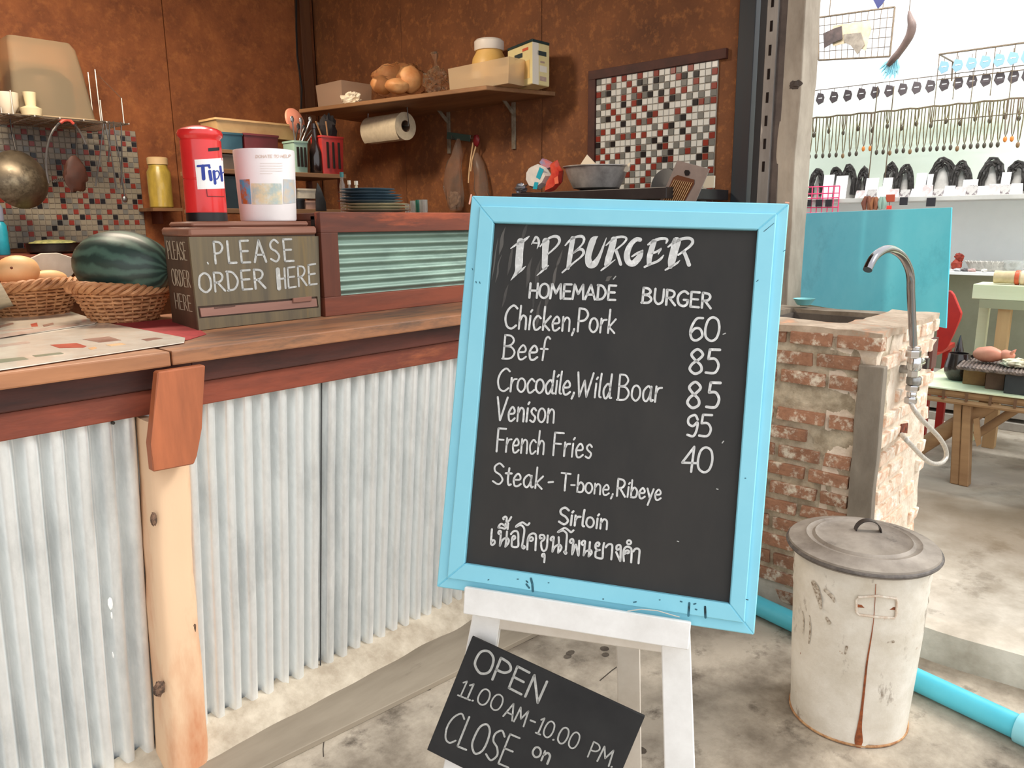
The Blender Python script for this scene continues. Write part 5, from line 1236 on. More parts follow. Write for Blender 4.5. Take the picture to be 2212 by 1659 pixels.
c_ = at(1718, 183, 0, XR-.022); mb = MB(); mb.ball(c_, (.006,.028,.016), 14, 8, .6, 5); mb.obj('scar', mat('scar_dark', (84,74,68), rough=.9), pl_)
# brick sink
brk = mat('brick_orange', (170,124,96), (138,98,76), .85, scale=24, lo=.3, hi=.7, bump=.5, bscale=60, rnd=.16, c3=(216,204,184), s3=26, t3=(.5,.64))
brw = mat('brick_whitewashed', (232,212,190), (212,160,128), .85, scale=22, lo=.42, hi=.68, bump=.5, bscale=60, rnd=.06, c3=(244,236,222), s3=18, t3=(.5,.62))
mort = mat('mortar', (206,192,168), (150,136,114), .95, scale=16, lo=.35, hi=.65, bump=.7, bscale=40, c3=(98,84,68), s3=20, t3=(.62,.72))
morw = mat('mortar_whitewash', (236,222,204), (208,190,168), .95, scale=14, bump=.7, bscale=36, c3=(196,140,110), s3=15, t3=(.6,.72))
XP, YP0, YP1, XP1, ZP = 2.576, .77, 1.40, 3.24, 1.045
bsn = thing('brick_sink', 'waist-high brick wash basin with a cement trough, whitewashed on its right side', 'sink', ((XP+XP1)/2, (YP0+YP1)/2, 0))
mb = MB()   # core walls round the trough
def core(x0, x1, y0, y1, z0, z1, m, nm, nz=.006, cuts=None):
    mb = MB(); n = 10
    mb.box(x0, x1, y0, y1, z0, z1)
    bmesh.ops.subdivide_edges(mb.bm, edges=mb.bm.edges[:], cuts=14, use_grid_fill=True)
    for v in mb.bm.verts: v.co += V((noise.noise(v.co*12), noise.noise(v.co*12+V((4,0,0))), noise.noise(v.co*9+V((0,8,0)))*.8))*nz
    mb.obj(nm, m, bsn, smooth=True)
wt = .13
core(XP+.012, XP+wt+.03, YP0+.012, YP1, 0, ZP-.012, mort, 'front_wall')
core(XP+.012, XP1, YP0+.012, YP0+wt+.03, .1, ZP-.008, morw, 'side_wall')
core(XP1-.10, XP1, YP0+wt, YP1, .1, ZP-.004, mat('cement_grey', (156,142,124), (116,102,86), .9, scale=8, bump=.5), 'rear_wall', .004)
core(XP+wt, XP1-.10, YP1-.10, YP1, .1, ZP-.002, mat('cement_grey', (156,142,124)), 'far_wall', .004)
MB().box(XP+wt, XP1-.09, YP0+wt, YP1-.09, ZP-.30, ZP-.27).obj('trough_floor', mat('cement_dark', (110,100,90), (90,80,72), .9, scale=8), bsn)
for x0, x1, y0, y1 in ((XP+wt+.034,XP+wt+.045,YP0+wt+.03,YP1-.1),(XP1-.112,XP1-.104,YP0+wt+.03,YP1-.1),(XP+wt+.04,XP1-.1,YP0+wt+.034,YP0+wt+.044),(XP+wt+.04,XP1-.1,YP1-.112,YP1-.104)):
    MB().box(x0, x1, y0, y1, ZP-.27, ZP-.02).obj('trough_lining', mat('cement_dark', (110,100,90)), bsn)
# cement corner post
cpst = mat('cement_post', (142,132,118), (112,102,90), .9, scale=7, stretch=(1,1,.4), lo=.35, hi=.65, bump=.35, bscale=40)
yk0, yk1 = at(1903,900,0,XP).y, at(1848,900,0,XP).y
mb = MB(); mb.box(XP-.012, XP+.03, yk0, yk1, 0, at(1875,790,0,XP-.01).z, .005)
bmesh.ops.subdivide_edges(mb.bm, edges=[e for e in mb.bm.edges if e.calc_length() > .5], cuts=20)
for v in mb.bm.verts: v.co += V((noise.noise(v.co*7), noise.noise(v.co*7+V((9,0,0))), 0))*.006
mb.obj('cement_corner', cpst, bsn)
rb = random.Random(21)
def mkbrick(cx, cy, cz, hx, hy, hz, m):
    mb = MB(); mb.obox((0,0,0), (XA,YAX,ZA), (hx,hy,hz), .004)
    for v in mb.bm.verts: v.co += V((noise.noise(v.co*40+V((cx,cy,cz*9))), noise.noise(v.co*30+V((cy,cz*7,1))), noise.noise(v.co*30+V((cz*5,3,cx)))))*.0045
    o = mb.obj('brick', m, bsn); o.data.transform(Matrix.Translation(V((cx,cy,cz)))); 
    return o
row = .0685
nrow = 15
for r in range(nrow):
    z0 = ZP-.012-(r+1)*row+.012
    if z0 < -.02: break
    hz_ = .0225; zc2 = z0+hz_+.006
    hidetop = zc2 > at(1875,790,0,XP-.01).z
    ystart = YP0 if hidetop else yk1+.004
    y = ystart + (0 if r % 2 else -.07 if not hidetop else 0) ; first = True
    while y < YP1-.01:
        ln = rb.uniform(.135,.17); ya, yb3 = max(y, ystart), min(y+ln, YP1)
        if yb3-ya > .035:
            if rb.random() > (.6 if r == 3 else .04):
                sx_ = rb.uniform(-.002,.004)
                mkbrick(XP+.028-sx_, (ya+yb3)/2, zc2+rb.uniform(-.003,.003), .028, (yb3-ya)/2, hz_, brk)
        y += ln+.016
    x = XP+.06+(.0 if r % 2 else .05)
    while x < XP1-.03 and zc2 > .12:
        ln = rb.uniform(.13,.17); xb_ = min(x+ln, XP1-.004)
        if xb_-x > .04 and rb.random() > .12: mkbrick((x+xb_)/2, YP0+.028+rb.uniform(-.004,.003), zc2+rb.uniform(-.004,.004), (xb_-x)/2, .028, hz_, brw)
        x += ln+.02
# top rim of cement, slumped at the right corner
rimm = mat('rim_cement', (204,184,162), (158,140,120), .9, scale=9, lo=.35, hi=.65, bump=.5, bscale=30, c3=(214,160,126), s3=9, t3=(.55,.7))
for x0, x1, y0, y1, nm in ((XP+.002,XP+wt+.04,YP0+.002,YP1,'rim'),(XP+wt+.04,XP1+.003,YP0+.002,YP0+wt+.04,'rim')):
    mb = MB(); mb.box(x0, x1, y0, y1, ZP-.024, ZP+.002); bmesh.ops.subdivide_edges(mb.bm, edges=mb.bm.edges[:], cuts=12, use_grid_fill=True)
    for v in mb.bm.verts: v.co += V((noise.noise(v.co*16), noise.noise(v.co*16+V((4,0,0))), noise.noise(v.co*11+V((0,8,0)))))*.008
    mb.obj(nm, rimm, bsn, smooth=True)
MB().box(at(2008,800,1,YP0).x, at(2018,800,1,YP0).x, YP0-.004, YP0+.01, at(2012,797,1,YP0-.004).z, at(2012,735,1,YP0-.004).z, .001).obj('wood_slip', mat('slip_maroon', (112,70,62), (90,56,50), .6, scale=8), bsn)
# bowl on the rim
q = at(1741, 664, 2, ZP+.006); q = V((XP1-.05, 1.33, ZP+.006)) if q.x > 3.4 else q
q = V((XP1-.045, at(1736,660,0,XP1-.045).y, ZP+.006)); k = mpp(q)
pot('blue_dish', 'small pale turquoise dish on the back corner of the brick sink', 'dish', [(10*k,0),(14*k,.002),(21*k,12*k),(23*k,14*k),(20*k,13*k),(12*k,.004)], q, mat('dish_turquoise', (132,204,208), (110,188,196), .35, scale=8), 28)
# tap
chrome = mat('chrome', (206,206,208), rough=.12, metal=1.0); chromeD = mat('tap_dark_chrome', (150,148,152), rough=.14, metal=1.0)
YT = YP0-.035
tp_ = thing('tap', 'tall chrome swan-neck tap with a valve, fixed to the right side of the brick sink', 'tap', tuple(at(1975,770,1,YT)))
def onT(x, y, dy=0): return at(x, y, 1, YT+dy)
base_x = onT(1968,750).x
zt_, zb3 = onT(1968,600).z, onT(1973,745).z
arc = [V((onT(1973,745).x, YT, zb3)), V((onT(1968,640).x, YT, onT(1968,640).z))]
arc += [onT(x, y, -.0) for x, y in ((1967,600),(1962,577),(1951,556),(1936,543),(1919,538),(1902,544),(1888,556),(1879,571),(1874,583))]
rk_ = 8.0*mpp(arc[0])
MB().tube(crom([tuple(p_) for p_ in arc], 5), rk_, 16).obj('swan_neck', chromeD, tp_, smooth=True)
def hexl(x, y, r, h, nm, m=chrome, seg=6, sub=None):
    c_ = onT(x, y); k = mpp(c_); MB().lathe([(r*.9*k,-h*k/2),(r*k,-h*k*.35),(r*k,h*k*.35),(r*.9*k,h*k/2)], c_, seg).obj(nm, m, sub or tp_, smooth=seg > 10)
hexl(1974,752,13,8,'collar',chrome,24); hexl(1973,764,16,16,'nut',chrome,6); hexl(1975,785,15,28,'valve_body',chrome,24); hexl(1973,806,12,16,'nut',chrome,6)
c_ = onT(1985,783); k = mpp(c_)
MB().lathe([(9*k,-16*k),(10*k,-8*k),(10*k,14*k),(8*k,16*k)], c_, 20, ax=XA).obj('side_outlet', chrome, tp_, smooth=True)
MB().box(onT(1998,783).x, onT(2003,783).x, YT-.008, YT+.008, onT(2003,794).z, onT(2003,773).z, .002).obj('lever', mat('lever_dark', (70,64,62), rough=.4, metal=.5), tp_)
hexl(1974,822,15,18,'sleeve',steel,24); hexl(1971,838,14,12,'nut',chrome,6); hexl(1969,852,10,12,'neck',chrome,16); hexl(1967,865,13,14,'nut',chrome,6)
MB().tube([onT(1976,800), V((onT(1976,800).x, YP0+.02, onT(1976,800).z))], 9*k, 12).obj('wall_stub', steel, tp_)
hose = mat('hose_braid', (214,208,198), (180,174,164), .45, metal=.3, scale=120)
hs = [(1969,872),(1975,885),(1990,905),(2010,925),(2030,947),(2042,968),(2044,987),(2033,1000),(2014,1001),(1994,988),(1972,965),(1955,947),(1946,937)]
hp = [tuple(at(x, y, 1, YT-.015-(.05*math.sin(min(1,i/12)*PI)))) for i, (x, y) in enumerate(hs)]; hp[0] = tuple(onT(1969,872)); hp[-1] = tuple(at(1946,937,1,YP0+.02))
tag(MB().tube(crom(hp, 6), 5.2*k, 10).obj('hose', hose, smooth=True), 'looped silver braided hose hanging from the tap back into the brickwork', 'hose')
# waste hole
MB().prism([at(x,y,1,YP0-.002) for x, y in ((1948,916),(1962,914),(1960,936),(1946,934))], (0,.004,0)).obj('hole', mat('hole_rust', (140,70,44), (60,36,28), .9, scale=40), bsn)

# rubbish bin
cb0 = at(1830, 1538, 2, 0); bc_ = V((cb0.x, cb0.y, .001)); 
def zat(x, y, c): d = ray(x, y); t = ((c-O).x*d.x+(c-O).y*d.y)/(d.x*d.x+d.y*d.y); return (O+d*t).z
hb_ = zat(1868, 1174, bc_)
kb, kt_ = mpp(bc_), mpp(bc_+ZA*hb_)
rbt, rtp, rld = 116*kb, 139*kt_, 151*kt_
binm = bpy.data.materials.new('bin_white_rusty'); binm.use_nodes = True
nt = binm.node_tree; N_ = nt.nodes; L_ = nt.links; bs = N_['Principled BSDF']; bs.inputs['Roughness'].default_value = .55
tc = N_.new('ShaderNodeTexCoord')
def ntex(sc, det=8, st_=(1,1,1), ro=.7):
    mp_ = N_.new('ShaderNodeMapping'); mp_.inputs['Scale'].default_value = st_; L_.new(tc.outputs['Object'], mp_.inputs[0])
    n_ = N_.new('ShaderNodeTexNoise'); n_.inputs['Scale'].default_value = sc; n_.inputs['Detail'].default_value = det; n_.inputs['Roughness'].default_value = ro; L_.new(mp_.outputs[0], n_.inputs['Vector']); return n_.outputs['Fac']
def rampn(f_, a, b, ca=(0,0,0,1), cb_=(1,1,1,1)):
    r_ = N_.new('ShaderNodeValToRGB'); r_.color_ramp.elements[0].position = a; r_.color_ramp.elements[1].position = b; r_.color_ramp.elements[0].color = ca; r_.color_ramp.elements[1].color = cb_; L_.new(f_, r_.inputs[0]); return r_.outputs[0]
def mixn(fac, c1_, c2_):
    m_ = N_.new('ShaderNodeMixRGB'); L_.new(fac, m_.inputs[0])
    for i_, c_x in ((1,c1_),(2,c2_)):
        if isinstance(c_x, tuple): m_.inputs[i_].default_value = c_x
        else: L_.new(c_x, m_.inputs[i_])
    return m_.outputs[0]
base_c = rampn(ntex(6), .35, .7, lin((236,230,218))+(1,), lin((206,196,178))+(1,))
c1x = mixn(rampn(ntex(9, 10, (1,1,.45)), .57, .66), base_c, lin((120,100,80))+(1,))
c2x = mixn(rampn(ntex(34, 6), .68, .73), c1x, lin((150,92,52))+(1,))
L_.new(c2x, bs.inputs['Base Color'])
bp2 = N_.new('ShaderNodeBump'); bp2.inputs['Strength'].default_value = .25; bp2.inputs['Distance'].default_value = .01; L_.new(ntex(20), bp2.inputs['Height']); L_.new(bp2.outputs[0], bs.inputs['Normal'])
bn = thing('rubbish_bin', 'dented white-painted metal bin with a grey lid and a rusty seam, right of the easel', 'bin', tuple(bc_))
sa = math.atan2(-1, -1)
d_ = ray(1870, 1400); 
mb = MB(); rs = []
seam_ang = None
sp3 = at(1862, 1600, 2, 0.0)-bc_; seam_ang = math.atan2(sp3.y, sp3.x)
for i in range(33):
    t = i/32; z = hb_*t; ring = []
    for j in range(72):
        a = 2*PI*j/72; r = rbt+(rtp-rbt)*t
        r += .002*noise.noise(V((math.cos(a)*2, math.sin(a)*2, z*8)))
        if .70 < t < .97: r += .0016*math.sin(t*95)
        da = (a-seam_ang+PI) % (2*PI)-PI
        r -= .006*math.exp(-(da*9)**2)*max(0, 1-t*3.5)*(1 if da > 0 else -.6)
        ring.append(bc_+V((r*math.cos(a), r*math.sin(a), z)))
    rs.append(ring)
mb.rings(rs, cap=True); mb.obj('body', binm, bn, smooth=True)
def binproj(lift=.0015):
    def f(x, y):
        r = rbt
        for _ in range(5):
            p_ = cylproj(bc_, r, lift)(x, y); r = rbt+(rtp-rbt)*(p_.z/hb_)
        return p_
    return f
rust = mat('rust', (168,92,50), (108,58,34), .8, scale=50, lo=.35, hi=.65)
mb = MB(); ribbon(mb, [(1892,1262,1.5),(1888,1330,1.5),(1883,1370,2.5),(1873,1430,4),(1867,1485,5),(1862,1530,6),(1857,1570,10),(1855,1600,18),(1857,1622,9)], 4, binproj(.0022)); mb.obj('rust_seam', rust, bn)
dirt = mat('bin_dirt', (138,120,100), (214,204,188), .9, scale=90, lo=.4, hi=.6)
for pts, w in (([(1756,1258,8),(1764,1275,12),(1771,1300,9),(1773,1314,5)],8),([(1782,1275,6),(1798,1290,8),(1802,1300,4)],6),([(1748,1330,2),(1750,1360,4),(1747,1390,2)],3),([(1785,1335,5),(1792,1346,7)],6),([(1829,1398,6),(1826,1412,4)],5),([(1918,1388,4),(1930,1386,6)],5),([(1733,1320,2),(1736,1345,3),(1734,1368,1)],2)):
    mb = MB(); ribbon(mb, pts, w, binproj(.0018)); mb.obj('dirt_patch', dirt, bn)
rmb = MB(); pts = [(bc_+V((rbt*1.006*math.cos(a), rbt*1.006*math.sin(a), .004))) for a in [2*PI*i/64 for i in range(64)]]; rmb.tube(pts, .0035, 6, True); rmb.obj('bottom_hoop', mat('rust_pale', (196,156,112), (150,96,60), .8, scale=50), bn, smooth=True)
# swing handle
hp_ = binproj(.004)
hl_ = [hp_(x, y) for x, y in ((1854,1290),(1896,1287),(1936,1293),(1938,1298),(1936,1328),(1932,1335),(1896,1333),(1855,1328),(1850,1322),(1850,1296))]
MB().tube(hl_, .0032, 8, True).obj('handle', mat('handle_white', (236,228,214), (206,180,156), .5, scale=60), bn, smooth=True)
hp3 = binproj(.0032); mb = MB()
mb.prism([hp3(1852,1306), hp3(1936,1312), hp3(1935,1318), hp3(1851,1312)], (0,0,.0001)); mb.obj('handle_plate', rust, bn)
lidm = mat('bin_lid_grey', (164,154,142), (122,112,102), .6, scale=7, lo=.35, hi=.65, metal=.15, bump=.2, c3=(66,58,54), s3=9, t3=(.6,.72))
lid = thing('bin_lid', 'round ridged grey lid with a strap handle on the white bin', 'lid', (bc_.x, bc_.y, hb_))
lc = bc_+ZA*(hb_+.001)
prof = [(rld*.985,-.016),(rld,-.018),(rld*1.005,-.004),(rld*.995,.002),(rld*.93,.005),(rld*.80,.010),(rld*.76,.016),(rld*.72,.012),(rld*.68,.012),(rld*.64,.019),(rld*.60,.015),(rld*.40,.020),(rld*.02,.023)]
MB().lathe(prof, lc, 72).obj('disc', lidm, lid, smooth=True)
MB().tube([lc+V((rld*1.005*math.cos(a), rld*1.005*math.sin(a), -.009)) for a in [2*PI*i/80 for i in range(80)]], .0055, 8, True).obj('rolled_edge', mat('lid_edge_dark', (74,68,64), (110,102,96), .5, scale=40), lid, smooth=True)
h1, h2 = at(1846,1147,2,hb_+.02), at(1903,1150,2,hb_+.02); hc = (h1+h2)/2; hu = (h2-h1).normalized(); hw = (h2-h1).length/2
mb = MB()
wdir = ZA.cross(hu)
mb.sheet(lambda u, v: hc + hu*(-hw*math.cos(PI*u)) + ZA*(.036*math.sin(PI*u)) + wdir*((v-.5)*.022), 16, 3, .0025)
mb.obj('strap_handle', mat('strap_dark', (84,78,74), (60,54,52), .4, metal=.5, scale=30), lid, smooth=True)
# pipe
pvc = mat('pvc_blue', (96,206,226), (82,196,220), .3, scale=6, spec=.5)
P1, P2 = at(1640,1309,2,.036), at(2210,1576,2,.036)
dP = (P2-P1).normalized()
pp = thing('drain_pipe', 'bright blue plastic drain pipe on the floor behind the bin', 'pipe', tuple((P1+P2)/2-ZA*.036))
MB().tube([P1-dP*.9, P2+dP*.02], .0345, 28).obj('pipe', pvc, pp, smooth=True)
MB().tube([P2-dP*.012, P2+dP*.09], .0415, 28).obj('coupling', mat('pvc_blue_pale', (150,220,232), rough=.35), pp, smooth=True)
MB().tube([P2+dP*.05, P2+dP*1.2], .0345, 28).obj('pipe', pvc, pp, smooth=True)

# ================================================================== BLUE BOARD, STALL AND TABLES BEHIND
bd = V((.616,.788,0)); bn_ = V((.788,-.616,0)); bp0 = V((3.60, .835, 1.2))
if bn_.dot(O-bp0) < 0: bn_ = -bn_
B4 = [onpl(x, y, bp0, bn_) for x, y in ((1700,462),(2055,448),(2043,709),(1700,650))]
bbm = mat('board_turquoise', (118,230,248), (90,218,240), .5, scale=3, lo=.3, hi=.7, c3=(74,190,214), s3=2.2, t3=(.55,.75))
bb_ = thing('turquoise_board', 'big turquoise painted board standing behind the brick sink', 'board', tuple((B4[2]+B4[3])/2))
MB().prism(B4, -bn_*.006, .001).obj('board', bbm, bb_)
for f_ in (.25, .8):
    c_ = B4[3].lerp(B4[2], f_)-bn_*.028; MB().prism([c_+bd*.02, c_-bd*.02, c_-bd*.02-bn_*.035, c_+bd*.02-bn_*.035], V((0,0,.101-c_.z)), 0).obj('post', wbrown, bb_)
    MB().prism([c_+bd*.02+ZA*.002, c_-bd*.02+ZA*.002, c_-bd*.02-bn_*.035+ZA*.002, c_+bd*.02-bn_*.035+ZA*.002], V((0,0,.3)), 0).obj('post', wbrown, bb_)
XS = 6.2
def sp(x, y, X=XS): return at(x, y, 0, X)
# stall wall: mint upper sheet, white band, grey-green lower wall
mint = mat('mint_wall', (236,248,234), (230,244,228), .7, scale=2); whw = mat('white_wall', (246,246,244), (238,238,236), .6, scale=2); ggw = mat('grey_green_wall', (176,176,152), (158,158,134), .8, scale=3)
zA, zB, zC = sp(1950,185).z, sp(2100,425).z, sp(2100,588).z
sw1 = st(MB().box(XS+.06, XS+.12, -3, 4.6, .1, zC).obj('wall_stall', ggw))
MB().box(XS+.05, XS+.11, -3, 4.6, zC, zB).obj('panel', whw, sw1)
MB().box(XS+.05, XS+.11, -3, 4.6, zB, zA).obj('panel', mint, sw1)
# counter shelves of the stall
lsh = thing('stall_shelf', 'upper white display shelf along the pale green stall wall', 'shelf', (6.0, 1.0, zB))
MB().box(XS-.42, XS+.05, -1.2, 3.9, zB-.03, zB, .003).obj('board', mat('shelf_grey', (206,204,198), (188,186,180), .6, scale=4), lsh)
lsh2 = thing('stall_shelf', 'lower white stall shelf carrying the wire basket, right of the turquoise board', 'shelf', (5.9, 1.0, zC))
XL = 5.75; zL2 = sp(2120,588,XL).z
MB().box(XL, XS+.05, -1.2, 3.9, zL2-.022, zL2, .003).obj('board', whw, lsh2)
MB().box(XL+.3, XL+.34, -1.1, -1.06, .1, zL2-.023).obj('leg', whw, lsh2); MB().box(XL+.3, XL+.34, 3.7, 3.74, .1, zL2-.023).obj('leg', whw, lsh2)
# hanging display wires
wirem = mat('stall_wire', (120,104,84), (92,80,66), .5, metal=.3, scale=20)
XN = 6.0
hw_ = thing('hanging_rail', 'long twisted rail strung across the stall wall, holding the necklaces', 'rail', tuple(sp(1980,232,XN)))
zr = sp(2100,222,XN).z
MB().tube([V((XN, y, zr+.004*math.sin(y*40))) for y in [-.9+.05*i for i in range(86)]], .006, 6).obj('rail', wirem, hw_)
for y in (-.9, 3.35): MB().tube([V((XN,y,zr)), V((XS+.05,y,zr+.01))], .006, 6).obj('stay', wirem, hw_)
hg = thing('wire_grid', 'wire display grid above the necklaces at the upper right', 'grid', tuple(sp(2130,105,5.9)))
zg1 = sp(2120,105,5.9).z; yL, yR = sp(2030,110,5.9).y, -.9
MB().tube([V((5.9,yL,zg1)), V((5.9,yR,zg1))], .006, 6).obj('rail', wirem, hg)
for zz in (zg1-.16, zg1-.42): MB().tube([V((5.9,yL,zz)), V((5.9,yR,zz))], .0035, 5).obj('wire', wirem, hg)
for i in range(24):
    y = yL-(yL-yR)*i/23; MB().tube([V((5.9,y,zg1)), V((5.9,y+.0,zr+.02 if i % 2 else zg1-.45))], .003, 5).obj('wire', wirem, hg)
for y in (yL, yR): MB().tube([V((5.9,y,zg1)), V((XS+.04,y,zg1)), V((XS+.06,y,zA-.02))], .006, 6).obj('stay', wirem, hg)
# necklaces: long and short loops with pendants
cordm = [mat('cord_olive', (116,104,70), (84,74,50), .7, scale=30), mat('cord_brown', (104,86,70), rough=.7)]
pendm = [mat('pendant_dark', (70,62,50), rough=.4), mat('pendant_amber', (200,120,50), rough=.3), mat('pendant_brown', (120,92,60), rough=.4)]
def necklace(ln, ci, pi_):
    t = thing('necklace', 'x', 'necklace', (0,0,0)); w = .011
    MB().tube([V((-.006,-w,-.0)), V((-.004,-w*1.1,-ln*.5)), V((0,-w*.5,-ln*.9)), V((0,0,-ln)), V((0,w*.5,-ln*.9)), V((-.004,w*1.1,-ln*.5)), V((-.006,w,0))], .0038, 5).obj('cord', cordm[ci], t)
    MB().ball((0,0,-ln-.014), (.008,.012,.019), 10, 7).obj('pendant', pendm[pi_], t, smooth=True); return t
zlt, zsh_ = sp(2000,318,XN).z, sp(2000,268,XN).z
rn = random.Random(8)
protoL = [necklace(zr-zlt, 0, 0), necklace(zr-zlt-.03, 1, 1), necklace(zr-zlt+.01, 0, 2)]
protoS = [necklace(zr-zsh_, 1, 0), necklace(zr-zsh_-.02, 0, 0)]
used = set()
def placeN(protos, idx, x, lab, grp):
    p_ = protos[idx]; loc = V((XN-.012, sp(x,230,XN).y, zr))
    if id(p_) not in used:
        used.add(id(p_)); p_.location = loc; p_['label'] = lab; p_['group'] = grp; return
    dup(p_, loc, None, lab, grp)
for i in range(32): 
    x = 1757+i*14.6; j = 1 if i in (8,9,29,30) else rn.choice((0,0,2))
    placeN(protoL, j, x, 'long cord necklace with %s pendant, %s long one from the pillar' % (('a dark','an amber','a brown')[j], ORD[i]), ('long dark-pendant necklaces','long amber-pendant necklaces','long brown-pendant necklaces')[j])
for i in range(15):
    j = i % 2; placeN(protoS, j, 1764+i*31.5, 'short %s cord necklace on the rail, %s short one from the pillar' % (('brown','olive')[j], ORD[i]), ('short brown necklaces','short olive necklaces')[j])
# tag cards with earrings, two rows
tagm = mat('tag_dark', (84,76,78), rough=.5); tagb = mat('tag_flare_tint', (120,156,172), rough=.5)  # the second card colour has a lens-flare blue tint painted in
def tagcard(m, h):
    t = thing('earring_card', 'x', 'card', (0,0,0)); w = .032
    MB().prism([V((0,-w*.7,0)), V((0,w*.6,.012)), V((0,w,-h*.55)), V((0,w*.3,-h)), V((0,-w*.8,-h*.8)), V((0,-w,-h*.35))], (.004,0,0), .001).obj('card', m, t)
    MB().box(-.0015, -.0005, -w*.5, w*.4, -h*.42, -h*.34).obj('shine', whw, t)
    MB().tube([V((.002,0,.0)), V((.002,0,.03))], .002, 5).obj('loop', wirem, t); return t
zt1, zt2_ = sp(2010,178,XN).z, sp(2100,128,5.9).z
cA, cB = tagcard(tagm, .075), tagcard(tagb, .07)
for i in range(16):
    x = 1773+i*29.5; loc = V((XN-.05, sp(x,190,XN-.05).y, zt1)); lab = 'dark grey card above the necklaces, %s one from the concrete pillar' % ORD[i]
    if i == 0: cA.location = loc; cA['label'] = lab; cA['group'] = 'dark cards above the rail'
    else: dup(cA, loc, None, lab, 'dark cards above the rail')
for i in range(7):
    x = 2040+i*29.5; loc = V((5.88, sp(x,130,5.88).y, zt2_)); lab = 'flare-tinted grey card on the wire grid, %s from its left end' % ORD[i]
    if i == 0: cB.location = loc; cB['label'] = lab; cB['group'] = 'flare-tinted cards on the wire grid'
    else: dup(cB, loc, None, lab, 'flare-tinted cards on the wire grid')
cr2 = thing('card_rail', 'thin rail carrying the dark cards above the necklaces', 'rail', (XN-.05, 1, zt1+.03))
MB().tube([V((XN-.048,3.2,zt1+.03)), V((XN-.048,-.9,zt1+.03))], .003, 5).obj('rail', wirem, cr2)
for y in (3.2, -.9): MB().tube([V((XN-.048,y,zt1+.03)), V((XS+.05,y,zt1+.03))], .003, 5).obj('stay', wirem, cr2)
for x in (1915, 1880): MB().tube([sp(x+16,186,XN-.06), sp(x,350,XN-.06), V((XN-.06, sp(x-4,380,XN-.06).y, zB+.0))], .004, 5).obj('prop', wirem, cr2)
# fuzzy black bead bundles on display cones
fur = mat('bead_black', (36,34,34), (62,58,54), .6, scale=60); cone = mat('display_grey', (196,192,186), (170,166,160), .5, scale=10)
def bundle(x, y0, w, lab):
    X = XS-.2; q = V((X, sp(x,420,X).y, zB+.001)); k = mpp(q); h = (sp(x,y0,X).z-q.z)
    t = thing('bead_display', lab, 'display', tuple(q), 'black bead displays on the stall shelf')
    MB().lathe([(w*.52*k,0),(w*.3*k,h*.5),(w*.12*k,h*.88)], q, 20, sq=(.6,1)).obj('cone', cone, t, smooth=True)
    r_ = random.Random(x)
    for s_ in range(6):
        pts = []
        for i in range(13):
            a = PI*i/12; sc = .55+.09*s_
            pts.append(q+V((-.03-.02*r_.random(), (w*.5*k)*sc*math.cos(a)+r_.uniform(-.006,.006), h*.12+ (h*.9)*(.78+.06*s_*.7)*math.sin(a)**.8+r_.uniform(-.008,.008))))
        MB().tube(pts, .0085, 5).obj('bead_strand', fur, t)
for x, y0, w, lab in ((1768,366,32,'small black bead bundle nearest the concrete pillar'),(1806,364,34,'second black bead bundle from the concrete pillar'),(1834,358,34,'black bead bundle on a tall grey stand above the pink rack'),(1866,362,22,'thin black bead bundle right of the tall grey stand'),(1925,352,28,'upright black bead bundle above the tap'),(1955,358,36,'loose black bead bundle right of the upright one'),
                      (2035,344,58,'large black bead bundle left of the white price cards'),(2075,352,40,'leaning black bead bundle right of the large one'),(2140,342,50,'tall dense black bead bundle at the upper right shelf'),(2195,350,44,'black bead bundle at the right edge of the shelf')): bundle(x, y0, w, lab)
whc = mat('card_white', (250,250,250), rough=.6)
for i, (x0, x1, y0, lab) in enumerate(((1776,1798,378,'white card between the two leftmost bead bundles'),(1803,1828,380,'wide white card left of the tall grey bead stand'),(1868,1895,385,'white card right of the thin bead bundle'),(1905,1925,384,'small white card under the upright bead bundle'),(1976,1998,374,'white card left of the large bead bundle'),(2000,2012,376,'narrow pale card next to the large bead bundle'),(2078,2110,388,'printed white card below the leaning bead bundle'),(2160,2180,372,'tall pale card between the two right bead bundles'))):
    X = XS-.33; a, b = sp(x0,400,X), sp(x1,400,X); z1 = sp(x0,y0,X).z
    t = thing('price_card', lab, 'card', (X, (a.y+b.y)/2, zB)); MB().prism([V((X,a.y,zB+.001)), V((X,b.y,zB+.001)), V((X+.03,b.y,z1)), V((X+.03,a.y,z1))], (.003,0,0)).obj('card', whc, t)
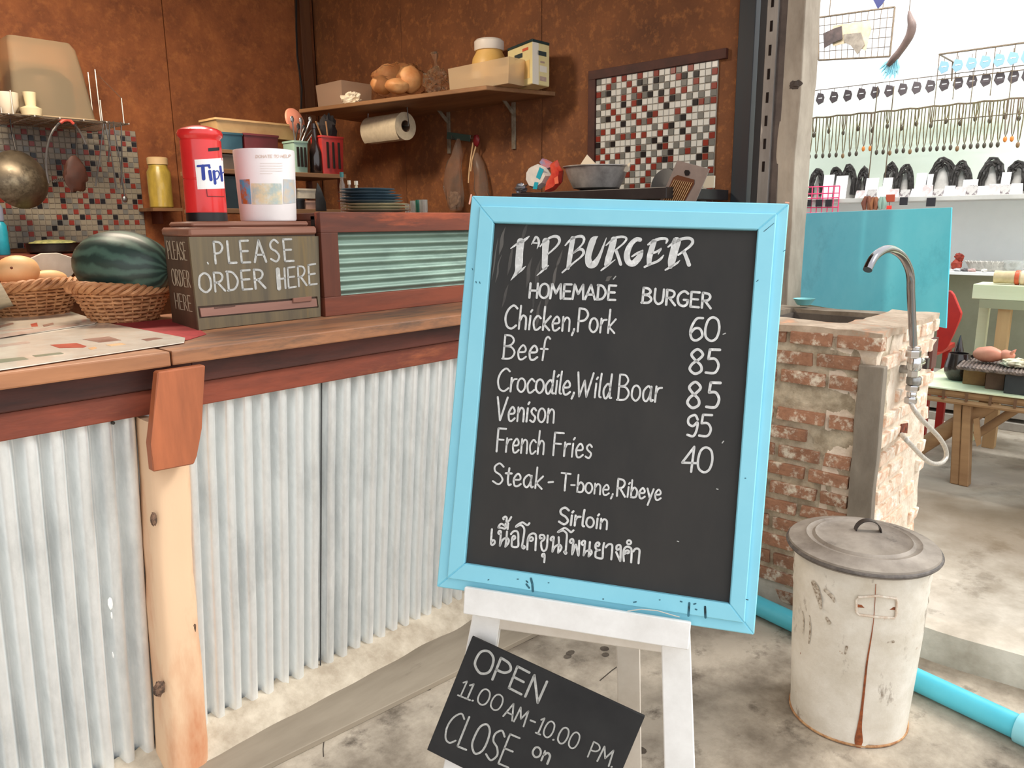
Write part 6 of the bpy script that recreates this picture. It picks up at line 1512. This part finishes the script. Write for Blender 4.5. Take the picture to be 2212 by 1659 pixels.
# packets row on the shelf front and goods hanging beneath
rowc = [mat('pack_rose', (206,190,188), (236,230,228), .4, scale=30, lo=.45, hi=.55), mat('pack_grey', (196,192,188), (120,108,110), .5, scale=40, lo=.5, hi=.6), whc]
names = ['pinkish','grey patterned','white']
for i in range(15):
    x = 1858+i*24; X = XS-.40; q = V((X, sp(x,418,X).y, zB+.001)); h = rn.uniform(.045,.075); ci = i % 3
    t = thing('jewellery_packet', f'{names[ci]} jewellery packet, {ORD[i]} packet from the left on the stall shelf', 'packet', tuple(q), names[ci]+' packets on the stall shelf')
    MB().prism([q+V((0,-.036,0)), q+V((0,.036,0)), q+V((.012,.03,h)), q+V((.012,-.03,h))], (.008,0,0), .001).obj('packet', rowc[ci], t)
Xh2 = XS-.43
def hang(name, lab, cat, x, y0, y1, w, m, grp=None, legs=False):
    a = V((Xh2, sp(x,y0,Xh2).y, sp(x,y0,Xh2).z)); z1 = sp(x,y1,Xh2).z; k = mpp(a)
    t = thing(name, lab, cat, tuple(a), grp)
    if legs:
        for s_ in (-1, 1): MB().tube([a+V((0,s_*w*.15*k,0)), V((Xh2,a.y+s_*w*.4*k,(a.z+z1)/2)), V((Xh2,a.y+s_*w*.25*k,z1))], [.012,.02,.012], 8).obj('strand', m, t, smooth=True)
    else: MB().box(Xh2-.006, Xh2+.006, a.y-w*k/2, a.y+w*k/2, z1, a.z, .003).obj('body', m, t)
    MB().tube([a+V((0,0,-.002)), V((Xh2,a.y,zB-.012)), V((XS-.419,a.y,zB-.012))], .0025, 5).obj('hook', wirem, t)
blkw = mat('wallet_black', (48,44,48), rough=.5)
hang('wallet', 'small black wallet hanging under the shelf above the tap', 'wallet', 1953, 426, 443, 16, blkw); hang('wallet', 'black wallet hanging under the shelf near the right end of the turquoise board', 'wallet', 2012, 427, 446, 18, blkw)
hang('tassel', 'brown double tassel hanging under the shelf, left of the others', 'tassel', 1874, 424, 453, 16, mat('tassel_brown', (150,96,60), (110,62,52), .7, scale=20), None, True)
hang('tassel', 'red-brown double tassel hanging beside the brown one', 'tassel', 1889, 426, 453, 15, mat('tassel_redbrown', (122,66,58), (150,96,60), .7, scale=20), None, True)
hang('tassel', 'green-grey tassel under the stall shelf', 'tassel', 1907, 425, 452, 12, mat('tassel_green', (140,168,154), rough=.7), None, True)
hang('tassel', 'rust red striped tassel under the stall shelf', 'tassel', 1924, 420, 436, 18, mat('tassel_rust', (172,74,50), rough=.6))
hang('tassel', 'small bright red tassel low above the turquoise board', 'tassel', 1921, 444, 452, 10, mat('tassel_red', (232,66,56), rough=.6))
# pink rack
pk = thing('pink_rack', 'pink wire rack of black wallets beside the pillar', 'rack', tuple(sp(1778,455,Xh2)))
pink = mat('pink_wire', (232,72,120), rough=.4)
zp = [sp(1780, y, Xh2).z for y in (403, 418, 428, 448, 460)]; yp0, yp1 = sp(1742,430,Xh2).y, sp(1812,430,Xh2).y
for z_ in zp: MB().tube([V((Xh2,yp0,z_)), V((Xh2,yp1,z_))], .004, 6).obj('bar', pink, pk)
for i in range(7):
    y = yp0+(yp1-yp0)*i/6; MB().tube([V((Xh2,y,zp[0])), V((Xh2,y,zp[-1])), V((Xh2+.02,y,zp[-1]))], .004, 6).obj('bar', pink, pk)
MB().tube([V((Xh2,(yp0+yp1)/2,zp[1])), V((XS-.419,(yp0+yp1)/2,zB-.012))], .004, 6).obj('stay', pink, pk)
for i, x in enumerate((1748, 1771, 1792)):
    a = V((Xh2-.012, sp(x,432,Xh2).y, sp(x,431,Xh2).z)); k = mpp(a)
    t = thing('wallet', 'black wallet on the pink rack, %s from the pillar' % ORD[i], 'wallet', tuple(a), 'black wallets on the pink rack'); MB().box(a.x-.006, a.x+.006, a.y-7*k, a.y+7*k, a.z-15*k, a.z, .003).obj('body', blkw, t)
# wire display with hides, carved stick, pennant
XD = 5.6
wd_ = thing('hide_rack', 'wire frame with brown hides hanging high beside the pillar', 'rack', tuple(sp(1850,120,XD)))
fr4 = [sp(1768,38,XD), sp(1933,15,XD), sp(1922,122,XD), sp(1768,130,XD)]
for a, b in zip(fr4, fr4[1:]+fr4[:1]): MB().tube([a, b], .006, 6).obj('frame', wirem, wd_)
for i in range(1, 12):
    f_ = i/12; MB().tube([fr4[0].lerp(fr4[1],f_), fr4[3].lerp(fr4[2],f_)], .0022, 4).obj('wire', wirem, wd_)
for i in range(1, 5):
    f_ = i/5; MB().tube([fr4[0].lerp(fr4[3],f_), fr4[1].lerp(fr4[2],f_)], .0022, 4).obj('wire', wirem, wd_)
for f_ in (.15, .85): MB().tube([fr4[0].lerp(fr4[1],f_), V((XD, fr4[0].lerp(fr4[1],f_).y, 3.6))], .003, 5).obj('hanger', wirem, wd_)
for lab, pts, m in (('cream',[(1800,55),(1878,44),(1882,62),(1870,110),(1850,100),(1830,92),(1800,100),(1792,80)],mat('hide_cream', (206,190,160), (170,152,124), .8, scale=14)),('dark',[(1778,72),(1800,62),(1818,56),(1820,84),(1800,92),(1780,104)],mat('hide_dark', (92,76,72), (62,54,52), .7, scale=14)),('grey',[(1822,74),(1860,70),(1868,96),(1852,118),(1838,98),(1824,92)],mat('hide_grey', (150,140,126), (112,102,92), .8, scale=18))):
    dx_ = {'cream':-.01,'dark':-.022,'grey':-.018}[lab]; mb = MB(); mb.prism([sp(x,y,XD+dx_) for x, y in pts], (.005,0,0), .001); mb.obj('hide', m, wd_)['label'] = lab+' hide'
mb = MB(); XK = 5.2
ks = [(1964,24,2.5),(1966,38,6),(1970,55,9),(1966,75,9),(1955,95,8),(1943,112,7.5),(1930,128,8),(1918,142,5)]
kq = [sp(x,y,XK) for x, y, w in ks]; k = mpp(kq[0])
ck = thing('carved_stick', 'curved brown carved stick with a feathery flare-tinted tassel hanging above the tap', 'stick', tuple(kq[-1]))
mb.tube(crom([tuple(p_) for p_ in kq], 4), [w*k for *_, w in crom([(0,0,w) for x,y,w in ks], 4)], 12); mb.obj('stick', mat('stick_brown', (112,92,84), (86,70,66), .5, scale=8), ck, smooth=True)
for i in range(12):
    a = sp(1928+i*.8, 128, XK); b = sp(1900+i*3.6, 150+(i*7 % 22), XK); MB().tube([a, a.lerp(b,.6)+V((.01,0,.01)), b], [.006,.012,.003], 6).obj('feather', mat('feather_flare_tint', (120,196,216), (170,216,226), .8, scale=30), ck, smooth=True)  # feather blue is lens-flare tint put into the colour
MB().tube([kq[0], V((XK, kq[0].y, 3.6))], .0025, 5).obj('cord', wirem, ck)
pn = thing('pennant', 'dark blue pennant tip hanging at the top edge of the photo', 'pennant', tuple(sp(1900,18,XK)))
MB().prism([sp(1866,-40,XK), sp(1936,-40,XK), sp(1905,10,XK), sp(1896,19,XK)], (.004,0,0)).obj('cloth', mat('pennant_navy', (56,60,104), rough=.8), pn)
MB().tube([V((XK,sp(1900,0,XK).y-.5,sp(1900,-40,XK).z)), V((XK,sp(1900,0,XK).y+.5,sp(1900,-40,XK).z))], .005, 5).obj('string', wirem, pn)
# stall beam above the picture that carries the hanging things
for x_ in (XK, XD): st(MB().box(x_-.02, x_+.02, -3, 4.6, 3.6, 3.64).obj('trim_5', whw))
# things on the lower stall shelf
q = V((XL+.1, sp(2066,580,XL+.1).y, zL2+.001)); k = mpp(q)
t = thing('red_figurine', 'small rust red figurine at the edge of the turquoise board', 'figurine', tuple(q))
MB().ball(q+ZA*12*k, (10*k,10*k,12*k), 14, 10, .5, 4).obj('body', mat('figurine_rust', (168,62,40), (120,44,36), .6, scale=20), t, smooth=True)
MB().ball(q+ZA*28*k+V((0,-3*k,0)), (7*k,9*k,8*k), 14, 10, .7, 5).obj('head', mat('figurine_rust', (168,62,40)), t, smooth=True)
q = V((XL+.14, sp(2142,580,XL+.14).y, zL2+.001)); k = mpp(q)
t = thing('oval_basket', 'pale grey oval wire basket on the white stall shelf', 'basket', tuple(q))
bkm = mat('basket_grey', (200,196,186), (160,156,148), .5, scale=40)
MB().lathe([(34*k,0),(44*k,6*k),(52*k,20*k),(50*k,20*k),(42*k,7*k),(32*k,2*k)], q, 40, sq=(.45,1)).obj('body', bkm, t, smooth=True)
for i in range(30):
    a = 2*PI*i/30; MB().tube([q+V((34*k*.45*math.cos(a),34*k*math.sin(a),2*k)), q+V((53*k*.45*math.cos(a+.12),53*k*math.sin(a+.12),21*k))], 1.0*k, 5).obj('rib', mat('basket_rib', (226,222,214), rough=.4), t)
q = V((XL+.1, sp(2192,572,XL+.1).y, zL2+.001))
t = thing('glass_bowl', 'glass bowl at the right end of the white stall shelf', 'bowl', tuple(q)); MB().lathe([(8*k,0),(18*k,8*k),(22*k,24*k),(20*k,24*k),(15*k,8*k)], q, 28).obj('body', mat('glass_pale', (230,234,230), rough=.1, trans=.6, alpha=.5), t, smooth=True)
for i, (x, w) in enumerate(((2068,12),(2084,10),(2100,12),(2126,10))):
    q = V((XL+.02, sp(x,586,XL+.02).y, zL2+.001)); t = thing('trinket', ['silvery','dark','pinkish','pale'][i]+' trinket lying on the front edge of the white stall shelf', 'trinket', tuple(q), 'trinkets on the stall shelf'); MB().ball(q+ZA*.008, (.02,w*k*.6,.011), 12, 8, .6, 4).obj('body', mat('trinket%d'%i, ((190,190,192),(96,92,94),(206,170,164),(224,220,214))[i], rough=.4), t, smooth=True)
# bench with pale green plank top
XQ = 4.95
pq = mat('plank_palegreen', (222,226,192), (206,208,170), .6, scale=5, stretch=(1,.1,1)); lq_ = mat('leg_pine', (206,170,124), (184,148,104), .6, scale=7, stretch=(1,1,.1))
a = at(2102,616,0,XQ); zt3, zb4 = at(2160,616,0,XQ).z, at(2160,648,0,XQ).z
bh = thing('plank_bench', 'pale green plank on square wooden legs behind the goods table', 'bench', (XQ+.1, a.y-.4, .1))
MB().box(XQ, XQ+.22, a.y-1.3, a.y, zb4, zt3, .004).obj('top', pq, bh)
l0, l1 = at(2180,700,0,XQ+.04).y, at(2152,700,0,XQ+.04).y
MB().box(XQ+.04, XQ+.10, l0, l1, .1, zb4-.0005, .002).obj('leg', lq_, bh); MB().box(XQ+.04, XQ+.10, l0-.9, l1-.9, .1, zb4-.0005, .002).obj('leg', lq_, bh)
l2 = at(2118,650,0,XQ+.16).y; MB().box(XQ+.14, XQ+.19, l2-.05, l2, .1, zb4-.0005, .002).obj('leg', pq, bh)
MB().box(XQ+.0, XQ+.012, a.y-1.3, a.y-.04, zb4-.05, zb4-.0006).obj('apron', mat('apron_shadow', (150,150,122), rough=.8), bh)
# striped roll
ra_ = at(2152,606,0,XQ+.08); k = mpp(ra_); rR = 15*k; cz3 = zt3+rR+.0005
rl = thing('striped_roll', 'cardboard roll wound with orange-brown and white bangles, on the plank bench', 'roll', (ra_.x, ra_.y, zt3))
def ringY(y, r, n=28): return [V((XQ+.08+r*math.cos(2*PI*i/n), y, cz3+r*math.sin(2*PI*i/n))) for i in range(n)]
y0 = ra_.y+.01; MB().rings([ringY(y0,rR*.9), ringY(y0-1.0,rR*.9), ringY(y0-1.0,rR*.6), ringY(y0,rR*.6)], closed=True).obj('tube', mat('card_tube', (212,190,150), (190,166,128), .8, scale=20), rl, smooth=True)
bcol = [mat('bangle_orange', (206,92,56), rough=.4), mat('bangle_cream', (226,202,166), rough=.5), mat('bangle_brown', (110,64,50), rough=.4)]
for i in range(18):
    y = y0-.10-.026*i; MB().rings([ringY(y,rR*.93), ringY(y-.004,rR*1.03), ringY(y-.018,rR*1.03), ringY(y-.022,rR*.93)], cap=False).obj('bangle', bcol[(0,1,0,2)[i % 4]], rl, smooth=True)
# goods table
XT = 4.142; zt4 = at(2110,846,0,XT).z
tb = thing('goods_table', 'low rustic table of split poles and planks with a pale green cloth, on the right', 'table', (XT+.35, .6, .1))
ytA, ytB = at(2018,838,0,XT).y, -.7
pole = mat('pole_bark', (176,140,100), (136,102,70), .7, scale=7, stretch=(1,.2,1), lo=.3, hi=.7, bump=.3); cloth = mat('cloth_palegreen', (232,238,206), (216,222,180), .7, scale=4)
MB().box(XT-.004, XT+.74, ytB, ytA+.1, zt4-.008, zt4, .002).obj('cloth', cloth, tb)
for i in range(12):
    x = XT+.03+.06*i; MB().tube([V((x,ytB,zt4-.03)), V((x,ytA+.08,zt4-.03))], .02, 8).obj('pole', pole, tb, smooth=True)
MB().tube([V((XT+.004,ytB,zt4-.062)), V((XT+.004,(ytA+ytB)/2,zt4-.066)), V((XT+.004,ytA+.09,zt4-.062))], .013, 8).obj('edge_pole', pole, tb, smooth=True)
for i in range(16):
    y = ytA+.06-.1*i; MB().box(XT-.012, XT-.006, y-.012, y, zt4-.055, zt4-.012).obj('lashing', mat('lashing_dark', (110,80,56), rough=.8), tb)
lp0 = at(2085,1055,2,.1)
def legpx(x0, x1, yb, yt, X, nm='leg'):
    a, b = at(x0,yb,0,X), at(x1,yb,0,X); c, d = at(x0+9,yt,0,X), at(x1+6,yt,0,X); c.z = d.z = zt4-.079; a.z = b.z = .1005
    MB().prism([a, b, d, c], (.06,0,0), .004).obj(nm, pole, tb)
legpx(2050,2070,1055,880,XT+.03); legpx(2069,2091,1055,880,XT+.025)
legpx(2240,2270,1055,880,XT+.6)
MB().tube([at(1985,968,0,XT+.1), at(2060,920,0,XT+.1), at(2140,872,0,XT+.1)], [17*mpp(lp0)]*3, 12).obj('brace', pole, tb, smooth=True)
MB().tube([at(2108,940,0,XT+.2), at(2195,884,0,XT+.2)], 9*mpp(lp0), 10).obj('brace', pole, tb, smooth=True)
MB().prism([at(x,y,0,XT+.02) for x, y in ((2103,905),(2114,902),(2118,960),(2110,965),(2103,940))], (.02,0,0)).obj('wedge', pole, tb)
# goods on the table
blp = mat('pot_black', (52,40,38), (34,28,28), .25, scale=8, coat=.6)
for i, (x, yb3, X, r, h, lab) in enumerate(((2070,782,XT+.25,26,58,'round glossy black pot at the left end of the goods table'),(2108,765,XT+.4,19,44,'black clay cup right of the round black pot'),(2122,742,XT+.6,20,34,'dark reddish cup behind the black clay cup'))):
    q = V((X, at(x,yb3,0,X).y, zt4+.0005)); k = mpp(q)
    t = pot('clay_pot', lab, 'pot', [(r*.6*k,0),(r*.95*k,h*.25*k),(r*k,h*.5*k),(r*.85*k,h*.85*k),(r*.8*k,h*k),(r*.7*k,h*k),(r*.75*k,h*.8*k),(r*.5*k,h*.2*k)], q, blp, 28, 'black clay pots')
    MB().ball(q+V((-r*.9*k,-.01,h*.45*k)), (.004,.008,.014), 8, 6).obj('boss', steel, t)
t = thing('black_figure', 'small black standing figure behind the round black pot', 'figurine', tuple(V((XT+.45, at(2076,720,0,XT+.45).y, zt4))))
q = V((XT+.45, at(2076,720,0,XT+.45).y, zt4+.0005)); k = mpp(q); MB().lathe([(10*k,0),(9*k,50*k),(4*k,70*k),(1*k,82*k)], q, 14).obj('body', blp, t, smooth=True)
for x, yb3, X, rx, rz, lab in ((2160,735,XT+.62,34,16,'flat black coiled bowl in the middle back of the goods table'),(2205,752,XT+.5,34,20,'large glossy black dish at the right edge of the goods table'),(2138,700,XT+.8,22,16,'black bundle under the plank bench')):
    q = V((X, at(x,yb3,0,X).y, zt4+.0005)); k = mpp(q); pot('black_bowl', lab, 'bowl', [(rx*.5*k,0),(rx*k,rz*k),(rx*1.02*k,rz*1.3*k),(rx*.9*k,rz*1.2*k),(rx*.5*k,rz*.5*k)], q, blp, 30, 'black bowls on the goods table')
bw = [mat('block_tan', (150,112,68), (120,86,54), .7, scale=10), mat('block_brown', (106,80,62), (80,60,48), .7, scale=10), mat('block_dark', (60,60,60), (44,46,48), .7, scale=10)]
for i, (x0, x1, yt, yb3, X, lab) in enumerate(((2078,2128,790,822,XT+.16,'tan wooden crate carrying the left end of the black tray'),(2126,2168,800,835,XT+.10,'brown wooden block in the middle under the black tray'),(2166,2240,806,848,XT+.04,'dark slate block under the right end of the black tray'))):
    a, b = at(x0,yb3,0,X), at(x1,yb3,0,X); z1 = zt4+.092+.0
    t = thing('display_block', lab, 'block', (X,(a.y+b.y)/2,zt4)); MB().box(X, X+.22, b.y, a.y-.002, zt4+.0005, z1, .003).obj('block', bw[i], t)
a, b = at(2080,800,0,XT+.14).y, at(2250,800,0,XT+.06).y
tr = thing('woven_tray', 'dark woven openwork tray resting on the wooden blocks', 'tray', (XT+.2, (a+b)/2, zt4+.093))
wv = mat('weave_grey_brown', (130,112,100), (74,62,58), .6, scale=30, lo=.4, hi=.6)
for i in range(10):
    x = XT+.03+.028*i; pts = [V((x+.006*math.sin(j*1.3), a+(b-a)*j/24, zt4+.100+.006*math.sin(j*PI+i*PI))) for j in range(25)]
    MB().tube(pts, .008, 6).obj('strand', wv, tr, smooth=True)
for j in range(22):
    y = a+(b-a)*j/21; MB().tube([V((XT+.02, y, zt4+.104)), V((XT+.30, y+.02, zt4+.108))], .007, 6).obj('strand', wv, tr, smooth=True)
q = V((XT+.2, at(2135,772,0,XT+.2).y, zt4+.12)); k = mpp(q)
t = thing('clay_pig', 'smooth pinkish clay pig lying on the woven tray', 'figurine', tuple(q)); cpk = mat('clay_pink', (208,140,112), (190,116,92), .5, scale=6)
MB().ball(q+ZA*15*k, (20*k,30*k,17*k), 22, 14, .1, 2).obj('body', cpk, t, smooth=True); MB().ball(q+V((0,-32*k,16*k)), (13*k,17*k,12*k), 18, 12, .1, 2).obj('head', cpk, t, smooth=True)
for s_ in (-1, 1): MB().lathe([(4*k,0),(3*k,5*k),(.5*k,10*k)], q+V((s_*6*k,-42*k,22*k)), 10, ax=V((s_*.3,-.6,.8))).obj('ear', cpk, t, smooth=True)
q = V((XT+.16, at(2196,785,0,XT+.16).y, zt4+.122)); t = thing('bead_heap', 'pale cream bead strings heaped on the woven tray', 'beads', tuple(q))
MB().ball(q+ZA*.01, (.06,.06,.02), 18, 10, .5, 8).obj('beads', mat('beads_cream', (222,214,186), (190,180,150), .6, scale=60), t)
# red plastic chair back
XC = 4.6
rc = thing('red_chair', 'red plastic chair side just behind the turquoise board', 'chair', tuple(V((XC, at(2060,750,0,XC).y, .1))))
redpl = mat('red_plastic_chair', (198,44,36), (176,36,32), .35, scale=5)
MB().prism([at(x,y,0,XC) for x, y in ((2030,628),(2053,628),(2060,636),(2077,677),(2074,690),(2058,725),(2045,752),(2035,760),(2020,760))], (.03,0,0), .004).obj('backrest', redpl, rc)
ysC = at(2030,760,0,XC); 
MB().box(XC-.02, XC+.42, ysC.y+.02, ysC.y+.40, ysC.z-.03, ysC.z, .006).obj('seat', redpl, rc)
for dx_, dy_ in ((0,.03),(.36,.03),(0,.34),(.36,.34)): MB().box(XC+dx_, XC+dx_+.04, ysC.y+dy_, ysC.y+dy_+.04, .1005, ysC.z-.031, .003).obj('leg', redpl, rc)
# grey pallets and stones under the table in the distance
plt = mat('pallet_grey', (170,164,154), (140,134,124), .8, scale=6)
pa_ = thing('grey_planks', 'stack of weathered grey planks on the floor beyond the goods table', 'planks', (5.6, 1.3, .1))
for i in range(4): MB().box(5.5+.02*i, 5.9, .75, 2.6, .1005+.075*i, .1005+.075*i+.05, .003).obj('plank', plt, pa_)
# small marks on the sheets and the kerb
mk = mat('paint_white_mark', (240,240,236), rough=.7)
yy = lambda y: ymt+lean*.9*(1-max(0,(1.0-(y-800)/800)))
for x, y, a, b in ((238,1304,5,14),(241,1330,2,8),(244,1415,1.5,7)):
    z_ = at(x, y, 1, 1.86).z; q = at(x, y, 1, ymt+lean*(zmt-z_)/zmt-.017); k = mpp(q)
    MB().ball(q, (a*k, .002, b*k), 10, 8, .4, 4).obj('paint_mark', mk, cf)
for x, y in ((245,914),(198,1538),(68,1577),(862,1490)):
    z_ = at(x, y, 1, 1.86).z; q = at(x, y, 1, ymt+lean*(zmt-z_)/zmt-.018) if y < 1500 and x < 800 else None
    if q: MB().tube([q, q+V((0,.02,0))], .004, 8).obj('nail', darksteel, cf)
